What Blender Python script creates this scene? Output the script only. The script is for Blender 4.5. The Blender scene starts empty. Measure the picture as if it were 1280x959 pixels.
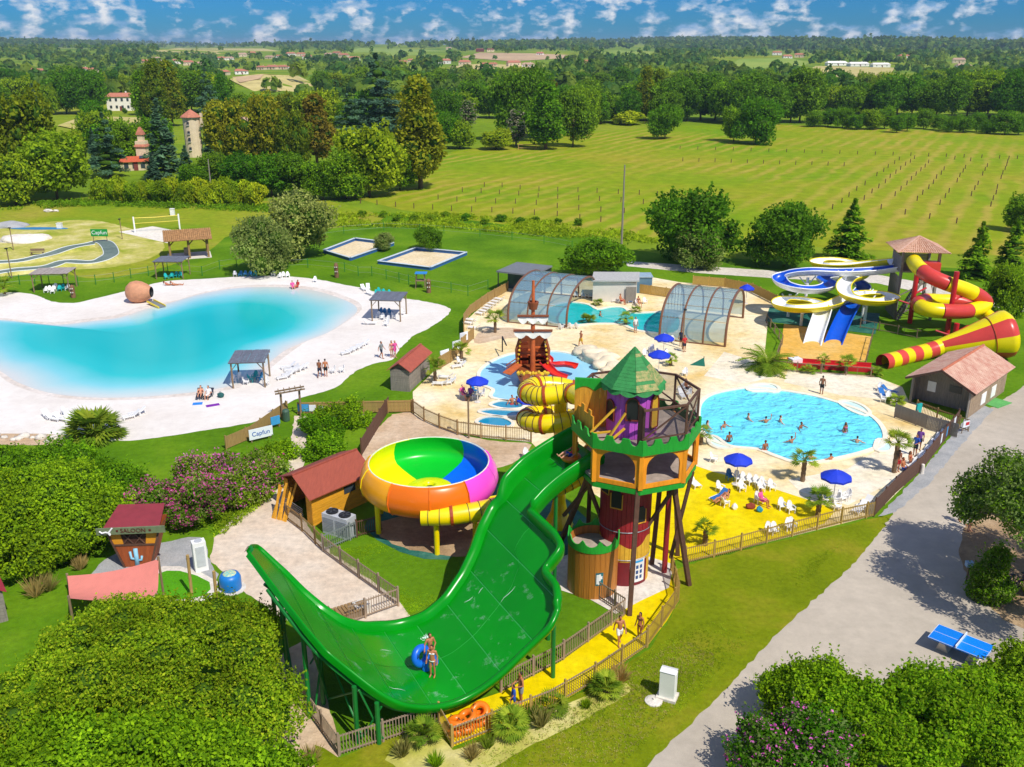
import bpy, bmesh, math, random
import numpy as np
from mathutils import Vector, Matrix
R = math.radians
random.seed(7); rng = np.random.default_rng(11)
S = bpy.context.scene; COL = S.collection
# ------------------------------------------------------------------ camera
FPX, HOR, CH = 1170.0, 56.0, 29.0
PITCH = math.atan((479.5 - HOR) / FPX)
cam = bpy.data.cameras.new('camera'); cam.sensor_width = 36; cam.lens = FPX / 1280 * 36
cam.clip_start = 0.5; cam.clip_end = 40000
co = bpy.data.objects.new('camera', cam); COL.objects.link(co)
co.location = (0, 0, CH); co.rotation_euler = (R(90) - PITCH, 0, 0); S.camera = co
# ------------------------------------------------------------------ sky, sun, exposure
SUNV = Vector((0.60 * .616, -0.80 * .616, .788)).normalized()      # towards the sun
w = bpy.data.worlds.new('World'); S.world = w; w.use_nodes = True
nt = w.node_tree; nd = nt.nodes; lk = nt.links; nd.clear()
out = nd.new('ShaderNodeOutputWorld'); bg = nd.new('ShaderNodeBackground'); bg.inputs[1].default_value = .10
sky = nd.new('ShaderNodeTexSky'); sky.sky_type = 'NISHITA'; sky.sun_disc = False
sky.sun_elevation = math.asin(SUNV.z); sky.sun_rotation = math.atan2(SUNV.x, SUNV.y)
sky.air_density = 1.0; sky.dust_density = .2; sky.ozone_density = 4.0
hs = nd.new('ShaderNodeHueSaturation'); hs.inputs['Saturation'].default_value = 1.35; hs.inputs['Value'].default_value = .8
lk.new(sky.outputs[0], hs.inputs['Color'])
tint = nd.new('ShaderNodeMixRGB'); tint.blend_type = 'MULTIPLY'; tint.inputs[0].default_value = 1; tint.inputs[2].default_value = (.10, .50, 1.15, 1)
lk.new(hs.outputs[0], tint.inputs[1])
tc = nd.new('ShaderNodeTexCoord')
mp = nd.new('ShaderNodeMapping'); mp.inputs['Scale'].default_value = (1, 1, 1.9); lk.new(tc.outputs['Generated'], mp.inputs[0])
n1 = nd.new('ShaderNodeTexNoise'); n1.inputs['Scale'].default_value = 46; n1.inputs['Detail'].default_value = 9; n1.inputs['Roughness'].default_value = .54
lk.new(mp.outputs[0], n1.inputs['Vector'])
cr = nd.new('ShaderNodeValToRGB'); cr.color_ramp.elements[0].position = .455; cr.color_ramp.elements[1].position = .60
n0 = nd.new('ShaderNodeTexNoise'); n0.inputs['Scale'].default_value = 9; n0.inputs['Detail'].default_value = 2; lk.new(mp.outputs[0], n0.inputs['Vector']); ma = nd.new('ShaderNodeMath'); ma.operation = 'MULTIPLY_ADD'; ma.inputs[1].default_value = .45; ma.inputs[2].default_value = -.235; lk.new(n0.outputs[0], ma.inputs[0]); mb_ = nd.new('ShaderNodeMath'); lk.new(ma.outputs[0], mb_.inputs[0]); lk.new(n1.outputs[0], mb_.inputs[1]); lk.new(mb_.outputs[0], cr.inputs[0])
mp2 = nd.new('ShaderNodeMapping'); mp2.inputs['Scale'].default_value = (1, 1, 1.9); mp2.inputs['Location'].default_value = (0, 0, .012); lk.new(tc.outputs['Generated'], mp2.inputs[0])
n2 = nd.new('ShaderNodeTexNoise'); n2.inputs['Scale'].default_value = 46; n2.inputs['Detail'].default_value = 6; lk.new(mp2.outputs[0], n2.inputs['Vector'])
cr2 = nd.new('ShaderNodeValToRGB'); cr2.color_ramp.elements[0].position = .40; cr2.color_ramp.elements[1].position = .62
cr2.color_ramp.elements[0].color = (2.4, 4.4, 7.0, 1); cr2.color_ramp.elements[1].color = (8.2, 8.5, 9.0, 1)
lk.new(n2.outputs[0], cr2.inputs[0])
cm = nd.new('ShaderNodeMixRGB'); lk.new(cr.outputs[0], cm.inputs[0]); lk.new(tint.outputs[0], cm.inputs[1]); lk.new(cr2.outputs[0], cm.inputs[2])
lk.new(cm.outputs[0], bg.inputs[0]); lk.new(bg.outputs[0], out.inputs[0])
sl = bpy.data.lights.new('sun', 'SUN'); sl.energy = 4.6; sl.angle = R(.5); sl.color = (1, .95, .87)
so = bpy.data.objects.new('sun', sl); COL.objects.link(so); so.rotation_euler = SUNV.to_track_quat('Z', 'Y').to_euler(); so.location = (0, -50, 120)
vs = S.view_settings; vs.view_transform = 'Standard'; vs.look = 'None'; vs.exposure = 0.0; vs.gamma = 1; vs.use_curve_mapping = False
S.cycles.max_bounces = 5; S.cycles.transparent_max_bounces = 6; S.cycles.caustics_reflective = False; S.cycles.caustics_refractive = False
S.cycles.use_denoising = True; w.cycles.sampling_method = 'MANUAL'; w.cycles.sample_map_resolution = 256
# ------------------------------------------------------------------ projecting photo positions into the place
CP, SP = math.cos(PITCH), math.sin(PITCH)
def terrain(x, y):
    r = math.hypot(x, y)
    z = 0.0
    if r > 520:
        t = r - 520
        z = .0075 * t + 2.2 * math.sin(x * .006 + 1) * min(1, t / 400) + 3.5 * math.sin(y * .0041 + x * .0017) * min(1, t / 800)
        if r > 2500: z += 9 * math.sin(x * .0016 + .4) * min(1, (r - 2500) / 1200) + 5 * math.sin(x * .0041 + y * .001) * min(1, (r - 2500) / 1200)
        if r > 4600: z -= .0075 * (r - 4600)
    d = math.hypot((x + 172) / 60, (y - 655) / 90)
    if d < 1: z += 9 * (math.cos(d * math.pi) + 1) / 2
    return z
def ray(px, py):
    u = (px - 640) / FPX; v = (479.5 - py) / FPX
    return Vector((u, CP + v * SP, -SP + v * CP))
def G(px, py, z=0.0):                 # point of the plane at height z seen there
    d = ray(px, py); t = (z - CH) / d.z
    return Vector((d.x * t, d.y * t, z))
def P(px, py, Y):                     # point at ground distance Y
    d = ray(px, py); t = Y / d.y
    return Vector((d.x * t, Y, CH + d.z * t))
def GT(px, py):                       # point of the terrain
    d = ray(px, py); p = None
    t = 60.0
    while t < 8400:
        if CH + d.z * t < terrain(d.x * t, d.y * t): break
        t *= 1.035
    lo, hi = t / 1.035, t
    for _ in range(6):
        t = (lo + hi) / 2
        if CH + d.z * t < terrain(d.x * t, d.y * t): hi = t
        else: lo = t
    x, y = d.x * t, d.y * t
    return Vector((x, y, terrain(x, y)))
def lin(h):
    h = h.lstrip('#'); c = [int(h[i:i + 2], 16) / 255 for i in (0, 2, 4)]
    return tuple(a / 12.92 if a <= .04045 else ((a + .055) / 1.055) ** 2.4 for a in c)
# ------------------------------------------------------------------ materials
MATS = {}
def mat(name, col, rough=.6, var=.12, scale=2.0, bump=0.0, metal=0.0, col2=None, detail=5, stretch=None, coat=0.0, spec=.5, bscale=None, world=False):
    if name in MATS: return MATS[name]
    if isinstance(col, str): col = lin(col)
    if isinstance(col2, str): col2 = lin(col2)
    m = bpy.data.materials.new(name); m.use_nodes = True; t = m.node_tree; n = t.nodes; b = n['Principled BSDF']
    b.inputs['Roughness'].default_value = rough; b.inputs['Metallic'].default_value = metal
    b.inputs['Specular IOR Level'].default_value = spec
    if coat: b.inputs['Coat Weight'].default_value = coat; b.inputs['Coat Roughness'].default_value = .12
    if world: g = n.new('ShaderNodeNewGeometry'); vec = g.outputs['Position']
    else: g = n.new('ShaderNodeTexCoord'); vec = g.outputs['Object']
    if stretch:
        q = n.new('ShaderNodeMapping'); q.inputs['Scale'].default_value = stretch; t.links.new(vec, q.inputs[0]); vec = q.outputs[0]
    z = n.new('ShaderNodeTexNoise'); z.inputs['Scale'].default_value = scale; z.inputs['Detail'].default_value = detail; z.inputs['Roughness'].default_value = .6
    t.links.new(vec, z.inputs['Vector'])
    r = n.new('ShaderNodeValToRGB'); e = r.color_ramp.elements; e[0].position = .32; e[1].position = .68
    c2 = col2 or tuple(min(1, c * (1 + var)) for c in col)
    c1 = col if col2 else tuple(c * (1 - var) for c in col)
    e[0].color = (*c1, 1); e[1].color = (*c2, 1)
    t.links.new(z.outputs[0], r.inputs[0])
    oi = n.new('ShaderNodeObjectInfo'); mx = n.new('ShaderNodeMixRGB'); mx.blend_type = 'MULTIPLY'; mx.inputs[0].default_value = 1
    mr = n.new('ShaderNodeMapRange'); mr.inputs['To Min'].default_value = .9; mr.inputs['To Max'].default_value = 1.06
    t.links.new(oi.outputs['Random'], mr.inputs[0]); t.links.new(r.outputs[0], mx.inputs[1]); t.links.new(mr.outputs[0], mx.inputs[2])
    t.links.new(mx.outputs[0], b.inputs['Base Color'])
    if bump:
        bp = n.new('ShaderNodeBump'); bp.inputs['Strength'].default_value = bump; bp.inputs['Distance'].default_value = .05
        z2 = n.new('ShaderNodeTexNoise'); z2.inputs['Scale'].default_value = bscale or scale * 4; z2.inputs['Detail'].default_value = 4
        t.links.new(vec, z2.inputs['Vector']); t.links.new(z2.outputs[0], bp.inputs['Height']); t.links.new(bp.outputs[0], b.inputs['Normal'])
    MATS[name] = m; return m
def leafmat(name, c1, c2, rough=.55, trans=.42, ns=.35, c3=None):
    if name in MATS: return MATS[name]
    if isinstance(c1, str): c1 = lin(c1)
    if isinstance(c2, str): c2 = lin(c2)
    m = bpy.data.materials.new(name); m.use_nodes = True; t = m.node_tree; n = t.nodes; n.clear()
    o = n.new('ShaderNodeOutputMaterial'); d = n.new('ShaderNodeBsdfDiffuse'); tr = n.new('ShaderNodeBsdfTranslucent'); mx = n.new('ShaderNodeMixShader'); mx.inputs[0].default_value = trans
    g = n.new('ShaderNodeNewGeometry'); r = n.new('ShaderNodeMixRGB'); r.inputs[1].default_value = (*c1, 1); r.inputs[2].default_value = (*c2, 1)
    t.links.new(g.outputs['Random Per Island'], r.inputs[0])
    oi = n.new('ShaderNodeObjectInfo'); hsv = n.new('ShaderNodeHueSaturation')
    a = n.new('ShaderNodeMapRange'); a.inputs['To Min'].default_value = .475; a.inputs['To Max'].default_value = .525; t.links.new(oi.outputs['Random'], a.inputs[0]); t.links.new(a.outputs[0], hsv.inputs['Hue'])
    a2 = n.new('ShaderNodeMapRange'); a2.inputs['To Min'].default_value = 1.2; a2.inputs['To Max'].default_value = .75; t.links.new(oi.outputs['Random'], a2.inputs[0]); t.links.new(a2.outputs[0], hsv.inputs['Value'])
    z = n.new('ShaderNodeTexNoise'); z.inputs['Scale'].default_value = ns; z.inputs['Detail'].default_value = 3; t.links.new(g.outputs['Position'], z.inputs['Vector'])
    mv = n.new('ShaderNodeMapRange'); mv.inputs['From Min'].default_value = .3; mv.inputs['From Max'].default_value = .7; mv.inputs['To Min'].default_value = .65; mv.inputs['To Max'].default_value = 1.3; t.links.new(z.outputs[0], mv.inputs[0])
    mm = n.new('ShaderNodeMixRGB'); mm.blend_type = 'MULTIPLY'; mm.inputs[0].default_value = 1
    rc = r.outputs[0]
    if c3:
        z3 = n.new('ShaderNodeTexNoise'); z3.inputs['Scale'].default_value = ns * 1.7; z3.inputs['Detail'].default_value = 5; t.links.new(g.outputs['Position'], z3.inputs['Vector'])
        m3 = n.new('ShaderNodeMapRange'); m3.inputs['From Min'].default_value = .45; m3.inputs['From Max'].default_value = .62; t.links.new(z3.outputs[0], m3.inputs[0])
        x3 = n.new('ShaderNodeMixRGB'); x3.inputs[2].default_value = (*c3, 1); t.links.new(m3.outputs[0], x3.inputs[0]); t.links.new(rc, x3.inputs[1]); rc = x3.outputs[0]
    t.links.new(rc, hsv.inputs['Color']); t.links.new(hsv.outputs[0], mm.inputs[1]); t.links.new(mv.outputs[0], mm.inputs[2])
    t.links.new(mm.outputs[0], d.inputs[0]); t.links.new(mm.outputs[0], tr.inputs[0])
    t.links.new(d.outputs[0], mx.inputs[1]); t.links.new(tr.outputs[0], mx.inputs[2]); t.links.new(mx.outputs[0], o.inputs[0])
    MATS[name] = m; return m
# ------------------------------------------------------------------ mesh builder
class MB:
    def __init__(s): s.v = []; s.f = []; s.m = []
    def add(s, vs, fs, mi=0):
        k = len(s.v); s.v += [tuple(a) for a in vs]; s.f += [tuple(i + k for i in f) for f in fs]; s.m += [mi] * len(fs); return s
    def box(s, c, d, rz=0.0, mi=0):
        c = Vector(c); hx, hy, hz = d[0] / 2, d[1] / 2, d[2] / 2; cs, sn = math.cos(rz), math.sin(rz)
        vs = []
        for z in (-hz, hz):
            for x, y in ((-hx, -hy), (hx, -hy), (hx, hy), (-hx, hy)): vs.append((c.x + x * cs - y * sn, c.y + x * sn + y * cs, c.z + z))
        return s.add(vs, [(3, 2, 1, 0), (4, 5, 6, 7), (0, 1, 5, 4), (1, 2, 6, 5), (2, 3, 7, 6), (3, 0, 4, 7)], mi)
    def bar(s, a, b, wd, ht=None, up=(0, 0, 1), mi=0):
        a = Vector(a); b = Vector(b); ht = ht or wd; d = (b - a).normalized(); u = Vector(up)
        if abs(d.dot(u)) > .98: u = Vector((0, 1, 0))
        x = d.cross(u).normalized() * (wd / 2); y = x.cross(d).normalized() * (ht / 2)
        vs = [p + q for p in (a, b) for q in (-x - y, x - y, x + y, -x + y)]
        return s.add(vs, [(0, 1, 2, 3), (7, 6, 5, 4), (0, 4, 5, 1), (1, 5, 6, 2), (2, 6, 7, 3), (3, 7, 4, 0)], mi)
    def tube(s, pts, r, n=10, mi=0, caps=True, mis=None):
        pts = [Vector(p) for p in pts]; L = len(pts); rs = r if isinstance(r, (list, tuple)) else [r] * L
        prev = None; rings = []
        for i, p in enumerate(pts):
            d = (pts[min(i + 1, L - 1)] - pts[max(i - 1, 0)]).normalized()
            if prev is None:
                u = Vector((0, 0, 1)) if abs(d.z) < .95 else Vector((1, 0, 0)); x = d.cross(u).normalized()
            else: x = (prev - d * prev.dot(d)).normalized()
            prev = x; y = d.cross(x)
            rings.append([p + (x * math.cos(2 * math.pi * k / n) + y * math.sin(2 * math.pi * k / n)) * rs[i] for k in range(n)])
        k0 = len(s.v); s.v += [tuple(a) for rg in rings for a in rg]
        for i in range(L - 1):
            for k in range(n):
                k2 = (k + 1) % n; s.f.append((k0 + i * n + k, k0 + i * n + k2, k0 + (i + 1) * n + k2, k0 + (i + 1) * n + k)); s.m.append(mis[i] if mis else mi)
        if caps:
            s.f.append(tuple(k0 + k for k in reversed(range(n)))); s.m.append(mi)
            s.f.append(tuple(k0 + (L - 1) * n + k for k in range(n))); s.m.append(mi)
        return s
    def lathe(s, prof, c=(0, 0, 0), n=24, mi=0, a0=0.0, a1=2 * math.pi, cap=False):
        full = abs(a1 - a0 - 2 * math.pi) < 1e-4; cols = n if full else n + 1; k0 = len(s.v)
        for i in range(cols):
            a = a0 + (a1 - a0) * i / n
            for r, z in prof: s.v.append((c[0] + r * math.cos(a), c[1] + r * math.sin(a), c[2] + z))
        m = len(prof)
        for i in range(n):
            j = (i + 1) % cols
            for k in range(m - 1): s.f.append((k0 + i * m + k, k0 + j * m + k, k0 + j * m + k + 1, k0 + i * m + k + 1)); s.m.append(mi)
        if cap:
            s.f.append(tuple(k0 + i * m + m - 1 for i in range(cols))); s.m.append(mi)
        return s
    def prism(s, poly, z0, z1, mi=0):
        n = len(poly); k = len(s.v)
        s.v += [(p[0], p[1], z0) for p in poly] + [(p[0], p[1], z1) for p in poly]
        ar = sum(poly[i][0] * poly[(i + 1) % n][1] - poly[(i + 1) % n][0] * poly[i][1] for i in range(n))
        o = list(range(n)) if ar > 0 else list(reversed(range(n)))
        s.f.append(tuple(k + n + i for i in o)); s.f.append(tuple(k + i for i in reversed(o))); s.m += [mi, mi]
        for i in range(n): a, b = o[i], o[(i + 1) % n]; s.f.append((k + a, k + b, k + n + b, k + n + a)); s.m.append(mi)
        return s
    def grid(s, rows, mi=0, closed=False, mif=None):
        k0 = len(s.v); n = len(rows[0])
        for r in rows: s.v += [tuple(p) for p in r]
        for i in range(len(rows) - 1):
            for j in range(n if closed else n - 1):
                j2 = (j + 1) % n; s.f.append((k0 + i * n + j, k0 + i * n + j2, k0 + (i + 1) * n + j2, k0 + (i + 1) * n + j)); s.m.append(mif(i, j) if mif else mi)
        return s
    def blob(s, c, r, seed=0, amp=.15, sub=2, mi=0):
        bm = bmesh.new(); bmesh.ops.create_icosphere(bm, subdivisions=sub, radius=1); rd = random.Random(seed)
        ph = [rd.uniform(0, 6) for _ in range(6)]
        for v in bm.verts:
            q = v.co; k = 1 + amp * (math.sin(q.x * 3 + ph[0]) * math.sin(q.y * 3 + ph[1]) + .6 * math.sin(q.z * 5 + ph[2] + q.x * 4) + rd.uniform(-.3, .3))
            v.co = Vector((q.x * r[0] * k + c[0], q.y * r[1] * k + c[1], q.z * r[2] * k + c[2]))
        s.add([v.co[:] for v in bm.verts], [tuple(v.index for v in f.verts) for f in bm.faces], mi); bm.free(); return s
    def mesh(s, name, mats, smooth=False):
        me = bpy.data.meshes.new(name); me.from_pydata(s.v, [], s.f)
        for m in (mats if isinstance(mats, (list, tuple)) else [mats]): me.materials.append(m)
        if max(s.m, default=0) > 0: me.polygons.foreach_set('material_index', s.m)
        if smooth: me.polygons.foreach_set('use_smooth', [True] * len(s.f))
        me.update(); return me
    def build(s, name, mats, parent=None, smooth=False, kind=None, loc=None):
        return link(name, s.mesh(name, mats, smooth), parent, kind, loc)
def link(name, me, parent=None, kind=None, loc=None, rz=0.0, label=None):
    o = bpy.data.objects.new(name, me); COL.objects.link(o)
    if parent: o.parent = parent
    if kind: o['kind'] = kind
    if loc is not None: o.location = loc
    if rz: o.rotation_euler = (0, 0, rz)
    if label: o['label'] = label
    return o
def fix(o):                       # consistent outward normals
    bm = bmesh.new(); bm.from_mesh(o.data); bmesh.ops.recalc_face_normals(bm, faces=bm.faces); bm.to_mesh(o.data); bm.free(); return o
def tag(o, label, cat, group=None):
    o['label'] = label; o['category'] = cat
    if group: o['group'] = group
    return o
def thing(name, label, cat, loc=(0, 0, 0), rz=0.0, group=None):
    o = bpy.data.objects.new(name, None); COL.objects.link(o); o.empty_display_size = .3
    o.location = loc; o.rotation_euler = (0, 0, rz); return tag(o, label, cat, group)
def copy_thing(src, label, loc, rz=0.0, sc=None, group=None):
    c = src.copy(); COL.objects.link(c); c.location = loc; c.rotation_euler = (0, 0, rz); c['label'] = label
    if sc is not None: c.scale = sc if isinstance(sc, (tuple, list)) else (sc, sc, sc)
    if group: c['group'] = group
    for p in KIDS(src):
        q = p.copy(); COL.objects.link(q); q.parent = c
        for g in KIDS(p):
            h = g.copy(); COL.objects.link(h); h.parent = q
    return c
_kids = {}
def KIDS(o):
    if o.name not in _kids: _kids[o.name] = list(o.children)
    return _kids[o.name]
ORD = ['first', 'second', 'third', 'fourth', 'fifth', 'sixth', 'seventh', 'eighth', 'ninth', 'tenth', 'eleventh', 'twelfth', 'thirteenth', 'fourteenth', 'fifteenth', 'sixteenth', 'seventeenth', 'eighteenth', 'nineteenth', 'twentieth']
def nth(i):
    if i < 20: return ORD[i]
    n = i + 1; return '%d%s' % (n, 'th' if 10 <= n % 100 <= 20 else {1: 'st', 2: 'nd', 3: 'rd'}.get(n % 10, 'th'))
def smooth_path(pts, n=8, closed=False):    # Catmull-Rom
    p = [Vector(a) for a in pts]; o = []; L = len(p)
    for i in range(L if closed else L - 1):
        g = (lambda k: p[k % L]) if closed else (lambda k: p[max(0, min(L - 1, k))])
        a, b, c, d = g(i - 1), g(i), g(i + 1), g(i + 2)
        for k in range(n):
            t = k / n; o.append(.5 * ((2 * b) + (c - a) * t + (2 * a - 5 * b + 4 * c - d) * t * t + (3 * b - a - 3 * c + d) * t ** 3))
    if not closed: o.append(p[-1])
    return o
TMP = bpy.data.scenes.new('tmp')
def eval_mesh(o):
    TMP.collection.objects.link(o); vl = TMP.view_layers[0]; vl.update(); dg = vl.depsgraph; me = bpy.data.meshes.new_from_object(o.evaluated_get(dg)); bpy.data.objects.remove(o); me.materials.clear(); return me
# shared colours
wood = mat('weathered_wood', '#8a7458', .8, .25, 3, .4, stretch=(6, 6, .6))
wood_h = mat('brown_plank_wood', '#9a7a4c', .75, .25, 3, .4, stretch=(6, 6, .6))
dark_wood = mat('dark_brown_wood', '#5e4030', .7, .2, 3, .3)
tan_wood = mat('tan_fence_wood', '#a98a52', .8, .2, 4, .3, stretch=(4, 4, .6))
grey_wood = mat('grey_old_wood', '#8b8378', .85, .2, 3, .4, stretch=(5, 5, .5))
white = mat('white_plastic', '#f0efec', .4, .04, 3)
teal = mat('teal_plastic', '#1fb3b0', .4, .06, 3)
bluep = mat('blue_plastic', '#2f7fb0', .4, .06, 3)
black = mat('black_metal', '#1d1f22', .5, .1, 3)
grey_metal = mat('grey_metal', '#9aa0a2', .4, .08, 3, metal=.4)
green_metal = mat('green_metal', '#13772e', .45, .08, 3)
yellowp = mat('yellow_gelcoat', '#f2d600', .3, .05, 1.0, coat=.3)
# ================================================================== THE SETTING: terrain and ground sheets
def gmat(name, cols, scale, scale2=None, bump=.25, rough=.9, stripes=None, fine=None, amp=1.0):
    """ground: two noise scales through a colour ramp, optional mowing stripes (direction, period, colour)"""
    m = bpy.data.materials.new(name); m.use_nodes = True; t = m.node_tree; n = t.nodes; b = n['Principled BSDF']
    b.inputs['Roughness'].default_value = rough; b.inputs['Specular IOR Level'].default_value = .05
    g = n.new('ShaderNodeNewGeometry')
    def noise(sc, det=6, rg=.6):
        z = n.new('ShaderNodeTexNoise'); z.inputs['Scale'].default_value = sc; z.inputs['Detail'].default_value = det; z.inputs['Roughness'].default_value = rg
        t.links.new(g.outputs['Position'], z.inputs['Vector']); return z.outputs[0]
    r = n.new('ShaderNodeValToRGB'); el = r.color_ramp.elements
    while len(el) < len(cols): el.new(.5)
    for i, c in enumerate(cols): el[i].position = .30 + .40 * i / max(1, len(cols) - 1); el[i].color = (*(lin(c) if isinstance(c, str) else c), 1)
    t.links.new(noise(scale), r.inputs[0]); colr = r.outputs[0]
    if stripes:
        dx, dy, per, c, amt = stripes
        vm = n.new('ShaderNodeVectorMath'); vm.operation = 'DOT_PRODUCT'; vm.inputs[1].default_value = (dy / per, -dx / per, 0); t.links.new(g.outputs['Position'], vm.inputs[0])
        ad = n.new('ShaderNodeMath'); ad.operation = 'MULTIPLY_ADD'; ad.inputs[1].default_value = 1.1; t.links.new(noise(.09, 4), ad.inputs[0]); t.links.new(vm.outputs['Value'], ad.inputs[2])
        sn = n.new('ShaderNodeMath'); sn.operation = 'SINE'; mu = n.new('ShaderNodeMath'); mu.operation = 'MULTIPLY'; mu.inputs[1].default_value = 6.283; t.links.new(ad.outputs[0], mu.inputs[0]); t.links.new(mu.outputs[0], sn.inputs[0])
        mr = n.new('ShaderNodeMapRange'); mr.inputs['From Min'].default_value = -.2; mr.inputs['From Max'].default_value = 1; mr.inputs['To Max'].default_value = amt; t.links.new(sn.outputs[0], mr.inputs[0])
        m2 = n.new('ShaderNodeMath'); m2.operation = 'MULTIPLY'; r3 = n.new('ShaderNodeMapRange'); r3.inputs['From Min'].default_value = .4; r3.inputs['From Max'].default_value = .6; t.links.new(noise(.018, 3), r3.inputs[0]); t.links.new(mr.outputs[0], m2.inputs[0]); t.links.new(r3.outputs[0], m2.inputs[1])
        mx = n.new('ShaderNodeMixRGB'); mx.inputs[2].default_value = (*lin(c), 1); t.links.new(m2.outputs[0], mx.inputs[0]); t.links.new(colr, mx.inputs[1]); colr = mx.outputs[0]
    if scale2:
        mr = n.new('ShaderNodeMapRange'); mr.inputs['From Min'].default_value = .3; mr.inputs['From Max'].default_value = .7; mr.inputs['To Min'].default_value = 1 - .22 * amp; mr.inputs['To Max'].default_value = 1 + .2 * amp
        t.links.new(noise(scale2, 8, .7), mr.inputs[0])
        mx = n.new('ShaderNodeMixRGB'); mx.blend_type = 'MULTIPLY'; mx.inputs[0].default_value = 1; t.links.new(colr, mx.inputs[1]); t.links.new(mr.outputs[0], mx.inputs[2]); colr = mx.outputs[0]
    t.links.new(colr, b.inputs['Base Color'])
    if bump:
        bp = n.new('ShaderNodeBump'); bp.inputs['Strength'].default_value = bump; bp.inputs['Distance'].default_value = .08
        t.links.new(noise(fine or 6, 5, .7), bp.inputs['Height']); t.links.new(bp.outputs[0], b.inputs['Normal'])
    MATS[name] = m; return m
grass_park = gmat('park_grass', ['#4a7210', '#5c8413', '#72921c'], .12, 2.2, .7)
grass_wild = gmat('countryside_grass', ['#4f7418', '#77901f', '#96982e'], .008, .2, .5)
grass_meadow = gmat('meadow_grass', ['#6a9110', '#869618', '#9d952c'], .022, .35, .6, stripes=(.48, .88, 4.6, '#ac9a42', .8))
grass_verge = gmat('verge_grass', ['#66780c', '#778510', '#8f8a24'], .25, 3, .7)
grass_field = gmat('left_field_grass', ['#70901a', '#8a9622', '#a0983c'], .06, .9, .6)
sandy_grass = gmat('sandy_patchy_grass', ['#8f9c2c', '#b9b35c', '#d9cd92'], .22, 1.4, .5)
sand_white = gmat('white_beach_sand', ['#dbd2c8', '#e3dcd3', '#e9e4dd'], .15, 1.2, .3, fine=4, amp=.25)
sand_wet = gmat('damp_beach_sand', ['#cfc2b4', '#d8cdc2', '#e2dad2'], .3, 2.0, .3)
sand_court = gmat('court_sand', ['#ddd3c2', '#e4dccd', '#eae3d8'], .3, 2.0, .3)
sand_pit = gmat('pit_sand', ['#d8c299', '#e0cda6', '#e6d6b6'], .3, 2.0, .3)
deck_mat = gmat('stamped_concrete_deck', ['#d8b56a', '#e6cf9b', '#ecdcb5', '#efe4c8'], .16, 1.6, .15)
deck_yellow = gmat('yellow_painted_floor', ['#d6bc00', '#e4ca02', '#ebd41a'], .3, 1.5, .12, .6)
deck_ochre = gmat('ochre_landing_floor', ['#d9a543', '#e0b057', '#e4bd73'], .3, 2, .1, .6)
conc = gmat('pale_concrete', ['#cfc6b8', '#d9d1c4', '#e0dacf'], .4, 3, .15)
deck_pale = gmat('pale_worn_deck', ['#dccfae', '#e8dcc2', '#eee6d4'], .25, 1.8, .15)
soil = gmat('dry_soil', ['#b79a77', '#cbb092', '#d8c3a8'], .3, 2.5, .6)
path_sand = gmat('sandy_path', ['#cdb79e', '#d6c4ae', '#dccfbd'], .22, 2, .3)
road_mat = gmat('worn_grey_asphalt', ['#aa9f8e', '#b8ad9c', '#c5b9a7'], .09, 1.2, .12, fine=14, amp=.5)
gravel_mat = gmat('grey_gravel', ['#9a9c9c', '#aaabaa', '#b8b6b2'], .8, 9, .8, fine=12)
track_mat = gmat('pale_gravel_track', ['#c9bfae', '#d4cbbc', '#dcd5c9'], .2, 2, .4)
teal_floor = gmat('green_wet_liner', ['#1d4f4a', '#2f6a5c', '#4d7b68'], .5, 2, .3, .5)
turf = gmat('artificial_turf', ['#4c8f16', '#58a01c'], .5, 8, .5)
dark_dirt = gmat('darker_brown_soil', ['#8a7256', '#a58a69', '#bda27e'], .4, 3, .7)  # darker brown soil, laid below the bowl and the right tree
asph = gmat('dark_track_asphalt', ['#5c6d68', '#6b7b75', '#7c8a83'], .3, 3, .3)

def build_terrain():
    rad = [0, 8, 20, 40, 70, 110, 160, 220, 290, 360, 430, 500]
    while rad[-1] < 8600: rad.append(rad[-1] * 1.045)
    n = 240; vs = [(0, 0, 0)]; fs = []
    for r in rad[1:]:
        for k in range(n):
            a = 2 * math.pi * k / n; x, y = r * math.cos(a), r * math.sin(a); vs.append((x, y, terrain(x, y)))
    for k in range(n): fs.append((0, 1 + k, 1 + (k + 1) % n))
    for i in range(len(rad) - 2):
        for k in range(n): k2 = (k + 1) % n; a = 1 + i * n; fs.append((a + k, a + n + k, a + n + k2, a + k2))
    o = MB().add(vs, fs).build('terrain', grass_wild, kind='structure', smooth=True)
    return o
build_terrain()
ROUGH_EDGE = {'worn_grey_asphalt', 'verge_grass', 'sandy_path', 'dry_soil', 'darker_brown_soil', 'white_beach_sand', 'grey_gravel', 'pale_gravel_track', 'sandy_patchy_grass', 'left_field_grass'}
def sheet(name, pts, m, lay, smooth=0, world=False):
    q = [Vector((p[0], p[1], 0)) if world else G(*p) for p in pts]
    if smooth: q = smooth_path(q, smooth, True)
    if m.name in ROUGH_EDGE:
        r_ = random.Random(len(pts)); o = []
        for a, b in zip(q, q[1:] + q[:1]):
            L = (b - a).length; k = max(1, min(140, int(L / .4))) if L < 90 else 1; nn_ = Vector((-(b - a).y, (b - a).x, 0)) / max(L, .01)
            o += [a.lerp(b, i / k) + nn_ * (r_.gauss(0, .045) if k > 1 else 0) for i in range(k)]
        q = o
    z = .004 * lay
    return MB().add([(p.x, p.y, z) for p in q], [tuple(range(len(q)))] if sum(q[i].x * q[(i + 1) % len(q)].y - q[(i + 1) % len(q)].x * q[i].y for i in range(len(q))) > 0 else [tuple(reversed(range(len(q))))]).build(name, m, kind='structure')
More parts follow.
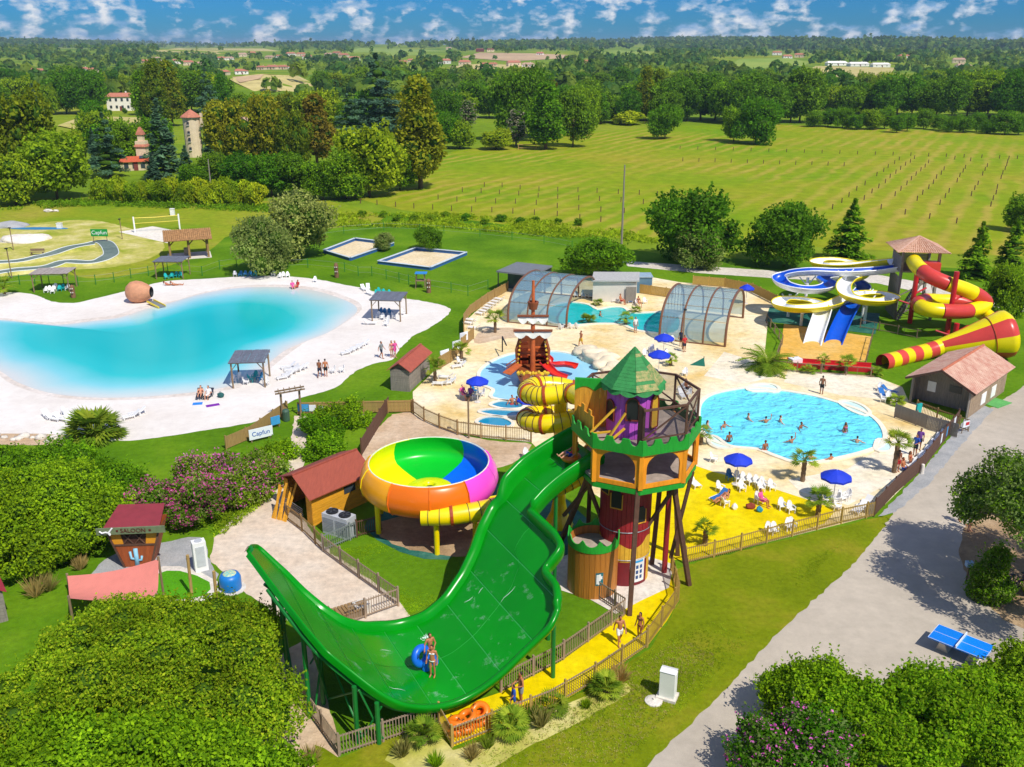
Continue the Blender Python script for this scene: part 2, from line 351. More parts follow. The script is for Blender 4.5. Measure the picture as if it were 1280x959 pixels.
sheet('park_lawn', [(-500, 330), (0, 262), (420, 262), (700, 290), (830, 318), (1330, 345), (1600, 420), (1600, 1250), (-500, 1250)], grass_park, 1, 4)
sheet('meadow', [(395, 236), (470, 222), (565, 190), (700, 168), (830, 158), (960, 155), (1130, 162), (1330, 173), (1500, 180), (1520, 330), (1330, 322), (1200, 318), (1000, 308), (800, 300), (650, 284), (500, 262)], grass_meadow, 2)
sheet('left_field', [(-300, 262), (-100, 250), (120, 247), (300, 252), (400, 250), (480, 272), (420, 285), (300, 290), (255, 318), (180, 340), (110, 348), (40, 340), (-300, 350)], grass_field, 2, 3)
sheet('sandy_ground', [(-60, 282), (30, 280), (110, 275), (170, 288), (205, 305), (190, 322), (140, 334), (60, 338), (-60, 338)], sandy_grass, 3, 4)
sheet('volleyball_sand', [(148, 290), (191, 283), (238, 292), (209, 304)], sand_court, 4)
sheet('beach_sand', [(-120, 366), (0, 366), (25, 366), (45, 369), (65, 377), (92, 379), (112, 375), (137, 369), (170, 361), (205, 352), (250, 349), (320, 345), (365, 346), (400, 350), (430, 356), (452, 360), (470, 365), (497, 372), (530, 377), (564, 387), (537, 410), (515, 421), (497, 440), (490, 450), (466, 455), (440, 467), (424, 482), (404, 490), (368, 500), (345, 515), (320, 527), (300, 531), (250, 539), (175, 550), (145, 551), (87, 549), (0, 548), (-160, 560)], sand_white, 3, 3)
sheet('stony_beach_edge', [(-40, 545), (30, 542), (80, 544), (140, 543), (146, 551), (80, 557), (0, 556), (-40, 558)], soil, 4, 2)
lag_px = [(-60, 400), (0, 400), (37, 404), (75, 406), (112, 402), (150, 397), (180, 387), (212, 379), (250, 368), (290, 361), (327, 359), (365, 360), (395, 364), (422, 372), (442, 381), (446, 390), (432, 402), (410, 416), (382, 427), (357, 438), (340, 451), (318, 470), (295, 481), (262, 488), (220, 493), (170, 497), (110, 497), (60, 491), (22, 478), (2, 465), (-30, 448), (-70, 425)]
sheet('wet_sand', [(p[0] + (6 if p[0] > 210 else -6), p[1] + (3 if p[1] > 430 else -3)) for p in lag_px], sand_wet, 4, 3)
def lagoon():
    ring = smooth_path([G(*p) for p in lag_px], 4, True); c = sum(ring, Vector()) / len(ring); c = G(215, 425)
    rows = [0, .03, .07, .12, .18, .25, .34, .45, .58, .72, .86]
    mb = MB(); dep = []
    for k in rows:
        for p in ring: q = p.lerp(c, k); mb.v.append((q.x, q.y, .02)); dep.append(k)
    n = len(ring)
    for i in range(len(rows) - 1):
        for j in range(n): j2 = (j + 1) % n; mb.f.append((i * n + j, i * n + j2, (i + 1) * n + j2, (i + 1) * n + j)); mb.m.append(0)
    k0 = len(mb.v); mb.v.append((c.x, c.y, .02)); dep.append(1.0)
    for j in range(n): mb.f.append(((len(rows) - 1) * n + j, (len(rows) - 1) * n + (j + 1) % n, k0)); mb.m.append(0)
    m = bpy.data.materials.new('milky_lagoon_water'); m.use_nodes = True; t = m.node_tree; nn = t.nodes; b = nn['Principled BSDF']
    b.inputs['Roughness'].default_value = .12; b.inputs['Specular IOR Level'].default_value = .2
    at = nn.new('ShaderNodeAttribute'); at.attribute_name = 'depth'
    g = nn.new('ShaderNodeNewGeometry'); z = nn.new('ShaderNodeTexNoise'); z.inputs['Scale'].default_value = .09; z.inputs['Detail'].default_value = 5; t.links.new(g.outputs['Position'], z.inputs['Vector'])
    ad = nn.new('ShaderNodeMath'); ad.operation = 'MULTIPLY_ADD'; ad.inputs[1].default_value = .22; t.links.new(z.outputs[0], ad.inputs[0])
    sb = nn.new('ShaderNodeMath'); sb.operation = 'SUBTRACT'; sb.inputs[1].default_value = .11; t.links.new(at.outputs['Fac'], ad.inputs[2]); t.links.new(ad.outputs[0], sb.inputs[0])
    r = nn.new('ShaderNodeValToRGB'); el = r.color_ramp.elements
    for i, (p, c_) in enumerate([(0, '#d4d6d0'), (.08, '#b9d6d6'), (.2, '#7fcfd6'), (.36, '#22bfc0'), (.6, '#00b4b4')]):
        if i > 1: el.new(p)
        el[i].position = p; el[i].color = (*lin(c_), 1)
    t.links.new(sb.outputs[0], r.inputs[0]); t.links.new(r.outputs[0], b.inputs['Base Color'])
    z2 = nn.new('ShaderNodeTexNoise'); z2.inputs['Scale'].default_value = 1.6; z2.inputs['Detail'].default_value = 4; t.links.new(g.outputs['Position'], z2.inputs['Vector'])
    bp = nn.new('ShaderNodeBump'); bp.inputs['Strength'].default_value = .12; bp.inputs['Distance'].default_value = .05; t.links.new(z2.outputs[0], bp.inputs['Height']); t.links.new(bp.outputs[0], b.inputs['Normal'])
    o = fix(mb.build('lagoon_water', m, kind='structure'))
    a = o.data.attributes.new('depth', 'FLOAT', 'POINT'); a.data.foreach_set('value', dep)
lagoon()
# sunken-liner sand pits
for nm, pts in (('sand_pit', [(405, 316), (444, 301), (492, 307), (482, 311), (438, 326)]), ('sand_pit', [(473, 330), (520, 313), (583, 319), (538, 338)])):
    sheet(nm, pts, sand_pit, 3)
# the pool grounds
sheet('pool_deck', [(636, 352), (700, 345), (805, 345), (850, 353), (930, 360), (972, 376), (960, 400), (956, 440), (966, 462), (1092, 470), (1128, 484), (1135, 500), (1196, 529), (1150, 588), (1092, 645), (1000, 668), (860, 703), (842, 690), (800, 655), (700, 590), (664, 553), (602, 547), (547, 535), (517, 518), (516, 490), (545, 462), (566, 447), (581, 430), (579, 404), (612, 374)], deck_mat, 3)
sheet('yellow_floor', [(862, 580), (892, 590), (930, 600), (970, 612), (1046, 637), (1030, 655), (960, 676), (858, 701), (842, 700), (800, 712), (780, 660), (820, 610)], deck_yellow, 4)
sheet('landing_floor', [(980, 405), (1089, 421), (1083, 452), (974, 449)], deck_ochre, 4)
sheet('slide_run_liner', [(962, 384), (1100, 392), (1094, 418), (974, 404), (956, 402)], teal_floor, 5)
sheet('patched_deck', [(985, 462), (1098, 472), (1126, 486), (1112, 500), (1050, 494), (980, 478)], deck_pale, 4)
sheet('patched_deck', [(905, 440), (945, 452), (975, 470), (930, 480), (880, 470)], deck_pale, 4)
sheet('patched_deck', [(985, 600), (1060, 586), (1125, 545), (1160, 550), (1120, 600), (1060, 632), (1000, 615)], deck_pale, 5)
sheet('planting_bed', [(592, 424), (610, 410), (655, 412), (664, 420), (625, 424), (598, 430)], soil, 4, 2)
sheet('walkway', [(806, 700), (842, 700), (836, 712), (848, 752), (834, 776), (810, 807), (752, 848), (690, 885), (566, 934), (545, 893), (626, 866), (700, 828), (781, 768), (776, 742)], deck_yellow, 6)
sheet('tower_pad', [(676, 706), (720, 690), (790, 690), (842, 706), (836, 735), (800, 752), (770, 768), (738, 750), (700, 738)], conc, 7)
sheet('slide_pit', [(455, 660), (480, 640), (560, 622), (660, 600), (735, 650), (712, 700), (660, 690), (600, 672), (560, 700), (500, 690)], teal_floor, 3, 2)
sheet('bowl_foot_soil', [(468, 655), (540, 640), (610, 645), (640, 662), (600, 695), (540, 692), (490, 680)], dark_dirt, 4, 2)
sheet('soil_bank', [(452, 566), (490, 518), (530, 520), (580, 545), (640, 553), (664, 556), (640, 580), (560, 600), (470, 600)], soil, 2, 2)
sheet('sandy_forecourt', [(352, 598), (372, 590), (364, 628), (390, 665), (410, 687), (500, 752), (516, 775), (470, 790), (400, 800), (345, 768), (300, 735), (262, 700), (268, 672), (300, 640), (340, 622)], path_sand, 3)
sheet('path', [(368, 520), (385, 520), (383, 560), (376, 600), (350, 612), (362, 570)], path_sand, 4)
sheet('booth_floor', [(120, 712), (150, 690), (215, 676), (250, 672), (262, 700), (268, 735), (190, 750), (110, 740)], gravel_mat, 3, 2)
sheet('turf_patch', [(196, 718), (225, 714), (262, 728), (255, 745), (215, 750), (190, 742)], turf, 5, 2)
sheet('turf_border', [(188, 714), (225, 708), (272, 727), (262, 750), (210, 757), (180, 745)], conc, 4, 2)
sheet('road', [(1300, 470), (1228, 516), (1192, 556), (1118, 640), (1060, 706), (960, 796), (885, 876), (800, 958), (740, 1020), (660, 1100), (1700, 1100), (1700, 470)], road_mat, 2)
sheet('gravel_strip', [(1225, 506), (1242, 512), (1205, 552), (1160, 606), (1120, 640), (1098, 646), (1150, 592), (1200, 532)], gravel_mat, 3)
sheet('front_verge', [(1118, 643), (1066, 706), (967, 797), (892, 877), (808, 958), (748, 1020), (640, 1100), (380, 1100), (395, 930), (424, 948), (545, 893), (566, 936), (690, 888), (812, 812), (850, 752), (838, 715), (860, 706), (1000, 670), (1092, 648)], grass_verge, 3)
sheet('bare_planting_bed', [(480, 950), (540, 900), (566, 938), (690, 890), (760, 856), (790, 862), (720, 905), (640, 945), (560, 985)], sandy_grass, 4, 2)
sheet('tree_foot_soil', [(1198, 690), (1225, 640), (1300, 640), (1450, 700), (1450, 800), (1290, 790), (1232, 752)], dark_dirt, 3, 2)
sheet('left_shade_soil', [(380, 800), (402, 850), (424, 948), (380, 985), (300, 990), (330, 850)], soil, 2, 2)
sheet('gravel_track', [(775, 326), (880, 333), (975, 339), (1100, 344), (1200, 362), (1310, 385), (1310, 396), (1190, 374), (1095, 354), (970, 348), (880, 342), (785, 333)], track_mat, 3)
# coping and pool basins ------------------------------------------------------
def water_mat(name, col, ripple=.8, scale=1.4, rough=.08, tr=.35, dist=.25):
    m = bpy.data.materials.new(name); m.use_nodes = True; t = m.node_tree; n = t.nodes; b = n['Principled BSDF']; o = n['Material Output']
    b.inputs['Base Color'].default_value = (*lin(col), 1); b.inputs['Roughness'].default_value = rough; b.inputs['Specular IOR Level'].default_value = .5
    g = n.new('ShaderNodeNewGeometry'); z = n.new('ShaderNodeTexNoise'); z.inputs['Scale'].default_value = scale * .7; z.inputs['Detail'].default_value = 3; t.links.new(g.outputs['Position'], z.inputs['Vector'])
    mxv = n.new('ShaderNodeMixRGB'); mxv.inputs[0].default_value = .6; t.links.new(g.outputs['Position'], mxv.inputs[1]); t.links.new(z.outputs['Color'], mxv.inputs[2])
    vo = n.new('ShaderNodeTexVoronoi'); vo.feature = 'SMOOTH_F1'; vo.inputs['Scale'].default_value = scale * 1.5; t.links.new(mxv.outputs[0], vo.inputs['Vector'])
    bp = n.new('ShaderNodeBump'); bp.inputs['Strength'].default_value = ripple; bp.inputs['Distance'].default_value = dist; t.links.new(vo.outputs['Distance'], bp.inputs['Height']); t.links.new(bp.outputs[0], b.inputs['Normal'])
    tb = n.new('ShaderNodeBsdfTransparent'); tb.inputs[0].default_value = (.75, .97, 1, 1); mx = n.new('ShaderNodeMixShader'); mx.inputs[0].default_value = 1 - tr
    t.links.new(tb.outputs[0], mx.inputs[1]); t.links.new(b.outputs[0], mx.inputs[2]); t.links.new(mx.outputs[0], o.inputs[0]); return m
basin_mat = mat('pale_blue_pool_liner', '#6fd6ea', .5, .05, 1, world=True)
cope_mat = mat('cream_pool_coping', '#efe6cf', .6, .08, 2, .2, world=True)
def pool(name, pts, wm, sm=4, cope=.35, depth=1.0, lay=6, basin=True):
    q = smooth_path([G(*p) for p in pts], sm, True) if sm else [G(*p) for p in pts]
    n = len(q); c = sum(q, Vector()) / n
    nr = []
    for i in range(n):
        d = (q[(i + 1) % n] - q[i - 1]).normalized(); nr.append(Vector((d.y, -d.x, 0)))
    ar = sum(q[i].x * q[(i + 1) % n].y - q[(i + 1) % n].x * q[i].y for i in range(n))
    if ar < 0: nr = [-a for a in nr]
    z = .004 * lay
    mb = MB(); mb.add([(p.x, p.y, z + .02) for p in q], [tuple(range(n))] if ar > 0 else [tuple(reversed(range(n)))]); mb.build(name + '_water', wm, kind='structure')
    if cope:
        mb = MB(); k = []
        for i in range(n):
            a = q[i] - nr[i] * .05; b = q[i] + nr[i] * cope; k.append([(a.x, a.y, z - .02), (a.x, a.y, z + .10), (b.x, b.y, z + .10), (b.x, b.y, z - .02)])
        k.append(k[0]); mb.grid(k); fix(mb.build(name + '_coping', cope_mat, kind='structure'))
water_big = water_mat('rippled_pool_water', '#6ce2f6', .7, 2.0, .25, .0, .5)
water_in = water_mat('turquoise_pool_water', '#0fbdbb', .5, 1.2, .08, .0, .15)
water_thin = water_mat('shallow_splash_water', '#9ad4ea', .25, 1.6, .08, .0, .05)
water_small = water_mat('small_pool_water', '#1a8db0', .25, 1.6, .08, .0, .06)
pool_px = [(875, 524), (877, 506), (890, 495), (914, 489), (940, 486), (972, 489), (1015, 496), (1050, 506), (1080, 517), (1097, 530), (1104, 545), (1098, 557), (1075, 566), (1036, 575), (1000, 579), (972, 571), (948, 562), (918, 559), (892, 551), (878, 538)]
pool('swimming_pool', pool_px, water_big)
for pts in ([(935, 487), (944, 482), (962, 481.5), (972, 486), (970, 491), (955, 490), (940, 490)], [(1050, 504), (1062, 503), (1078, 509), (1086, 517), (1080, 520), (1064, 514)], [(889, 547), (896, 549), (906, 557), (914, 561), (898, 561), (888, 555)], [(1098, 552), (1106, 552), (1114, 559), (1110, 565), (1096, 564)]):
    pool('pool_step', pts, mat('pale_wet_step', '#d6f2ea', .3, .05, 2, world=True), 3, .25, lay=10)
pool('splash_pool', [(600, 467), (612, 455), (631, 446), (650, 442), (681, 440), (706, 442), (731, 449), (746, 457), (749, 463), (735, 482), (700, 499), (660, 503), (617, 498), (618, 488), (604, 481)], water_thin, cope=.3)
pool('paddling_pool', [(614, 507), (625, 502.5), (640, 503.5), (653, 507), (650, 511), (630, 511.5)], water_small, cope=.25)
pool('paddling_pool', [(600, 516), (612, 513), (635, 514), (655, 515), (650, 520), (625, 521)], water_small, cope=.25)
pool('paddling_pool', [(597, 529), (606, 523), (625, 523), (639, 529), (636, 534), (615, 533)], water_small, cope=.25)
pool('covered_pool', [(684, 388), (698, 381), (716, 379), (735, 382), (746, 388), (764, 385), (779, 386), (788, 392), (808, 392), (840, 391), (850, 402), (842, 417), (800, 414), (777, 406), (745, 405), (712, 407), (686, 402)], water_in, 3, cope=.4)
# pump track: a looping ribbon of dark asphalt with pale shoulders
def ribbon(name, ctr, width, m, z0, bank=0.0, edge=None, closed=False, parent=None):
    q = smooth_path([G(*p) for p in ctr], 5, closed); rows = []; e1 = []; e2 = []
    for i, p in enumerate(q):
        d = (q[min(i + 1, len(q) - 1)] - q[max(i - 1, 0)]).normalized(); s = Vector((-d.y, d.x, 0)) * width / 2
        h = z0 + bank * (.5 + .5 * math.sin(i * .55))
        rows.append([(p.x - s.x * 1.5, p.y - s.y * 1.5, 0), (p.x - s.x, p.y - s.y, h), (p.x, p.y, h - .03), (p.x + s.x, p.y + s.y, h), (p.x + s.x * 1.5, p.y + s.y * 1.5, 0)])
        e1.append(Vector(rows[-1][1]) + Vector((0, 0, .02))); e2.append(Vector(rows[-1][3]) + Vector((0, 0, .02)))
    mb = MB(); mb.grid(rows, mif=lambda i, j: 0 if j in (1, 2) else 1)
    o = fix(mb.build(name, [m, sandy_grass], parent, kind='structure' if not parent else None))
    if edge:
        for e in (e1, e2):
            k = MB(); k.tube(e, .07, 5); k.build('edge_line', edge, o)
    return o
ribbon('pump_track', [(-40, 334), (0, 331), (32, 327), (52, 324), (65, 319), (85, 314), (107, 308), (125, 305), (136, 310), (139, 320), (130, 327), (110, 330), (82, 331), (62, 335), (32, 340), (0, 343), (-40, 347)], 2.1, asph, .22, .22, mat('pale_line', '#d8dcd6', .7, .05, 2))
# far fields and clearings draped on the terrain
def far_field(name, px, m, lift=.35):
    q = [GT(*p) for p in px]; c = sum(q, Vector()) / len(q); n = len(q); mb = MB()
    rows = [[(lambda w: (w.x, w.y, terrain(w.x, w.y) + lift))(p.lerp(c, k)) for p in q] for k in (0, .33, .66, .98)]
    mb.grid(rows, closed=True); mb.f.append(tuple(range(3 * n, 4 * n))); mb.m.append(0)
    return fix(mb.build(name, m, kind='structure'))
ff1 = gmat('dry_field', ['#b3a560', '#c4b579', '#b9b060'], .01, .1, 0); ff2 = gmat('ploughed_field', ['#b79b78', '#c7ab86'], .01, .1, 0); ff3 = gmat('green_field', ['#7d9a3a', '#99a84a'], .01, .1, 0)
for nm, px, m in [('far_field', [(72, 158), (105, 146), (175, 148), (180, 160), (110, 166)], ff1), ('far_field', [(286, 100), (330, 94), (372, 95), (398, 108), (375, 116), (320, 116)], ff1),
                  ('far_field', [(290, 97), (330, 93.5), (325, 99), (300, 104)], ff2), ('far_field', [(575, 72), (600, 66), (665, 67), (712, 69), (708, 73), (640, 77)], ff2),
                  ('far_field', [(745, 66), (775, 63), (820, 66), (815, 70), (765, 71)], ff3), ('far_field', [(905, 85), (925, 74), (985, 73), (1012, 78), (1005, 83), (930, 88)], ff3), ('far_field', [(1000, 92), (1020, 83), (1120, 85), (1110, 95), (1050, 97)], ff1),
                  ('far_field', [(1050, 107), (1085, 102), (1145, 97), (1130, 107), (1070, 110)], ff1), ('far_field', [(430, 66), (450, 60), (520, 62), (560, 64), (545, 69), (470, 71)], ff3), ('far_field', [(185, 64), (225, 60), (330, 61), (350, 64), (270, 68)], ff1), ('far_field', [(560, 84), (600, 80), (680, 83), (690, 87), (620, 90)], ff1)]:
    far_field(nm, px, m)
# ================================================================== TREES
lm = {'oak': leafmat('oak_leaves', (.095, .225, .010), (.27, .50, .018)), 'bright': leafmat('bright_leaves', (.18, .31, .012), (.38, .54, .022)), 'dark': leafmat('dark_leaves', (.058, .17, .010), (.175, .37, .018)),
      'cedar': leafmat('cedar_needles', (.075, .175, .09), (.16, .30, .15)), 'brown': leafmat('turning_leaves', (.17, .23, .012), (.38, .40, .022)), 'rust': leafmat('rust_leaves', (.22, .16, .02), (.34, .26, .03)),
      'bamboo': leafmat('bamboo_leaves', (.30, .42, .012), (.52, .62, .025)), 'palm': leafmat('palm_fronds', (.18, .30, .02), (.34, .46, .04)), 'dry': leafmat('dry_grass_blades', (.40, .34, .10), (.60, .50, .16)), 'pink': leafmat('pink_blossom', (.78, .06, .40), (.90, .26, .60)),
      'near': leafmat('near_tree_leaves', (.072, .185, .007), (.22, .43, .012)), 'lime': leafmat('lime_leaves', (.15, .31, .008), (.35, .60, .014)), 'willow': leafmat('willow_leaves', (.18, .26, .045), (.40, .48, .13)),
      'far': leafmat('far_wood_leaves', (.045, .135, .028), (.12, .25, .035), ns=.02, c3=(.24, .33, .035)), 'grey': leafmat('grey_twigs', (.28, .26, .17), (.42, .39, .26))}
bark = mat('bark', '#6b5a49', .9, .25, 4, .5, stretch=(3, 3, .5)); palebark = mat('pale_bark', '#a09080', .9, .25, 4, .5, stretch=(3, 3, .5))
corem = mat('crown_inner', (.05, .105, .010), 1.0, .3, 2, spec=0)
def leaf_mesh(name, cen, nor, size, rg, mats, mi=None, aspect=.62, extra=None):
    """numpy: one rhombus per leaf; extra = MB appended (inner core, twigs)"""
    n = len(cen); rv = rg.normal(size=(n, 3)); nor = nor / (np.linalg.norm(nor, axis=1, keepdims=True) + 1e-9)
    a = np.cross(nor, rv); a /= np.linalg.norm(a, axis=1, keepdims=True) + 1e-9; b = np.cross(nor, a)
    sz = (size if np.ndim(size) else np.full(n, size))[:, None] * rg.uniform(.65, 1.35, (n, 1))
    v = np.empty((n, 4, 3)); v[:, 0] = cen - a * sz; v[:, 1] = cen - b * sz * aspect; v[:, 2] = cen + a * sz; v[:, 3] = cen + b * sz * aspect
    V = v.reshape(-1, 3); nf = n; loops = np.arange(4 * n); starts = np.arange(n) * 4; tot = np.full(n, 4); mid = np.zeros(n, int) if mi is None else np.asarray(mi)
    if extra and extra.f:
        e = np.array(extra.v); el = np.array([i for f in extra.f for i in f]) + len(V); et = np.array([len(f) for f in extra.f])
        es = np.concatenate([[0], np.cumsum(et)[:-1]]) + len(loops)
        V = np.vstack([V, e]); loops = np.concatenate([loops, el]); starts = np.concatenate([starts, es]); tot = np.concatenate([tot, et]); mid = np.concatenate([mid, np.array(extra.m)]); nf += len(et)
    me = bpy.data.meshes.new(name); me.vertices.add(len(V)); me.vertices.foreach_set('co', V.ravel().astype('f4'))
    me.loops.add(len(loops)); me.loops.foreach_set('vertex_index', loops.astype('i4')); me.polygons.add(nf); me.polygons.foreach_set('loop_start', starts.astype('i4')); me.polygons.foreach_set('loop_total', tot.astype('i4'))
    for m in mats: me.materials.append(m)
    me.polygons.foreach_set('material_index', mid.astype('i4')); me.update(calc_edges=True); return me
def lobes_for(kind, rg, n=30):
    L = []
    if kind == 'round':
        for i in range(n):
            d = rg.normal(size=3); d /= np.linalg.norm(d); r = rg.uniform(.20, .40); c = d * np.array([.34, .34, .36]) * rg.uniform(.7, 1.1) + [0, 0, .53]
            c[2] = max(c[2], .19); L.append((c, np.array([r * .55, r * .55, r * .5])))
    elif kind == 'tall':
        for i in range(n + 4):
            t = i / (n + 3); z = .2 + .74 * t; w = .18 * math.sin(min(1, t * 1.1 + .18) * math.pi) + .05; a = rg.uniform(0, 6.28); L.append((np.array([math.cos(a) * w * .7, math.sin(a) * w * .7, z]), np.array([.12, .12, .085]) * rg.uniform(.6, 1.4)))
    elif kind == 'bush':
        for i in range(n):
            a = rg.uniform(0, 6.28); q = rg.uniform(0, .38); z = rg.uniform(.2, .86) * (1 - q * .7); r = rg.uniform(.10, .20); L.append((np.array([math.cos(a) * q, math.sin(a) * q, z]), np.array([r, r, r * .95])))
    return L
def crown_from(L, n, size, rg, mats, core=True, out=.6, sprig=0, slen=.6):
    c = np.array([l[0] for l in L]); r = np.array([l[1] for l in L]); w = r.prod(1) ** (2 / 3); k = rg.choice(len(L), n, p=w / w.sum())
    d = rg.normal(size=(n, 3)); d /= np.linalg.norm(d, axis=1, keepdims=True)
    rad = 1.16 - .5 * rg.uniform(0, 1, (n, 1)) ** 1.4; p = c[k] + d * r[k] * rad
    keep = np.ones(n, bool)
    for i in range(len(L)):
        q = (((p - c[i]) / (r[i] * .70)) ** 2).sum(1); keep &= ~((q < 1) & (k != i))
    p = p[keep]; d = d[keep]
    nor = d * out * .7 + rg.normal(size=d.shape) * .6 + np.array([0, 0, .4])
    if sprig:
        i = rg.choice(len(p), sprig); m = 7; q = p[i]; dd = d[i] * .6 + rg.normal(size=(sprig, 3)) * .35 + np.array([0, 0, .75]); dd /= np.linalg.norm(dd, axis=1, keepdims=True); ln = rg.uniform(.25, 1.0, (sprig, 1)) * slen
        P2 = np.concatenate([q + dd * ln * (k + 1) / m + rg.normal(size=q.shape) * slen * .1 for k in range(m)]); p = np.vstack([p, P2]); nor = np.vstack([nor, rg.normal(size=P2.shape) + [0, 0, .5]])
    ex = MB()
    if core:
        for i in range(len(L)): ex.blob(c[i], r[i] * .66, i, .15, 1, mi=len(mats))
    return p, nor, ex
def make_tree(name, kind, lk_, H, W, n, leaf, seed, label, cat, tr=.018, trunk_top=.55, extra=None, limbs=5, barkm=None):
    """tree of height H, crown width W (metres); children trunk (limbs in the same piece) and crown"""
    rg = np.random.default_rng(seed); rd = random.Random(seed)
    L = lobes_for(kind, rg); sc = np.array([W / .86, W / .86, H]) if kind != 'tall' else np.array([W / .5, W / .5, H])
    L = [(c * sc, r * sc * 1.0) for c, r in L]
    p, nor, ex = crown_from(L, n, leaf, rg, [1], sprig=n // 40, slen=W * .1)
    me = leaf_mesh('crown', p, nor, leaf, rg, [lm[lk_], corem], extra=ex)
    t = thing(name, label, cat)
    link('crown', me, t)
    mb = MB(); r0 = max(.08, H * tr); mb.tube([(0, 0, -.1), (rd.uniform(-.1, .1), rd.uniform(-.1, .1), H * .2), (rd.uniform(-.2, .2), rd.uniform(-.2, .2), H * trunk_top)], [r0 * 1.25, r0, r0 * .5], 8)
    for i in range(limbs):
        c = L[rd.randrange(len(L))][0]; z0 = H * rd.uniform(.16, .4); mb.tube([(0, 0, z0), ((c[0]) * .45, (c[1]) * .45, (z0 + c[2]) / 2 + .2), tuple(c)], [r0 * .5, r0 * .35, r0 * .12], 6)
    mb.build('trunk', barkm or bark, t, smooth=True); return t
def make_conifer(name, lk_, H, W, n, leaf, seed, label, cat, tiers=11, flat=.5, z0=.1):
    rg = np.random.default_rng(seed); rd = random.Random(seed); P_, N_ = [], []; ex = MB(); t = thing(name, label, cat); tk = MB(); tk.tube([(0, 0, -.1), (0, 0, H * .5), (0, 0, H * .98)], [H * .022, H * .014, H * .003], 8)
    for i in range(tiers):
        f = i / (tiers - 1); z = H * (z0 + (.97 - z0) * f); rr = W / 2 * ((1 - f) ** (.75) * .95 + .05) * rg.uniform(.8, 1.12); br = max(4, int(9 * (1 - f) + 4))
        for b in range(br):
            a = rg.uniform(0, 6.28); ln = rr * rg.uniform(.7, 1.1); m = max(3, int(n / tiers / br * (1.6 - f)))
            u = np.sqrt(rg.uniform(.02, 1, m)); s = rg.normal(size=m) * ln * .16 * u
            x = u * ln * math.cos(a) - s * math.sin(a); y = u * ln * math.sin(a) + s * math.cos(a); zz = z - u * ln * .18 + rg.normal(size=m) * H / tiers * .16 * flat * 2
            P_.append(np.stack([x, y, zz], 1)); N_.append(np.stack([x / ln * .3, y / ln * .3, np.ones(m)], 1) + rg.normal(size=(m, 3)) * .35)
            if b % 2 == 0: tk.tube([(0, 0, z), (ln * .8 * math.cos(a), ln * .8 * math.sin(a), z - ln * .15)], [H * .006, H * .002], 4)
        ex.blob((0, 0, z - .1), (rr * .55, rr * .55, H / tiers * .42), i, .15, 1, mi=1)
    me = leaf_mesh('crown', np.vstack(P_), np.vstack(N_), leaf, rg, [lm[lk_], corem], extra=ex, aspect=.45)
    link('crown', me, t); tk.build('trunk', bark, t, smooth=True); return t
PROTO = {}
def proto(key, fn):
    if key not in PROTO: PROTO[key] = fn()
    return PROTO[key]
used_proto = set()
SPEC = {  # key: (maker, H, W)
 'oak': (lambda s: make_tree('oak_tree', 'round', 'oak', 12, 11, 7000, .30, s, 'x', 'tree'), 12, 11),
 'oakb': (lambda s: make_tree('oak_tree', 'round', 'dark', 12, 11, 7000, .30, s + 5, 'x', 'tree'), 12, 11),
 'bright': (lambda s: make_tree('broadleaf_tree', 'round', 'bright', 10, 9.5, 7000, .28, s, 'x', 'tree'), 10, 9.5),
 'brown': (lambda s: make_tree('broadleaf_tree', 'round', 'brown', 13, 10, 7000, .30, s, 'x', 'tree'), 13, 10),
 'rust': (lambda s: make_tree('broadleaf_tree', 'tall', 'rust', 13, 6, 5200, .28, s, 'x', 'tree'), 13, 6),
 'poplar': (lambda s: make_tree('poplar_tree', 'tall', 'oak', 16, 6, 5600, .30, s, 'x', 'tree'), 16, 6),
 'olivepoplar': (lambda s: make_tree('poplar_tree', 'tall', 'brown', 16, 6.5, 5600, .30, s, 'x', 'tree'), 16, 6.5),
 'grey': (lambda s: make_tree('bare_tree', 'tall', 'grey', 12, 5, 900, .3, s, 'x', 'tree', barkm=palebark), 12, 5),
 'cedar': (lambda s: make_conifer('cedar_tree', 'cedar', 18, 12, 5200, .42, s, 'x', 'tree', 9, .4, .15), 18, 12),
 'pine': (lambda s: make_conifer('conifer_tree', 'cedar', 14, 7, 4600, .36, s, 'x', 'tree', 13, .7, .05), 14, 7),
 'fir': (lambda s: make_conifer('fir_tree', 'oak', 9, 7, 4600, .28, s, 'x', 'tree', 11, .7, .06), 9, 7),
 'willow': (lambda s: make_tree('willow_tree', 'bush', 'willow', 9, 8.5, 11000, .17, s, 'x', 'tree'), 9, 8.5),
 'shrub': (lambda s: make_tree('shrub', 'bush', 'oak', 2.4, 2.6, 1500, .13, s, 'x', 'shrub', limbs=3), 2.4, 2.6),
 'darkbush': (lambda s: make_tree('round_tree', 'bush', 'dark', 8, 9, 11000, .19, s, 'x', 'tree'), 8, 9),
 'midbush': (lambda s: make_tree('round_tree', 'bush', 'oak', 8, 9, 11000, .19, s, 'x', 'tree'), 8, 9),
 'bamboo': (lambda s: make_tree('bamboo_clump', 'bush', 'bamboo', 5, 5, 3600, .22, s, 'x', 'hedge', limbs=4), 5, 5),
}
TREE_PX = []
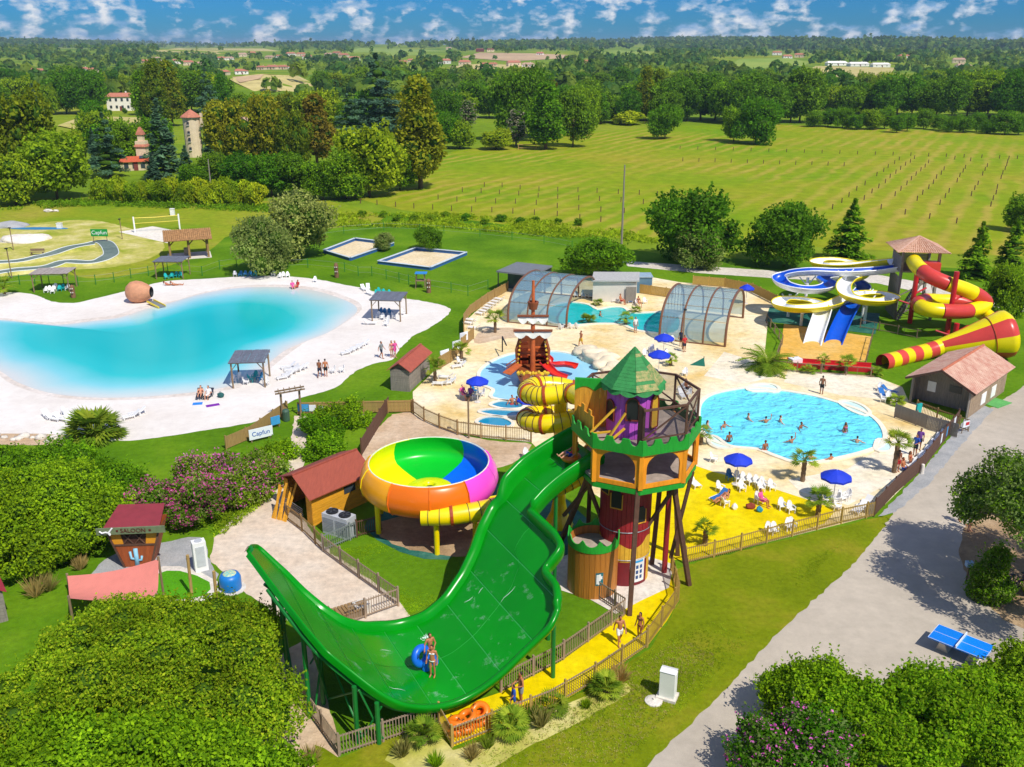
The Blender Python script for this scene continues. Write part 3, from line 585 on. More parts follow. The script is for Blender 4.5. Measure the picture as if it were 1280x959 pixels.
def put_tree(key, px, py, hpx, wpx, label, group=None, var=0, far=True):
    p = GT(px, py) if py < 262 else G(px, py)
    ppm = FPX / (p.y * CP - (p.z - CH) * SP)
    d = ray(px, py); cosv = math.sqrt(d.x ** 2 + d.y ** 2) / d.length
    h = hpx / ppm / max(.75, cosv); wd = wpx / ppm
    k = (key, var); mk, H0, W0 = SPEC[key]
    src = proto(k, lambda: mk(31 * var + 3))
    if k not in used_proto: used_proto.add(k); o = src; KIDS(src)
    else: o = copy_thing(src, label, (0, 0, 0))
    o.location = p - Vector((0, 0, .15)); o.rotation_euler = (0, 0, random.uniform(0, 6.28)); o.scale = (wd / W0, wd / W0, h / H0); o['label'] = label
    if group: o['group'] = group
    TREE_PX.append((px, py, hpx, wpx)); return o
# ---- trees one by one (left to right)
T1 = [('brown', 28, 240, 125, 88, 'large olive-brown broadleaf tree at the left picture edge', 0), ('oak', -22, 236, 110, 80, 'dark oak cut by the left picture edge', 0), ('bright', 72, 250, 86, 82, 'bright green broadleaf tree beside the left cedar', 0), ('bright', 20, 256, 60, 60, 'low bright green tree in the left corner of the field', 1),
 ('cedar', 138, 222, 78, 56, 'wide blue-green cedar left of the red tiled house', 0), ('pine', 207, 225, 96, 58, 'tall blue-green conifer between red house and stone tower', 0), ('pine', 193, 229, 36, 26, 'small conifer at the foot of the tall conifer', 1), ('pine', 235, 227, 44, 30, 'small conifer in front of the stone tower', 0), ('cedar', 268, 196, 84, 36, 'narrow blue-green cedar right of the stone tower', 1),
 ('brown', 291, 212, 82, 56, 'ochre-green broadleaf tree right of the stone tower', 1), ('brown', 338, 210, 92, 50, 'ochre broadleaf tree in front of the hidden manor', 0), ('rust', 397, 208, 86, 44, 'rust-tinted tree at the right end of the ochre trees', 0), ('brown', 370, 212, 70, 40, 'ochre-green tree beside the rust-tinted tree', 1),
 ('oak', 118, 168, 40, 36, 'green tree beside the white country house', 1), ('bright', 124, 190, 48, 42, 'bright green tree below the dry yellow field', 1), ('olivepoplar', 198, 160, 82, 30, 'tall olive poplar above the tall conifer, left one', 0), ('olivepoplar', 216, 158, 78, 30, 'tall olive poplar above the tall conifer, right one', 1), ('poplar', 183, 158, 66, 26, 'dark poplar right of the white country house', 0), ('oakb', 240, 142, 55, 48, 'dark oak behind the stone tower', 0), ('oak', 272, 140, 40, 44, 'oak in front of the yellow mound', 0), ('cedar', 262, 150, 62, 38, 'blue-green cedar rising behind the stone tower', 0),
 ('cedar', 474, 168, 96, 78, 'big spreading blue-green cedar left of centre', 1), ('cedar', 440, 172, 60, 50, 'lower blue-green cedar left of the big spreading one', 0), ('olivepoplar', 526, 236, 132, 58, 'tall olive tree with bare trunk at the meadow edge', 1), ('bright', 462, 246, 90, 80, 'bright green tree left of the tall bare-trunked tree', 0), ('oak', 436, 250, 60, 50, 'green tree at the left corner of the meadow', 1), ('bright', 500, 238, 55, 40, 'bright tree tucked behind the bare-trunked trunk', 1),
 ('bright', 432, 248, 44, 46, 'bright green bush left of the meadow corner', 1), ('oak', 404, 250, 52, 48, 'round green tree behind the willow pair', 0), ('oakb', 368, 246, 50, 50, 'dark green tree at right end of bamboo hedge', 1), ('oak', 340, 246, 52, 52, 'green tree behind the bamboo hedge end', 1), ('oakb', 305, 240, 48, 50, 'dark green tree behind the wooden pole', 0), ('oakb', 272, 234, 40, 44, 'dark green bush below the stone tower', 1), ('oak', 245, 238, 34, 40, 'green bush right of the small conifer', 0),
 ('oakb', 645, 176, 86, 62, 'big dark oak at the centre of the treeline', 0), ('oakb', 668, 172, 78, 50, 'dark oak right of the big central oak', 1), ('grey', 645, 183, 45, 26, 'bare grey tree in front of the central oaks', 0), ('poplar', 682, 187, 80, 40, 'tall green tree with pale trunk by the wooden gate', 1), ('oakb', 716, 184, 64, 46, 'dark tree right of the pale-trunked tree', 1), ('oak', 730, 168, 58, 40, 'green tree at right end of the central clump', 0), ('bright', 620, 187, 26, 40, 'low green bush left of the wooden gate', 0), ('bright', 575, 186, 34, 36, 'low green bush on the left meadow edge', 1), ('oak', 555, 186, 44, 40, 'green tree at the meadow edge behind the bare-trunked tree', 1), ('grey', 583, 160, 34, 26, 'bare grey tree behind the left meadow edge', 1), ('rust', 690, 150, 48, 22, 'rust-topped tree behind the pale-trunked tree', 1),
 ('midbush', 831, 174, 50, 42, 'lone round green tree standing in the meadow', 0), ('midbush', 944, 180, 60, 54, 'right of two touching round trees in the meadow', 1), ('oak', 917, 177, 44, 32, 'left of two touching round trees in the meadow', 0), ('bamboo', 787, 156, 20, 40, 'yellow-green thicket left of the lone meadow tree', 0), ('olivepoplar', 806, 152, 66, 22, 'tall thin pine behind the lone meadow tree, left one', 0), ('olivepoplar', 822, 150, 60, 20, 'tall thin pine behind the lone meadow tree, right one', 1),
 ('willow', 330, 342, 84, 70, 'left of the pair of grey-green willows by the lagoon', 0), ('willow', 374, 322, 88, 86, 'right of the pair of grey-green willows by the lagoon', 1), ('willow', 481, 313, 27, 27, 'small grey-green tree between the sand pits', 0), ('darkbush', 535, 312, 34, 36, 'small round dark tree behind the right sand pit', 0),
 ('midbush', 746, 347, 58, 78, 'round green bush tree behind the grey pool building', 0), ('darkbush', 868, 330, 100, 106, 'largest round dark green tree behind the pool grounds', 1), ('willow', 868, 336, 56, 60, 'grey-green shrub in front of the largest dark tree', 1), ('darkbush', 980, 332, 90, 92, 'round dark green tree left of the young fir', 0), ('fir', 1060, 326, 76, 66, 'young spreading fir left of the slide tower', 0), ('fir', 1218, 348, 70, 58, 'spreading fir right of the slide tower', 1), ('fir', 1262, 342, 66, 52, 'fir near the right picture edge', 0), ('midbush', 1252, 396, 72, 54, 'slim-stemmed green tree behind the yellow tube cone', 1), ('bright', 1276, 290, 46, 40, 'green bush at the right meadow edge', 0)]
for k, x, y, h, wd, lb, v in T1: put_tree(k, x, y, h, wd, lb, None, v)
# ---- treelines: one object per tree
rl = random.Random(5)
def line(keys, x0, x1, step, yf, hf, what, group, wf=1.0):
    x = x0; i = 0
    while x < x1:
        if wf == .9 and 214 < x < 266 and yf(x) > 190: x = 267
        y = yf(x) + rl.uniform(-3, 3); h = hf(x) * rl.uniform(.8, 1.2); k = rl.choice(keys)
        for xa, xb, yb, yt in ((284, 396, 118, 117), (134, 174, 140, 141), (74, 112, 168, 166)):
            if xa < x < xb and y > yb: h = max(7, min(h, y - yt))
        if 282 < x < 400 and 100 < y < 132: x += step; continue
        put_tree(k, x, y, h, h * wf * rl.uniform(.85, 1.15) * {'poplar': .45, 'olivepoplar': .45, 'rust': .45, 'pine': .55, 'cedar': .75}.get(k, .95), '%s, %s from the left' % (what, nth(i)), group, rl.randrange(2)); i += 1
        x += step * rl.uniform(.7, 1.3)
line(['oakb', 'oak', 'oakb', 'poplar'], 735, 1010, 15, lambda x: 153 - (x - 735) * .002, lambda x: 44 if x < 900 else 52, 'tree in the tall row behind the lone meadow trees', 'trees behind the meadow')
line(['oakb', 'oakb', 'oak', 'bright'], 1015, 1320, 15, lambda x: 142 + (x - 1015) * .02, lambda x: 36 + (x - 1015) * .07, 'tree in the back row right of the meadow', 'back row trees right')
line(['midbush', 'oak'], 1018, 1320, 17, lambda x: 160 + (x - 1018) * .03, lambda x: 24, 'low tree in the hedge edging the meadow on the right', 'hedge trees right')
line(['oakb', 'oak', 'cedar', 'bright', 'oakb'], 560, 740, 15, lambda x: 150, lambda x: 42, 'tree in the wood left of the central oaks', 'wood behind the left meadow edge', .9)
line(['oak', 'oakb', 'bright', 'brown', 'poplar'], 330, 560, 17, lambda x: 168 - abs(x - 440) * .05, lambda x: 46, 'tree in the wood around the big spreading cedar', 'wood around the cedar', .9)
line(['oak', 'oakb', 'pine', 'bright', 'poplar'], -20, 330, 19, lambda x: 142 + (6 if x < 60 else 0), lambda x: 44, 'tree in the wood behind the white country house', 'wood behind the country house', .9)
line(['oakb', 'oak', 'bright', 'pine'], 80, 330, 20, lambda x: 205, lambda x: 50, 'tree in the wood around the stone tower', 'wood around the stone tower', .9)
line(['oak', 'oakb', 'bright'], -30, 700, 21, lambda x: 116, lambda x: 27, 'tree in the far wood below the village', 'far wood below the village', 1.0)
line(['oakb', 'oak', 'bright'], 700, 1310, 21, lambda x: 118, lambda x: 26, 'tree in the far wood right of centre', 'far wood right of centre', 1.0)
line(['bamboo'], 126, 322, 7, lambda x: 251 + (x - 128) * .03, lambda x: 30, 'yellow-green bamboo clump in the hedge across the left field', 'bamboo hedge clumps', .7)
line(['shrub'], 452, 730, 21, lambda x: 273 + (x - 452) * .03, lambda x: 10, 'small shrub in the row along the near meadow edge', 'shrubs along the near meadow edge', 1.3)
# ---- houses of the countryside (pixel x, base y, width px, wall, roof)
wall_w = mat('white_render', '#efe9df', .8, .06, 1, .1); wall_c = mat('cream_render', '#dcc8a6', .8, .1, 1, .1); roof_r = mat('terracotta_roof', '#b9745a', .8, .2, 2, .3); roof_d = mat('dark_red_roof', '#7a3b34', .8, .2, 2, .3); roof_p = mat('pale_tile_roof', '#b9977f', .8, .15, 2, .3); shut = mat('dark_window_glass', '#39424a', .3, .1, 2)
HOUSES = [(42, 91, 30, 'c', 'r'), (28, 99, 14, 'w', 'p'), (72, 92, 24, 'c', 'r'), (111, 90, 20, 'c', 'r'), (108, 103, 17, 'w', 'd'), (134, 112, 12, 'w', 'p'), (188, 78, 24, 'c', 'p'), (242, 82, 22, 'c', 'r'), (222, 80, 14, 'w', 'r'), (282, 74, 18, 'c', 'r'), (302, 93, 13, 'w', 'r'), (309, 70, 20, 'c', 'd'), (334, 88, 24, 'c', 'p'), (360, 88, 22, 'w', 'p'), (343, 73, 20, 'w', 'p'), (370, 71, 22, 'c', 'r'), (384, 74, 16, 'w', 'r'), (280, 94, 12, 'c', 'r'), (237, 93, 13, 'c', 'r'), (416, 69, 18, 'w', 'r'), (430, 72, 16, 'c', 'r'), (443, 76, 16, 'w', 'r'), (509, 79, 18, 'c', 'r'), (556, 80, 14, 'w', 'r'), (581, 82, 16, 'c', 'r'), (611, 83, 18, 'w', 'p'), (642, 83, 14, 'c', 'r'), (660, 84, 14, 'w', 'p'), (600, 65, 12, 'd', 'd'), (613, 65, 10, 'c', 'd'), (561, 62, 14, 'c', 'p'), (675, 69, 9, 'w', 'r'), (731, 80, 12, 'c', 'r'), (971, 69, 13, 'w', 'r'), (984, 73, 12, 'w', 'r'), (999, 72, 10, 'c', 'r'), (1129, 74, 14, 'w', 'r'), (1198, 79, 14, 'c', 'p'), (1203, 87, 16, 'w', 'p'), (1045, 82, 22, 'w', 'w'), (1072, 83, 22, 'w', 'w'), (1100, 84, 24, 'w', 'w')]
HW = {'w': wall_w, 'c': wall_c, 'd': roof_d}; HR = {'r': roof_r, 'd': roof_d, 'p': roof_p, 'w': wall_w}
rh = random.Random(3)
CN = {'w': 'white', 'c': 'cream', 'd': 'dark red'}; RN = {'r': 'terracotta', 'd': 'dark red', 'p': 'pale tiled', 'w': 'white'}
def house(p, w_, d_, h_, rz, wm, rm, label, wins=4, floors=1):
    t = thing('house', label, 'house', p, rz)
    MB().box((0, 0, h_ / 2 - 1), (w_, d_, h_ + 2)).build('wall', wm, t)
    mb = MB(); e = .5; rhh = d_ * .22
    a = [(-w_ / 2 - e, -d_ / 2 - e, h_ - .05), (w_ / 2 + e, -d_ / 2 - e, h_ - .05), (w_ / 2 + e, d_ / 2 + e, h_ - .05), (-w_ / 2 - e, d_ / 2 + e, h_ - .05), (-w_ / 2 + d_ * .15, 0, h_ + rhh), (w_ / 2 - d_ * .15, 0, h_ + rhh)]
    mb.add(a, [(0, 1, 5, 4), (1, 2, 5), (2, 3, 4, 5), (3, 0, 4), (3, 2, 1, 0)])
    r = mb.build('roof', rm, t); MB().box((w_ * .22, .4, h_ + rhh), (.6, .6, 1.3)).build('chimney', wm, r)
    wm_ = MB().box((0, 0, 0), (1.0, .12, 1.3)).mesh('window', shut)
    for f in range(floors):
        for i in range(wins): link('window', wm_, t, loc=(-w_ / 2 + w_ * (i + .7) / (wins + .4), -d_ / 2 - .02, h_ * (f + .55) / floors))
    MB().box((w_ * .04, -d_ / 2 - .03, 1.0), (1.0, .12, 2.1)).build('door', roof_d, t)
    return t
_h2 = []
for (x, y, wp, a, b) in HOUSES:
    k = 1 if b == 'w' else max(1, round(wp / 11))
    for j in range(k): _h2.append((x + (j - (k - 1) / 2) * wp / k * 1.15, y + rh.uniform(-1.2, 1.2) * (k > 1), wp / k * rh.uniform(.8, 1.15), rh.choice('wcc') if k > 1 else a, rh.choice('rrp') if k > 1 else b))
HOUSES = _h2
for i, (x, y, wp, a, b) in enumerate(HOUSES):
    p = GT(x, y); ppm = FPX / (p.length); w_ = min(max(10, wp / ppm), 16 if b != 'w' else 30); d_ = min(w_ * .7, 9 + rh.uniform(0, 2)); long = b == 'w'
    house(p, w_, d_, 3.2 if w_ < 14 or long else 4.5, rh.uniform(-.35, .35), HW[a], HR[b], '%s, %s from the left across the countryside' % ('long white greenhouse in the far valley' if long else 'distant %s house with %s roof' % (CN[a], RN[b]), nth(sorted(h[0] for h in HOUSES).index(x))), 3)
p = GT(153, 138); ppm = FPX / p.length
house(p, 27 / ppm, 17 / ppm, 15 / ppm, .12, wall_w, roof_r, 'white two-storey country house with terracotta roof beside the dry field', 4, 2)
p = GT(170, 212); ppm = FPX / p.length
h1 = house(p, 30 / ppm, 22 / ppm, 10 / ppm, .3, wall_c, mat('orange_tiles', '#c25a34', .8, .2, 2, .3), 'orange tiled house with a solar panel among conifers', 3)
MB().bar((1.2, -1.0, 10 / ppm + .9), (3.0, -1.0, 10 / ppm + .9), 1.2, .08, up=(0, -.4, 1)).build('solar_panel', mat('solar_glass', '#20324e', .2, .05, 2), h1)
# small two-tier turret by that house
p = GT(181, 210); ppm = FPX / p.length
t = thing('turret', 'slim turret with two red tiled roofs beside the orange house', 'turret', p)
MB().box((0, 0, 15 / ppm), (11 / ppm, 11 / ppm, 30 / ppm)).build('wall', wall_c, t)
for z, r_ in ((24, 10), (37, 6)):
    MB().lathe([(r_ / ppm, z / ppm), (r_ * .75 / ppm, (z + 3) / ppm), (r_ * .25 / ppm, (z + 8) / ppm), (0.01, (z + 8.5) / ppm)], n=4, a0=.78, a1=.78 + 2 * math.pi).build('roof', roof_r, t)
MB().box((0, 0, 34 / ppm), (6 / ppm, 6 / ppm, 10 / ppm)).build('lantern', wall_c, t)
# round stone tower of the manor
p = GT(244, 196); ppm = FPX / p.length
t = thing('stone_tower', 'tall cream stone tower with conical red roof among trees', 'tower', p)
MB().lathe([(9.5 / ppm, 0), (9.5 / ppm, 42 / ppm), (10.5 / ppm, 43 / ppm), (10.5 / ppm, 45 / ppm)], n=16).build('wall', wall_c, t, smooth=False)
MB().lathe([(12.5 / ppm, 44.5 / ppm), (11 / ppm, 46 / ppm), (.1, 53 / ppm)], n=8).build('roof', roof_r, t)
MB().box((12 / ppm, 0, 40 / ppm), (3 / ppm, 3 / ppm, 18 / ppm)).build('chimney', wall_c, t)
for z, s in ((38, 3.2), (28, 3.0), (20, 4.5), (10, 3.2)):
    wv = MB().box((-1 / ppm, -9.5 / ppm, z / ppm), (2.6 / ppm, .4, s / ppm)).build('window', shut, t); MB().box((-1 / ppm, -9.6 / ppm, (z - s * .55) / ppm), (3.4 / ppm, .5, .5 / ppm)).build('sill', wall_w, wv)
p = GT(325, 190); ppm = FPX / p.length
house(p, 50 / ppm, 30 / ppm, 34 / ppm, 0, wall_c, roof_p, 'old cream manor house hidden behind the ochre trees', 5, 3)
# ---- far woods: uncountable, one mass
def far_woods():
    rg = np.random.default_rng(99); boxes = [(x, y, wp) for x, y, wp, a, b in HOUSES] + [(153, 138, 30)]
    fields = [[(280, 93), (402, 122)], [(72, 146), (180, 166)], [(575, 66), (712, 78)], [(745, 62), (820, 71)], [(905, 73), (1012, 88)], [(1000, 83), (1120, 97)], [(1050, 97), (1145, 110)], [(440, 60), (560, 70)], [(200, 60), (350, 67)], [(560, 80), (690, 89)]]
    PV, NV, SZ = [], [], []; cnt = 0
    y = 128.0
    while y > 47:
        p0 = GT(640, max(y, 47.5)); dist = p0.y
        cw = 11 * FPX / dist; x = -90 + rg.uniform(0, cw)
        while x < 1370:
            px, py = x + rg.uniform(-.4, .4) * cw, y + rg.uniform(-.5, .5) * cw * .25
            p = GT(px, py); dd = math.hypot(p.x, p.y); hp = 10 * FPX / dd
            ok = dd < 8300
            for a, b, wp in boxes:
                if abs(px - a) < wp * .62 and b - 3 < py < b + hp * .75: ok = False
            for (xa, ya), (xb, yb) in fields:
                if xa < px < xb and ya < py < yb + hp * .6 and rg.uniform() < .96: ok = False
            if py > 112 and 740 < px: ok = ok and rg.uniform() < .8
            if 1000 > px > 640 and py > 120: ok = ok and True
            nz = math.sin(px * .021 + py * .13) + math.sin(px * .043 - py * .21 + 2)
            if nz < -1.1 and py < 104: ok = ok and rg.uniform() < .2
            if ok:
                n = 46 if dd < 1200 else (26 if dd < 2600 else 14); r = rg.uniform(3.6, 6.5) * (1 if dd < 2600 else 1.5); h = r * rg.uniform(1.5, 2.4)
                if rg.uniform() < .15: h *= 1.4; r *= .6
                d = rg.normal(size=(n, 3)); d /= np.linalg.norm(d, axis=1, keepdims=True); d[:, 2] = np.abs(d[:, 2]) * 1.0 - .15
                c = d * [r, r, h * .55] + [p.x, p.y, p.z + h * .45]
                PV.append(c); NV.append(d + rg.normal(size=(n, 3)) * .3); SZ.append(np.full(n, r * (.40 if n == 46 else .52 if n == 26 else .75))); cnt += 1
            x += cw * rg.uniform(.6, 1.25)
        y -= max(.55, cw * .26)
    me = leaf_mesh('far_woods', np.vstack(PV), np.vstack(NV), np.concatenate(SZ), rg, [lm['far']], aspect=.8)
    o = link('far_woods', me, kind='stuff'); tag(o, 'dark green woods covering the far countryside to the horizon', 'woods')
    print('far trees', cnt)
far_woods()
# ================================================================== GREEN HALF-PIPE SLIDE
green_gel = mat('green_gelcoat', '#048c10', .22, .12, .35, spec=.25); green_dk = mat('green_gelcoat_lip', '#058c14', .25, .10, .5, spec=.25); joint_m = mat('pale_green_joint', '#3fc25a', .4, .1, 2)
foam = mat('white_foam', '#e8f4f2', .6, .05, 4)
SA = Vector((3.7, 48.1, 0)); SAX = Vector((-.89, -.456, 0)).normalized(); SE = SA + SAX * 20; SN = Vector((-SAX.y, SAX.x, 0)); SLEN = 20
if SN.y > 0: SN = -SN                      # towards the near side
_prof = [(-2, 7.9), (0, 7.4), (2, 6.6), (4, 5.5), (6, 4.0), (8, 2.5), (10, 1.3), (11.5, .9), (13, 1.15), (14.5, 2.0), (16, 3.4), (17.5, 5.1), (19, 7.0), (20, 8.3), (22, 11)]
def sz(s):
    for i in range(len(_prof) - 1):
        if _prof[i][0] <= s <= _prof[i + 1][0]:
            p = [_prof[max(0, min(len(_prof) - 1, i + k))] for k in (-1, 0, 1, 2)]; h = p[2][0] - p[1][0]; t = (s - p[1][0]) / h
            m1 = (p[2][1] - p[0][1]) / max(.01, p[2][0] - p[0][0]) * h; m2 = (p[3][1] - p[1][1]) / max(.01, p[3][0] - p[1][0]) * h
            return (2 * t**3 - 3 * t * t + 1) * p[1][1] + (t**3 - 2 * t * t + t) * m1 + (-2 * t**3 + 3 * t * t) * p[2][1] + (t**3 - t * t) * m2
    return _prof[0][1] if s < 0 else _prof[-1][1]
def on_slide(px, py):
    d = ray(px, py); prev = None; t = 20.0
    while t < 75:
        q = Vector((0, 0, CH)) + d * t; s = (q - SA).dot(SAX)
        f = q.z - sz(s) if s < 22.4 else 1.0
        if prev is not None and prev > 0 >= f: return s, (q - SA).dot(SN)
        prev = f; t += .05
    return None
def sp(s, n, up=0.0):                      # surface point, lifted along the surface normal
    ds = (sz(s + .05) - sz(s - .05)) / .1; nz = 1 / math.sqrt(1 + ds * ds)
    q = SA + SAX * (s - ds * nz * up) + SN * n; return Vector((q.x, q.y, sz(s) + nz * up))
FARE = [(-.6, -1.1), (2.5, -1.1), (3.7, -.75), (4.4, -.35), (4.8, -.5), (5.7, .1), (6.7, .8), (7.7, 1.55), (9, 2.15), (10.3, 2.25), (11.5, 2.0), (12.7, 1.9), (13.8, 2.05), (14.8, 2.0), (15.6, 1.8), (16.3, .9), (16.8, -.2), (17.7, -1.35), (18.1, -.6), (18.55, .6)]
NEARE = [(-.6, 1.55), (2.2, 1.65), (3.0, 1.75), (3.8, 2.0), (4.25, 2.0), (4.3, 4.9), (4.45, 5.8), (5.4, 5.95), (5.65, 6.3), (5.7, 7.5), (6.0, 8.2), (6.7, 8.75), (7.8, 9.1), (9.4, 9.15), (10.8, 9.1), (11.8, 9.1), (13.3, 9.15), (14.3, 9.2), (15.1, 8.9), (16.1, 8.1), (16.8, 7.2), (17.3, 5.9), (17.7, 4.3), (18.1, 2.8), (18.4, 1.5), (18.55, 1.0)]
NEARE = [(a, b - .42 if 7.5 < a < 16.5 else b) for a, b in NEARE]; FARE = [(a, b + .3 if 6 < a < 15 else b) for a, b in FARE]
def ev(l, s):
    for (a, b), (c, d) in zip(l, l[1:]):
        if a <= s <= c: return b + (d - b) * (s - a) / max(1e-6, c - a)
    return l[0][1] if s < l[0][0] else l[-1][1]
gs = thing('half_pipe_slide', 'huge green half-pipe water slide sweeping down from the castle tower', 'water slide', SA + SAX * 11)
BASE = gs.location.copy()
def loc(p): return Vector(p) - BASE
brk = [-.6, 1.2, 2.9, 4.3, 5.8, 7.5, 9.2, 10.9, 12.6, 14.3, 15.8, 17.0, 18.55]
under = MB(); rows = []
ss = sorted(set([round(-.6 + i * .19, 3) for i in range(101)] + [4.25, 4.3, 4.45, 5.65, 5.7]))
for s in ss:
    a, b = ev(FARE, s), ev(NEARE, s); rows.append([loc(sp(s, a + (b - a) * k / 14, -.03)) for k in range(15)])
under.grid(rows); surf = under.build('slide_bed', joint_m, gs, smooth=True)
for i in range(len(brk) - 1):
    s0, s1 = brk[i] + .02, brk[i + 1] - .02; nn = 1 if s1 < 4.4 else (2 if s1 < 16 else 1)
    for j in range(nn):
        mb = MB(); rows = []
        for q in range(9):
            s = s0 + (s1 - s0) * q / 8; a, b = ev(FARE, s), ev(NEARE, s); a0 = a + (b - a) * j / nn + .015; b0 = a + (b - a) * (j + 1) / nn - .015
            rows.append([loc(sp(s, a0 + (b0 - a0) * k / 8, .0)) for k in range(9)])
        mb.grid(rows); mb.build('bed_panel', green_gel, gs, smooth=True)
def walled(E_, sg, hf):
    P2 = [(a, b) for a, b in E_]; q = []
    for (a, b), (c, d) in zip(P2, P2[1:]):
        L = math.hypot(c - a, d - b); k = max(1, int(L / .14))
        for t_ in range(k): q.append((a + (c - a) * t_ / k, b + (d - b) * t_ / k))
    q.append(P2[-1])
    for _ in range(2): q = [q[0]] + [((q[k - 1][0] + 2 * q[k][0] + q[k + 1][0]) / 4, (q[k - 1][1] + 2 * q[k][1] + q[k + 1][1]) / 4) for k in range(1, len(q) - 1)] + [q[-1]]
    rows = []
    for k, (s, n_) in enumerate(q):
        a, b = q[max(0, k - 3)], q[min(len(q) - 1, k + 3)]; ds, dn = b[0] - a[0], b[1] - a[1]; l = math.hypot(ds, dn) or 1; os_, on = -dn / l * sg, ds / l * sg
        h = hf(s); f = .13 if s < 13 else max(.03, .13 - (s - 13) * .02)
        rows.append([loc(sp(s + os_ * o, n_ + on * o, u)) for o, u in ((-.04, -.05), (f * .3, h * .45), (f, h * .85), (f * 2, h), (f * 3.2, h * .9), (f * 3, h * .3), (f * 1.4, -.2))])
    MB().grid(rows).build('side_wall', green_dk, gs, smooth=True)
tp = lambda s: 1 if s < 13 else max(.3, 1 - (s - 13) * .15)
walled(FARE, -1, lambda s: .95 if s < 3.6 else (.95 - (s - 3.6) * .6 if s < 4.5 else .40 * tp(s)))
walled(NEARE, 1, lambda s: .95 if s < 3.8 else (.6 if s < 6.2 else .32 * tp(s)))
# end wall at the tip and the notch drop
for s, w0 in ((18.55, None),):
    a, b = ev(FARE, s), ev(NEARE, s); m = MB(); m.grid([[loc(sp(s, a - .1, -.1)), loc(sp(s, b + .1, -.1))], [loc(sp(s + .05, a - .1, .3)), loc(sp(s + .05, b + .1, .3))]]); m.build('end_wall', green_dk, gs)
# stringers and struts below
for n_ in (2.4, 5.5, 8.6):
    pts = [loc(sp(s, min(n_, ev(NEARE, s) - .2), -.35)) for s in np.linspace(5.5, 18, 24)]; MB().tube(pts, .09, 6).build('stringer', green_metal, gs)
for s in (6.3, 9.0, 12.0, 14.2, 16.0, 17.4):
    a, b = ev(FARE, s) + .5, ev(NEARE, s) - .5
    MB().tube([loc(sp(s, a, -.3)), loc(sp(s, b, -.3))], .08, 6).build('cross_beam', green_metal, gs)
for s, n_ in ((2.2, 1.2), (2.2, -.8), (4.0, 1.4), (5.0, 5.4), (6.3, 8.2), (6.6, 6.0), (15.8, 8.2), (15.0, 8.7), (16.4, 5.0), (17.5, 3.0), (17.2, 5.6), (16.4, 2.0), (17.3, .2), (7.5, 2.4)):
    q = sp(s, n_, -.3); MB().tube([loc((q.x, q.y, 0)), loc(q)], .11, 8).build('support_post', green_metal, gs)
for (s0, n0), (s1, n1) in (((16.4, 5.0), (17.2, 5.6)), ((15.8, 8.2), (16.4, 5)), ((16.4, 5), (16.4, 2)), ((17.5, 3), (17.3, .2)), ((15.0, 8.7), (15.8, 8.2))):
    a, b = sp(s0, n0), sp(s1, n1); MB().tube([loc((a.x, a.y, .2)), loc(b + Vector((0, 0, -.5)))], .05, 6).build('brace', green_metal, gs); MB().tube([loc((b.x, b.y, .2)), loc(a + Vector((0, 0, -.5)))], .05, 6).build('brace', green_metal, gs)
# water streaks and splashes on the bed
wsp = random.Random(4)
for i in range(5):
    s, n_ = wsp.uniform(6, 15), wsp.uniform(2.8, 8.6); L = wsp.uniform(.2, .9); an = wsp.uniform(-.2, .2); mb = MB(); rws = []
    for k in range(5):
        f = k / 4; ww = .012 * math.sin(f * math.pi) + .003; q = an + .15 * math.sin(f * 5 + i); rws.append([loc(sp(s + L * f * math.cos(q), n_ + L * f * math.sin(q) - ww, .012)), loc(sp(s + L * f * math.cos(q), n_ + L * f * math.sin(q) + ww, .012))])
    mb.grid(rws); mb.build('water_streak', foam, gs)
film = bpy.data.materials.new('water_film_painted_sheen'); film.use_nodes = True; _n = film.node_tree.nodes; _l = film.node_tree.links; _b = _n['Principled BSDF']; _b.inputs['Base Color'].default_value = (.75, .95, .92, 1); _b.inputs['Roughness'].default_value = .15  # water film whose pale colour paints the wet sheen on the bed
_t = _n.new('ShaderNodeBsdfTransparent'); _x = _n.new('ShaderNodeMixShader'); _z = _n.new('ShaderNodeTexNoise'); _z.inputs['Scale'].default_value = 1.3; _z.inputs['Detail'].default_value = 7; _z.inputs['Roughness'].default_value = .7; _c = _n.new('ShaderNodeTexCoord'); _l.new(_c.outputs['Object'], _z.inputs['Vector'])
_r = _n.new('ShaderNodeMapRange'); _r.inputs['From Min'].default_value = .57; _r.inputs['From Max'].default_value = .85; _r.inputs['To Max'].default_value = .38; _l.new(_z.outputs[0], _r.inputs[0]); _l.new(_r.outputs[0], _x.inputs[0]); _l.new(_t.outputs[0], _x.inputs[1]); _l.new(_b.outputs[0], _x.inputs[2]); _l.new(_x.outputs[0], _n['Material Output'].inputs[0])
MB().grid([[loc(sp(s, max(ev(FARE, s) + .4, .5) + (ev(NEARE, s) - .3 - max(ev(FARE, s) + .4, .5)) * k / 8, .008)) for k in range(9)] for s in np.linspace(6, 16, 30)]).build('wet_sheen_film', film, gs, smooth=True)
for s, n_, r_ in ((10.9, 3.6, .22),):
    mb = MB()
    for k in range(70):
        a, q = wsp.gauss(0, 1), wsp.gauss(0, 1); c = loc(sp(s + q * r_ * .5, n_ + a * r_ * .35, .01)); w_ = wsp.uniform(.008, .03); mb.blob(c, (w_, w_, w_ * .5), k, .2, 1)
    mb.build('foam_patch', foam, gs, smooth=True, kind='stuff')
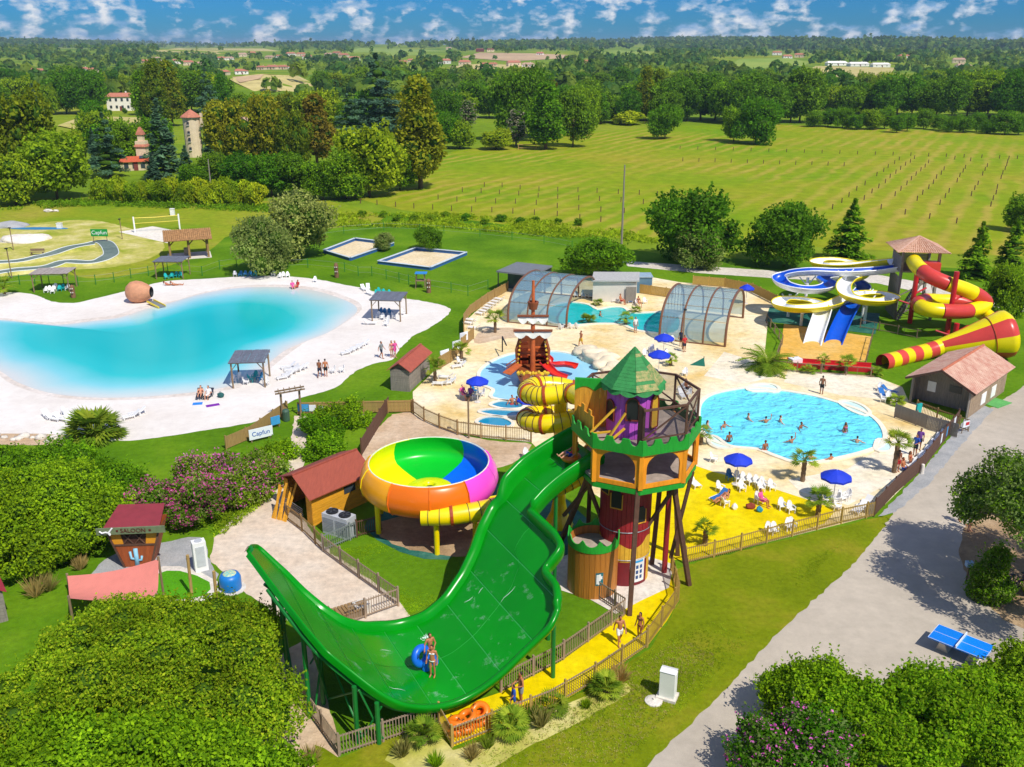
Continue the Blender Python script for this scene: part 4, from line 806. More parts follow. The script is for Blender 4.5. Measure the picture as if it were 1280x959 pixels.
# ================================================================== CASTLE TOWER
def slab(mb, poly, t, o, xd, mi=0):
    o = Vector(o); xd = Vector(xd).normalized(); nd_ = Vector((xd.y, -xd.x, 0)); n = len(poly); k = len(mb.v)
    for s_ in (-.5, .5):
        for u, v in poly: q = o + xd * u + Vector((0, 0, v)) + nd_ * (t * s_); mb.v.append(tuple(q))
    mb.f.append(tuple(k + i for i in range(n))); mb.f.append(tuple(k + n + i for i in reversed(range(n)))); mb.m += [mi, mi]
    for i in range(n): j = (i + 1) % n; mb.f.append((k + i, k + n + i, k + n + j, k + j)); mb.m.append(mi)
    return mb
orange_w = mat('orange_painted_wood', '#ea9418', .6, .14, 2, .25, stretch=(3, 3, .5)); green_w = mat('green_painted_wood', '#1c9a2a', .6, .15, 3, .25, stretch=(5, 5, .7)); purple_w = mat('purple_painted_wood', '#c055c4', .6, .14, 2, .25, stretch=(5, 5, .5))
brown_w = mat('varnished_brown_wood', '#b0702a', .5, .25, 1.2, .3, stretch=(6, 6, .4)); ochre_w = mat('ochre_painted_wood', '#d8952a', .6, .25, 1.4, .3, stretch=(2, 2, .5)); cone_w = mat('worn_green_roof_board', '#3f7f3c', .75, .3, 5, .4, col2='#b7a46a')
cone_g = mat('green_roof_board', '#2d8440', .7, .2, 4, .3); plank_floor = mat('grey_plank_floor', '#a8988a', .8, .2, 2, .3); yell_w = mat('yellow_beam', '#d9a92c', .6, .12, 3, .2)
net_m = bpy.data.materials.new('black_netting'); net_m.use_nodes = True
_n = net_m.node_tree.nodes; _b = _n['Principled BSDF']; _b.inputs['Base Color'].default_value = (.025, .022, .02, 1); _b.inputs['Roughness'].default_value = .9
_t = _n.new('ShaderNodeBsdfTransparent'); _x = _n.new('ShaderNodeMixShader'); _x.inputs[0].default_value = .38; net_m.node_tree.links.new(_t.outputs[0], _x.inputs[1]); net_m.node_tree.links.new(_b.outputs[0], _x.inputs[2]); net_m.node_tree.links.new(_x.outputs[0], _n['Material Output'].inputs[0])
def paint_mat(name, lo, hi, zc, amp, freq, top=None, zt=9, seed=0.0):
    """two-tone painted boards: wavy paint line at height zc (local z)"""
    m = bpy.data.materials.new(name); m.use_nodes = True; t = m.node_tree; n = t.nodes; b = n['Principled BSDF']; b.inputs['Roughness'].default_value = .6
    c = n.new('ShaderNodeNewGeometry'); sx = n.new('ShaderNodeSeparateXYZ'); t.links.new(c.outputs['Position'], sx.inputs[0])
    nz = n.new('ShaderNodeTexNoise'); nz.inputs['Scale'].default_value = freq; nz.inputs['Detail'].default_value = 1; t.links.new(c.outputs['Position'], nz.inputs['Vector'])
    ma = n.new('ShaderNodeMath'); ma.operation = 'MULTIPLY_ADD'; ma.inputs[1].default_value = amp; t.links.new(nz.outputs[0], ma.inputs[0]); t.links.new(sx.outputs['Z'], ma.inputs[2])
    gt = n.new('ShaderNodeMath'); gt.operation = 'GREATER_THAN'; gt.inputs[1].default_value = zc + amp * .5; t.links.new(ma.outputs[0], gt.inputs[0])
    mx = n.new('ShaderNodeMixRGB'); mx.inputs[1].default_value = (*lin(lo), 1); mx.inputs[2].default_value = (*lin(hi), 1); t.links.new(gt.outputs[0], mx.inputs[0]); col = mx.outputs[0]
    if top:
        g2 = n.new('ShaderNodeMath'); g2.operation = 'GREATER_THAN'; g2.inputs[1].default_value = zt + amp * .5; t.links.new(ma.outputs[0], g2.inputs[0])
        m2 = n.new('ShaderNodeMixRGB'); m2.inputs[2].default_value = (*lin(top), 1); t.links.new(g2.outputs[0], m2.inputs[0]); t.links.new(col, m2.inputs[1]); col = m2.outputs[0]
    z2 = n.new('ShaderNodeTexNoise'); z2.inputs['Scale'].default_value = 4; z2.inputs['Detail'].default_value = 5; t.links.new(c.outputs['Position'], z2.inputs['Vector'])
    mr = n.new('ShaderNodeMapRange'); mr.inputs['To Min'].default_value = .7; mr.inputs['To Max'].default_value = 1.25; t.links.new(z2.outputs[0], mr.inputs[0])
    m3 = n.new('ShaderNodeMixRGB'); m3.blend_type = 'MULTIPLY'; m3.inputs[0].default_value = 1; t.links.new(col, m3.inputs[1]); t.links.new(mr.outputs[0], m3.inputs[2]); t.links.new(m3.outputs[0], b.inputs['Base Color']); return m
core_m = paint_mat('red_and_yellow_painted_staves', '#e0b034', '#961c26', 2.9, 2.4, .5, '#e0c060', 6.3)
OC = Vector((6.8, 47.4, 0)); ct = thing('castle_tower', 'wooden fairy-tale castle tower with green cone roof and purple turret', 'tower', OC)
def lc(p): return Vector(p) - OC
OCT = [R(-92 + 45 * k) for k in range(8)]; RO = 3.35
cor = [OC + Vector((math.cos(a) * RO, math.sin(a) * RO, 0)) for a in OCT]
def staves(c, r, z0, z1, n, m, parent, t=.06, skip=None, name='plank'):
    w_ = 2 * math.pi * r / n - .012; me = MB().box((0, 0, (z1 - z0) / 2), (t, w_, z1 - z0)).mesh(name, m)
    for k in range(n):
        a = 2 * math.pi * k / n
        if skip and skip(a): continue
        link(name, me, parent, loc=lc((c[0] + math.cos(a) * r, c[1] + math.sin(a) * r, z0)), rz=a)
# core tower: painted staves on a backing drum
CC = (6.45, 47.6); k = MB(); k.lathe([(1.38, 0), (1.38, 7.3)], lc((CC[0], CC[1], 0)), 32); core = k.build('core_drum', core_m, ct); staves(CC, 1.42, .02, 7.3, 36, core_m, core)
for a, z, h in ((-118, 4.9, 1.1), (-62, 4.0, 1.0), (-95, 6.0, .7), (-150, 5.6, .9)):
    d = Vector((math.cos(R(a)), math.sin(R(a)), 0)); o = lc((CC[0], CC[1], 0)) + d * 1.47; xd = Vector((-d.y, d.x, 0))
    wv = slab(MB(), [(-.3, z), (.3, z), (.3, z + h * .75), (.17, z + h), (-.17, z + h), (-.3, z + h * .75)], .04, o, xd).build('window_opening', black, core)
    MB().bar(o + xd * -.34 + Vector((0, 0, z)), o + xd * -.34 + Vector((0, 0, z + h * .8)), .06).bar(o + xd * .34 + Vector((0, 0, z)), o + xd * .34 + Vector((0, 0, z + h * .8)), .06).bar(o + xd * -.36 + Vector((0, 0, z)), o + xd * .36 + Vector((0, 0, z)), .07).build('window_frame', ochre_w, core)
MB().lathe([(1.47, 0), (1.47, 1.55)], lc((CC[0], CC[1], .01)), 20, a0=R(-140), a1=R(-35)).build('painted_door', mat('dark_red_paint', '#7a1522', .6, .15, 2), core)
for z in (3.45, 1.7): MB().lathe([(1.5, -.02), (1.52, 0), (1.5, .03)], lc((CC[0], CC[1], z)), 28).build('cable_ring', grey_metal, core)
sg = MB().lathe([(1.5, 0), (1.5, 1.5)], lc((CC[0], CC[1], .25)), 8, a0=R(-82), a1=R(-45)).build('rules_board', white, ct)
for i in range(3):
    for j in range(3): MB().lathe([(1.512, 0), (1.512, .22)], lc((CC[0], CC[1], .45 + j * .33)), 2, a0=R(-78 + i * 10), a1=R(-72 + i * 10)).build('pictogram', mat('pictogram_blue', '#2c4f86', .5, .2, 3), sg)
MB().lathe([(1.512, 0), (1.512, .14)], lc((CC[0], CC[1], 1.5)), 6, a0=R(-79), a1=R(-50)).build('heading_band', mat('sky_blue_print', '#2a9ad8', .5), sg)
# brown barrel with scalloped green rim
BC = (4.55, 46.2); bd = MB(); bd.lathe([(1.32, 0), (1.32, 3.2)], lc((BC[0], BC[1], 0)), 28); barrel = bd.build('barrel_drum', brown_w, ct); staves(BC, 1.37, .01, 3.05, 30, brown_w, barrel)
def scallop_ring(c, r, z, h, n, m, parent, name='scalloped_rim'):
    mb = MB(); rows = []; N = n * 10
    for i in range(N + 1):
        a = 2 * math.pi * i / N; f = (i % 10) / 10; top = h * (1 - .5 * math.sqrt(max(0, 1 - ((f - .5) / .42) ** 2))); p = lambda q, zz: lc((c[0] + math.cos(a) * q, c[1] + math.sin(a) * q, zz)); rows.append([p(r, z), p(r, z + top), p(r - .06, z + top), p(r - .06, z)])
    mb.grid(rows); return mb.build(name, m, parent)
scallop_ring(BC, 1.44, 2.9, .75, 9, green_w, barrel)
MB().lathe([(1.3, 2.7), (.01, 2.72)], lc((BC[0], BC[1], 0)), 24).build('barrel_top', plank_floor, barrel)
e = MB(); a0 = R(-80)
e.lathe([(1.415, 0), (1.415, .8)], lc((BC[0], BC[1], .9)), 4, a0=R(-88), a1=R(-70)); em = e.build('emblem_plate', mat('emblem_teal', '#1f6f7a', .5), ct)
for (b0, b1, z0, z1) in ((-86, -80, 1.0, 1.6), (-80, -76, 1.2, 1.62), (-82, -77, .96, 1.1), (-76, -72.5, 1.3, 1.5)): MB().lathe([(1.425, 0), (1.425, z1 - z0)], lc((BC[0], BC[1], z0)), 2, a0=R(b0), a1=R(b1)).build('emblem_mark', white, em)
# splayed legs and braces
for f, t_ in (((6.35, 43.3), (6.6, 44.2, 7.3)), ((10.1, 46.3), (8.6, 45.6, 7.3)), ((2.95, 51), (4.2, 46.2, 7.0)), ((8.3, 48.6), (8.6, 48.6, 7.3)), ((10.0, 49.6), (9.3, 49.0, 7.3)), ((4.6, 50.4), (4.6, 49.7, 7.3))):
    MB().bar(lc((f[0], f[1], 0)), lc(t_), .24, .24).build('leg', dark_wood, ct)
for a, b in (((9.0, 46.6, 1.6), (9.9, 46.6, 7.0)), ((7.6, 46.9, 3.4), (9.8, 46.9, 7.2)), ((3.0, 48.3, 3.4), (4.6, 46.3, 6.9)), ((4.0, 46.0, 6.9), (5.2, 48.0, 3.2))):
    MB().bar(lc(a), lc(b), .18, .18).build('brace', dark_wood, ct)
MB().tube([lc((8.9, 47.7, 0)), lc((8.9, 47.7, 7.2))], .16, 10).build('red_column', mat('red_painted_metal', '#8f1f2c', .5, .1, 2), ct)
# octagon storey
oct_poly = [(c.x - OC.x, c.y - OC.y) for c in cor]
pl = MB().prism(oct_poly, 7.15, 7.32).build('lower_platform', plank_floor, ct)
MB().prism([(x * 1.02, y * 1.02) for x, y in oct_poly], 6.85, 7.13).build('platform_skirt', green_w, ct)
MB().prism([(x * .97, y * .97) for x, y in oct_poly], 9.25, 9.38).build('upper_platform', plank_floor, ct)
for i in range(8):
    a, b = cor[i], cor[(i + 1) % 8]; d = b - a; w_ = d.length; xd = d.normalized(); o = lc((a.x, a.y, 0)) - Vector((0, 0, 0))
    if i in (6,):                                # entry side of the green slide: open
        pts = [(0, 7.2), (.32, 7.2), (.32, 8.9), (w_ - .32, 8.9), (w_ - .32, 7.2), (w_, 7.2), (w_, 9.3), (0, 9.3)]
    else:
        arc = [(w_ / 2 + (w_ / 2 - .3) * math.cos(t_), 8.35 + .75 * math.sin(t_)) for t_ in np.linspace(0, math.pi, 13)]
        pts = [(0, 7.2), (.30, 7.2), (.30, 7.42), (w_ / 2, 7.42), (w_ - .30, 7.42)] + arc + [(.30, 7.421)][:0] + [(.31, 7.43), (.29, 7.19)][:0]
        mbp = MB(); slab(mbp, [(0, 7.18), (w_, 7.18), (w_, 7.42), (0, 7.42)], .10, o, xd); slab(mbp, [(0, 7.42), (.3, 7.42), (.3, 8.35)] + list(reversed(arc))[:7] + [(w_ / 2, 9.3), (0, 9.3)], .10, o, xd); slab(mbp, [(w_, 7.42), (w_, 9.3), (w_ / 2, 9.3)] + list(reversed(arc))[6:] + [(w_ - .3, 7.42)], .10, o, xd)
        pnl = mbp.build('arcade_panel', orange_w, ct); pts = None
    if pts: slab(MB(), pts, .10, o, xd).build('arcade_panel', orange_w, ct)
    MB().bar(lc((a.x, a.y, 7.15)), lc((a.x, a.y, 9.35)), .22).build('corner_post', orange_w, ct)
    # scalloped battlement
    nn = 3; pr = [(0, 9.22)]
    pr = [(-.06, 9.12), (w_ + .06, 9.12)]
    top = []
    for q in range(nn * 20 + 1):
        f = (q % 20) / 20; u = w_ + .06 - (w_ + .12) * q / (nn * 20); top.append((u, 9.95 - .36 * math.sqrt(max(0, 1 - ((f - .5) / .27) ** 2))))
    bt = slab(MB(), pr + top, .09, o + Vector((xd.y, -xd.x, 0)) * .13, xd).build('battlement_panel', green_w, ct)
# turret
TC = (6.45, 46.8); td = MB().lathe([(1.3, 9.4), (1.3, 12.3)], lc((TC[0], TC[1], 0)), 28).build('turret_drum', purple_w, ct); staves(TC, 1.33, 9.4, 12.3, 30, purple_w, td)
for a, z0, z1, m_ in ((-152, 10.3, 11.4, black), (-97, 10.5, 11.75, black), (-40, 9.9, 11.8, yell_w)):
    d = Vector((math.cos(R(a)), math.sin(R(a)), 0)); o = lc((TC[0], TC[1], 0)) + d * 1.38; xd = Vector((-d.y, d.x, 0)); w_ = .34; h = z1 - z0
    arc = [(w_ * math.cos(t_), z0 + h * .7 + h * .3 * math.sin(t_)) for t_ in np.linspace(0, math.pi, 9)]
    wv = slab(MB(), [(-w_, z0), (w_, z0)] + arc, .05, o, xd).build('turret_window', m_, td)
    fr = MB(); full = [(-w_, z0), (w_, z0)] + arc + [(-w_, z0)]
    for (u0, v0), (u1, v1) in zip(full, full[1:]): fr.bar(o + xd * u0 + Vector((0, 0, v0)) + d * .03, o + xd * u1 + Vector((0, 0, v1)) + d * .03, .07, .07)
    fr.build('window_frame', mat('dark_red_trim', '#7a2a1e', .6, .1, 2), wv) if hasattr(wv, 'name') else None
MB().bar(lc((5.35, 45.8, 9.3)), lc((5.35, 45.8, 9.3)) + Vector((0, 0, .01)), .01)
# cone roof of separate boards
apex = 14.1; eave = 12.15; rows_n = 13; RR = 1.72
rb = MB().lathe([(RR * .96, eave - .02), (.01, apex - .05)], lc((TC[0], TC[1], 0)), 8, a0=R(-92), a1=R(268)).build('cone_roof', cone_g, ct)
for f in range(8):
    a0, a1 = R(-92 + 45 * f), R(-92 + 45 * (f + 1))
    for r_ in range(rows_n):
        t0, t1 = r_ / rows_n, (r_ + .96) / rows_n; q0, q1 = RR * (1 - t0) + .02, RR * (1 - t1) + .005; z0, z1 = eave + (apex - eave) * t0, eave + (apex - eave) * t1
        d0 = [lc((TC[0] + math.cos(a) * q, TC[1] + math.sin(a) * q, z)) for a, q, z in ((a0, q0, z0), (a1, q0, z0), (a1, q1, z1), (a0, q1, z1))]
        c = sum(d0, Vector()) / 4; nrm = (d0[1] - d0[0]).cross(d0[3] - d0[0]).normalized() * .03
        vs_ = d0 + [p + nrm for p in d0]
        MB().add(vs_, [(4, 5, 6, 7), (0, 1, 5, 4), (1, 2, 6, 5), (2, 3, 7, 6), (3, 0, 4, 7)]).build('roof_board', cone_w if f in (1, 2, 0) and random.random() < .55 else cone_g, rb)
mb = MB(); N = 96; rws = []
for i in range(N + 1):
    a = 2 * math.pi * i / N; f = (i % 8) / 8; lo = eave - .12 - .16 * (1 - abs(2 * f - 1) ** 2); p = lambda q, z: lc((TC[0] + math.cos(a) * q, TC[1] + math.sin(a) * q, z)); rws.append([p(RR * .99, lo), p(RR * .93, eave + .06)])
mb.grid(rws).build('scalloped_eave', cone_g, rb)
# netting cage round the upper platform
ring = [lc((c.x, c.y, 0)) * .985 for c in cor]
for i in range(8):
    a, b = ring[i], ring[(i + 1) % 8]
    if i in (7,): continue
    if i not in (0,): MB().bar(a + Vector((0, 0, 9.4)), a + Vector((0, 0, 11.6)), .11).build('cage_post', dark_wood, ct)
    if i == 6: continue
    MB().bar(a + Vector((0, 0, 11.55)), b + Vector((0, 0, 11.55)), .11).build('cage_rail', dark_wood, ct); MB().bar(a + Vector((0, 0, 9.95)), b + Vector((0, 0, 9.95)), .07).build('cage_rail', dark_wood, ct)
    MB().bar(a + Vector((0, 0, 9.95)), b + Vector((0, 0, 11.5)), .07).build('cage_rail', dark_wood, ct)
    if i < 5: MB().add([a + Vector((0, 0, 9.4)), b + Vector((0, 0, 9.4)), b + Vector((0, 0, 11.5)), a + Vector((0, 0, 11.5))], [(0, 1, 2, 3)]).build('netting', net_m, ct)
p_ = lc((6.5, 45.4, 0)); MB().bar(lc((6.75, 44.35, 9.4)), lc((6.75, 44.35, 11.6)), .12).build('cage_post', dark_wood, ct); slab(MB(), [(0, 9.4), (.5, 9.4), (.5, 11.6), (0, 11.6)], .06, lc((6.55, 44.9, 0)), (.3, -.95, 0)).build('entry_board', dark_wood, ct)
# painted inner wall with green scalloped top, merlon wall on the slide side
a, b = lc((3.4, 47.5, 0)), lc((5.55, 47.15, 0)); d = b - a; w_ = d.length; top = []
for k in range(8): slab(MB(), [(w_ * k / 8 + .005, 9.4), (w_ * (k + 1) / 8 - .005, 9.4), (w_ * (k + 1) / 8 - .005, 11.75), (w_ * k / 8 + .005, 11.75)], .08, a, d).build('wall_plank', ochre_w, ct)
for q in range(21): f = (q % 10) / 10; top.append((w_ - w_ * q / 20, 11.45 + .26 * (1 - abs(2 * f - 1) ** 2)))
slab(MB(), [(0, 12.15), (0, 11.45)] + list(reversed(top))[1:-1] + [(w_, 11.45), (w_, 12.15)], .16, a, d).build('scalloped_fascia', green_w, ct)
a, b = ring[6] * .97, ring[7] * .97; d = (b - a) * .8; w_ = d.length
slab(MB(), [(0, 9.4), (w_, 9.4), (w_, 10.6), (w_ * .86, 10.6), (w_ * .86, 10.85), (w_ * .7, 10.85), (w_ * .7, 10.55), (w_ * .45, 10.55), (w_ * .45, 10.9), (w_ * .25, 10.9), (w_ * .25, 10.6), (0, 10.6)], .08, a, d).build('merlon_wall', ochre_w, ct)
for p0, p1 in (((4.15, 45.6, 9.75), (5.6, 45.9, 11.2)), ((4.3, 45.45, 9.75), (5.3, 45.5, 9.85)), ((4.9, 44.9, 9.5), (5.9, 45.2, 11.0)), ((5.0, 44.8, 9.5), (5.9, 45.3, 10.1))): MB().bar(lc(p0), lc(p1), .11, .09).build('strut', yell_w, ct)
# ------------------------------------------------------------------ enclosed tube helper
def tube_slide(t, pts, r, mats, seg=6, flange=None, n=18, base=None, rs=None, frac=.3):
    q = smooth_path(pts, seg); L = len(q); step = seg + seg // 2; i = 0; k = 0
    while i < L - 1:
        j = min(L - 1, i + step); rr = [rs(x / (L - 1)) for x in range(i, j + 1)] if rs else r
        MB().tube([p - base for p in q[i:j + 1]], rr, n, caps=False).build('tube_section', mats[k % len(mats)], t, smooth=True)
        if flange and i > 0:
            d = (q[min(i + 1, L - 1)] - q[i - 1]).normalized(); rf = rs(i / (L - 1)) if rs else r; MB().tube([q[i] - base - d * .09, q[i] - base + d * .09], rf + .07, n).build('flange', flange, t)
            for g in (2, 4, 6):
                if i + g < L - 1: d2 = (q[i + g + 1] - q[i + g - 1]).normalized(); MB().tube([q[i + g] - base - d2 * .02, q[i + g] - base + d2 * .02], rf + .025, n).build('seam_ring', dark_wood, t)
        i = j; k += 1
dkred = mat('brown_red_gelcoat', '#a5441c', .35, .08, 1, coat=.3)
ts = thing('yellow_tube_slide', 'yellow enclosed tube slide with rust-red joints coiling beside the castle tower', 'water slide', (3, 53.5, 0)); tb = Vector((3, 53.5, 0))
ypts = [(4.4, 49.7, 9.9), (3.9, 51.3, 9.65), (3.4, 52.4, 9.45), (2.0, 52.5, 9.2), (1.3, 52.9, 9.1), (.9, 53.9, 9.0), (1.5, 55.0, 8.95), (3.0, 55.3, 8.8), (4.4, 55.1, 8.4), (5.2, 54.2, 7.9), (4.6, 53.0, 7.5), (3.2, 52.5, 7.2), (1.9, 52.6, 7.0), (1.0, 53.3, 6.9), (1.0, 54.3, 6.8), (1.9, 55.0, 6.7), (3.4, 55.2, 6.4), (4.9, 54.7, 5.9), (5.6, 53.6, 5.2), (5.0, 52.6, 4.5), (3.7, 52.1, 3.85), (2.3, 51.6, 3.4), (.6, 50.9, 3.05), (-1.6, 50.2, 2.8), (-3.6, 49.75, 2.65), (-5.4, 49.75, 2.6)]
tube_slide(ts, [(x, y, z + (.35 if 5.8 < z < 8 else 0)) for x, y, z in ypts], .58, [yellowp], 6, dkred, base=tb)
for nm, q in (('support_column', [(0, 0, 0), (0, 0, 9.0)]),): MB().tube(q, .42, 14).build(nm, yellowp, ts)
MB().lathe([(.95, 0), (.9, .15), (.55, .9), (.43, 1.6)], (0, 0, 0), 14).build('column_base', yellowp, ts)
# ------------------------------------------------------------------ rainbow bowl
bl = thing('bowl_slide', 'rainbow coloured bowl slide on yellow legs beside the brown-roofed hut', 'water slide', (-5.24, 53.8, 0))
cols = {'pink': mat('pink_gelcoat', '#f04fd0', .28, .05, .6, spec=.35), 'blue': mat('blue_gelcoat', '#0a62e0', .28, .05, .6, spec=.35), 'green': mat('bright_green_gelcoat', '#0dc02f', .28, .05, .6, spec=.35), 'lemon': mat('lemon_gelcoat', '#e4e808', .28, .05, .6, spec=.35), 'amber': mat('amber_gelcoat', '#f2a51c', .28, .05, .6, spec=.35), 'orange': mat('orange_gelcoat', '#ee7414', .28, .05, .6, spec=.35)}
secs = [(-52, -14, 'pink'), (-14, 24, 'pink'), (24, 62, 'blue'), (62, 115, 'green'), (115, 168, 'lemon'), (168, 200, 'amber'), (200, 240, 'amber'), (240, 275, 'orange'), (275, 308, 'orange')]
outer = [(3.72, 4.32), (3.85, 4.36), (4.0, 4.22), (4.28, 3.75), (4.38, 3.2), (4.25, 2.7), (3.9, 2.35), (3.3, 2.18), (2.0, 2.05), (.6, 1.95)]
inner = [(3.72, 4.32), (3.9, 4.0), (4.05, 3.5), (4.0, 3.05), (3.75, 2.8), (3.2, 2.68), (2.2, 2.55), (1.45, 2.5)]
for a0, a1, c in secs:
    o_ = MB().lathe(outer, (0, 0, 0), 10, a0=R(a0 + .25), a1=R(a1 - .25)).build('bowl_panel', cols[c], bl, smooth=True)
isec = [(-70, 24, 'blue'), (24, 62, 'blue'), (62, 118, 'green'), (118, 292, 'lemon')]
for a0, a1, c in [(-60, 60, 'blue'), (60, 130, 'green'), (130, 300, 'lemon')]:
    MB().lathe(inner, (0, 0, 0), 24, a0=R(a0), a1=R(a1)).build('bowl_lining', cols[c], bl, smooth=True)
MB().lathe([(1.45, 2.5), (1.3, 2.58), (.5, 2.75), (.32, 2.72), (.3, 2.4)], (.0, 0, 0), 24).build('centre_cone', cols['lemon'], bl, smooth=True)
MB().lathe([(.31, 2.5), (.02, 2.5)], (0, 0, 0), 16).build('drain_hole', black, bl)
for a in (62, 24, -52, 308, 275, 240, 200, 168, 115):
    MB().tube([(math.cos(R(a)) * (r_ + .02), math.sin(R(a)) * (r_ + .02), z) for r_, z in outer[:8]], .045, 6).build('seam_flange', cols['orange'] if a > 200 else (cols['pink'] if a < 30 else yellowp), bl)
MB().tube([(math.cos(R(a)) * 3.78, math.sin(R(a)) * 3.78, 4.35) for a in range(0, 361, 8)], .04, 6).build('rim', mat('white_rim', '#dfe6d2', .4), bl)
for a, r_ in ((-80, 4.1), (-155, 3.5), (10, 3.7), (100, 3.7), (-35, 3.6), (160, 3.6)): MB().tube([(math.cos(R(a)) * r_, math.sin(R(a)) * r_, 0), (math.cos(R(a)) * r_, math.sin(R(a)) * r_, 2.5)], .17, 10).build('leg', yellowp, bl)
# yellow open run-out from the bowl
def flume(t, pts, r, mi_, mo_, seg=5, base=Vector(), hi=1.0, per=1, name='flume_section', rim=None):
    q = smooth_path(pts, seg); L = len(q); fr = []
    for i, p in enumerate(q):
        d = (q[min(i + 1, L - 1)] - q[max(i - 1, 0)]).normalized(); x = d.cross(Vector((0, 0, 1))).normalized(); y = x.cross(d).normalized(); fr.append((p - base, x, y))
    A = [R(a) for a in range(-10, -171, -20)]
    def ringi(f, rr): return [f[0] + f[1] * rr * math.cos(a) + f[2] * rr * math.sin(a) * hi for a in A]
    i = 0; st = seg * per
    while i < L - 1:
        j = min(L - 1, i + st); m1 = MB(); m1.grid([ringi(f, r) for f in fr[i:j + 1]]); sec = m1.build(name, mi_, t, smooth=True)
        m2 = MB(); m2.grid([ringi(f, r + .05) for f in fr[i:j + 1]]); m2.build('outer_shell', mo_, sec, smooth=True)
        for e_ in (0, -1): MB().tube([ringi(f, r + .03)[e_] for f in fr[i:j + 1]], .07, 6).build('lip', rim or mo_, sec)
        i = j
bo = thing('bowl_run_out', 'yellow open flume running out behind the bowl slide', 'water slide', (0, 55, 0))
flume(bo, [(-3.2, 53.0, 1.7), (-1.6, 54.0, 1.4), (.2, 55.4, 1.1), (1.2, 57.2, .9), (1.0, 59, .7)], .75, yellowp, yellowp, base=Vector((0, 55, 0)))
for q in ((-1.6, 54.0, 1.0), (.6, 56.0, .6)): MB().tube([Vector((q[0], q[1] - 55, 0)), Vector((q[0], q[1] - 55, q[2]))], .1, 8).build('post', yellowp, bo)
# ================================================================== FENCES
def fence(px, h, label, m=None, sp_=.14, picket=(.035, .02), post=2.0, solid=False, stuff=False, postm=None, rails=(.15, .9), name='picket_fence', rail_m=None, world=None, z=0.0, sm=0):
    m = m or wood; pts = [G(*p) for p in px] if not world else [Vector(p) for p in world]
    if sm: pts = smooth_path(pts, sm)
    b0 = pts[0].copy(); t = thing(name, label, 'fence', b0); pts = [p - b0 for p in pts]
    slat = MB().box((0, 0, h * .48 + .05), (picket[0] if not solid else sp_ - .012, picket[1], h * .92)).mesh('slat', m); pm = MB().box((0, 0, h * .53), (.09, .09, h * 1.06)).mesh('post', postm or m)
    joined = MB(); cnt = 0; total = sum((b - a).length for a, b in zip(pts, pts[1:])); acc = 0.0; nextp = 0.0
    many = stuff or total / sp_ > 300
    for a, b in zip(pts, pts[1:]):
        d = b - a; L = d.length
        if L < 1e-4: continue
        rz = math.atan2(d.y, d.x); u = d / L
        for f in rails: MB().bar(a + Vector((0, 0, h * f)), b + Vector((0, 0, h * f)), .035, .07).build('rail', rail_m or m, t)
        k = int(L / sp_); off = Vector((-u.y, u.x, 0)) * .03
        for i in range(k):
            p = a + u * (L * (i + .5) / k) - off
            if many: joined.box((p.x, p.y, h * .48 + .05), (picket[0] if not solid else sp_ - .012, picket[1], h * .92), rz)
            else: link('slat', slat, t, loc=p, rz=rz)
        while nextp <= acc + L + 1e-3:
            p = a + u * max(0, nextp - acc); link('post', pm, t, loc=p, rz=rz); nextp += post
        acc += L
    if many: joined.build('slats', m, t, kind='stuff')
    return t
yell_f = mat('ochre_picket_wood', '#b3934a', .75, .2, 4, .3, stretch=(4, 4, .6)); grey_f = mat('greyed_picket_wood', '#a08a74', .8, .2, 4, .3, stretch=(4, 4, .6))
fence([(381, 884), (424, 945)], 1.15, 'picket fence running down from the near-left tree to the corner below the slide', grey_f)
fence([(424, 945), (549, 905)], 1.15, 'picket fence in front of the low end of the green slide', grey_f)
fence([(549, 905), (565, 934)], 1.15, 'short picket fence left of the orange tubes', yell_f, rail_m=grey_f)
fence([(565, 934), (687, 887), (750, 850), (809, 809)], 1.15, 'long picket fence on the near side of the yellow walkway', yell_f, rail_m=grey_f)
fence([(809, 809), (831, 778), (848, 753), (838, 712)], 1.25, 'picket fence curving round the end of the yellow walkway', yell_f)
fence([(626, 866), (700, 828), (781, 770)], 1.15, 'picket fence between the yellow walkway and the small lawn', grey_f)
fence([(737, 742), (781, 770)], 1.2, 'short picket fence from the brown barrel to the walkway', grey_f)
fence([(856, 705), (905, 694), (955, 680), (1005, 667), (1050, 655), (1092, 646)], 1.15, 'long picket fence along the yellow sunbathing floor', yell_f)
fence([(1092, 646), (1118, 618), (1150, 590), (1197, 530)], 1.35, 'tall board fence between the pool deck and the gravel strip', dark_wood, .12, solid=True)
fence([(664, 553), (635, 551), (602, 548), (572, 544), (547, 535), (530, 527), (515, 516)], 1.25, 'curved picket fence behind the bowl slide', wood_h, stuff=False)
fence([(515, 516), (470, 517), (425, 518), (372, 519)], 1.15, 'straight tan fence along the beach lawn', tan_wood, .13, solid=True)
fence([(452, 570), (468, 543), (486, 514)], 1.4, 'dark board fence climbing the bare soil bank', dark_wood, .12, solid=True)
fence([(359, 650), (382, 668), (404, 690)], 1.2, 'picket fence in front of the yellow hut', wood_h)
fence([(404, 690), (450, 724), (498, 758)], 1.2, 'picket fence between the sandy forecourt and the lawn', grey_f)
fence([(498, 758), (470, 768), (436, 781)], 1.2, 'short picket fence beside the pallet bench', grey_f)
fence([(404, 690), (446, 672)], 1.2, 'short fence screening the air conditioning unit', grey_metal)
fence([(446, 672), (478, 664)], 1.2, 'dark picket fence behind the air conditioning unit', dark_wood)
fence([(283, 562), (313, 549), (345, 526), (360, 516)], 1.1, 'fence carrying banners along the beach path', tan_wood, .13, solid=True, stuff=True)
fence([(635, 364), (610, 378), (588, 394), (580, 405), (580, 420)], 1.2, 'board fence on the left edge of the pool deck', tan_wood, .13, solid=True, stuff=True)
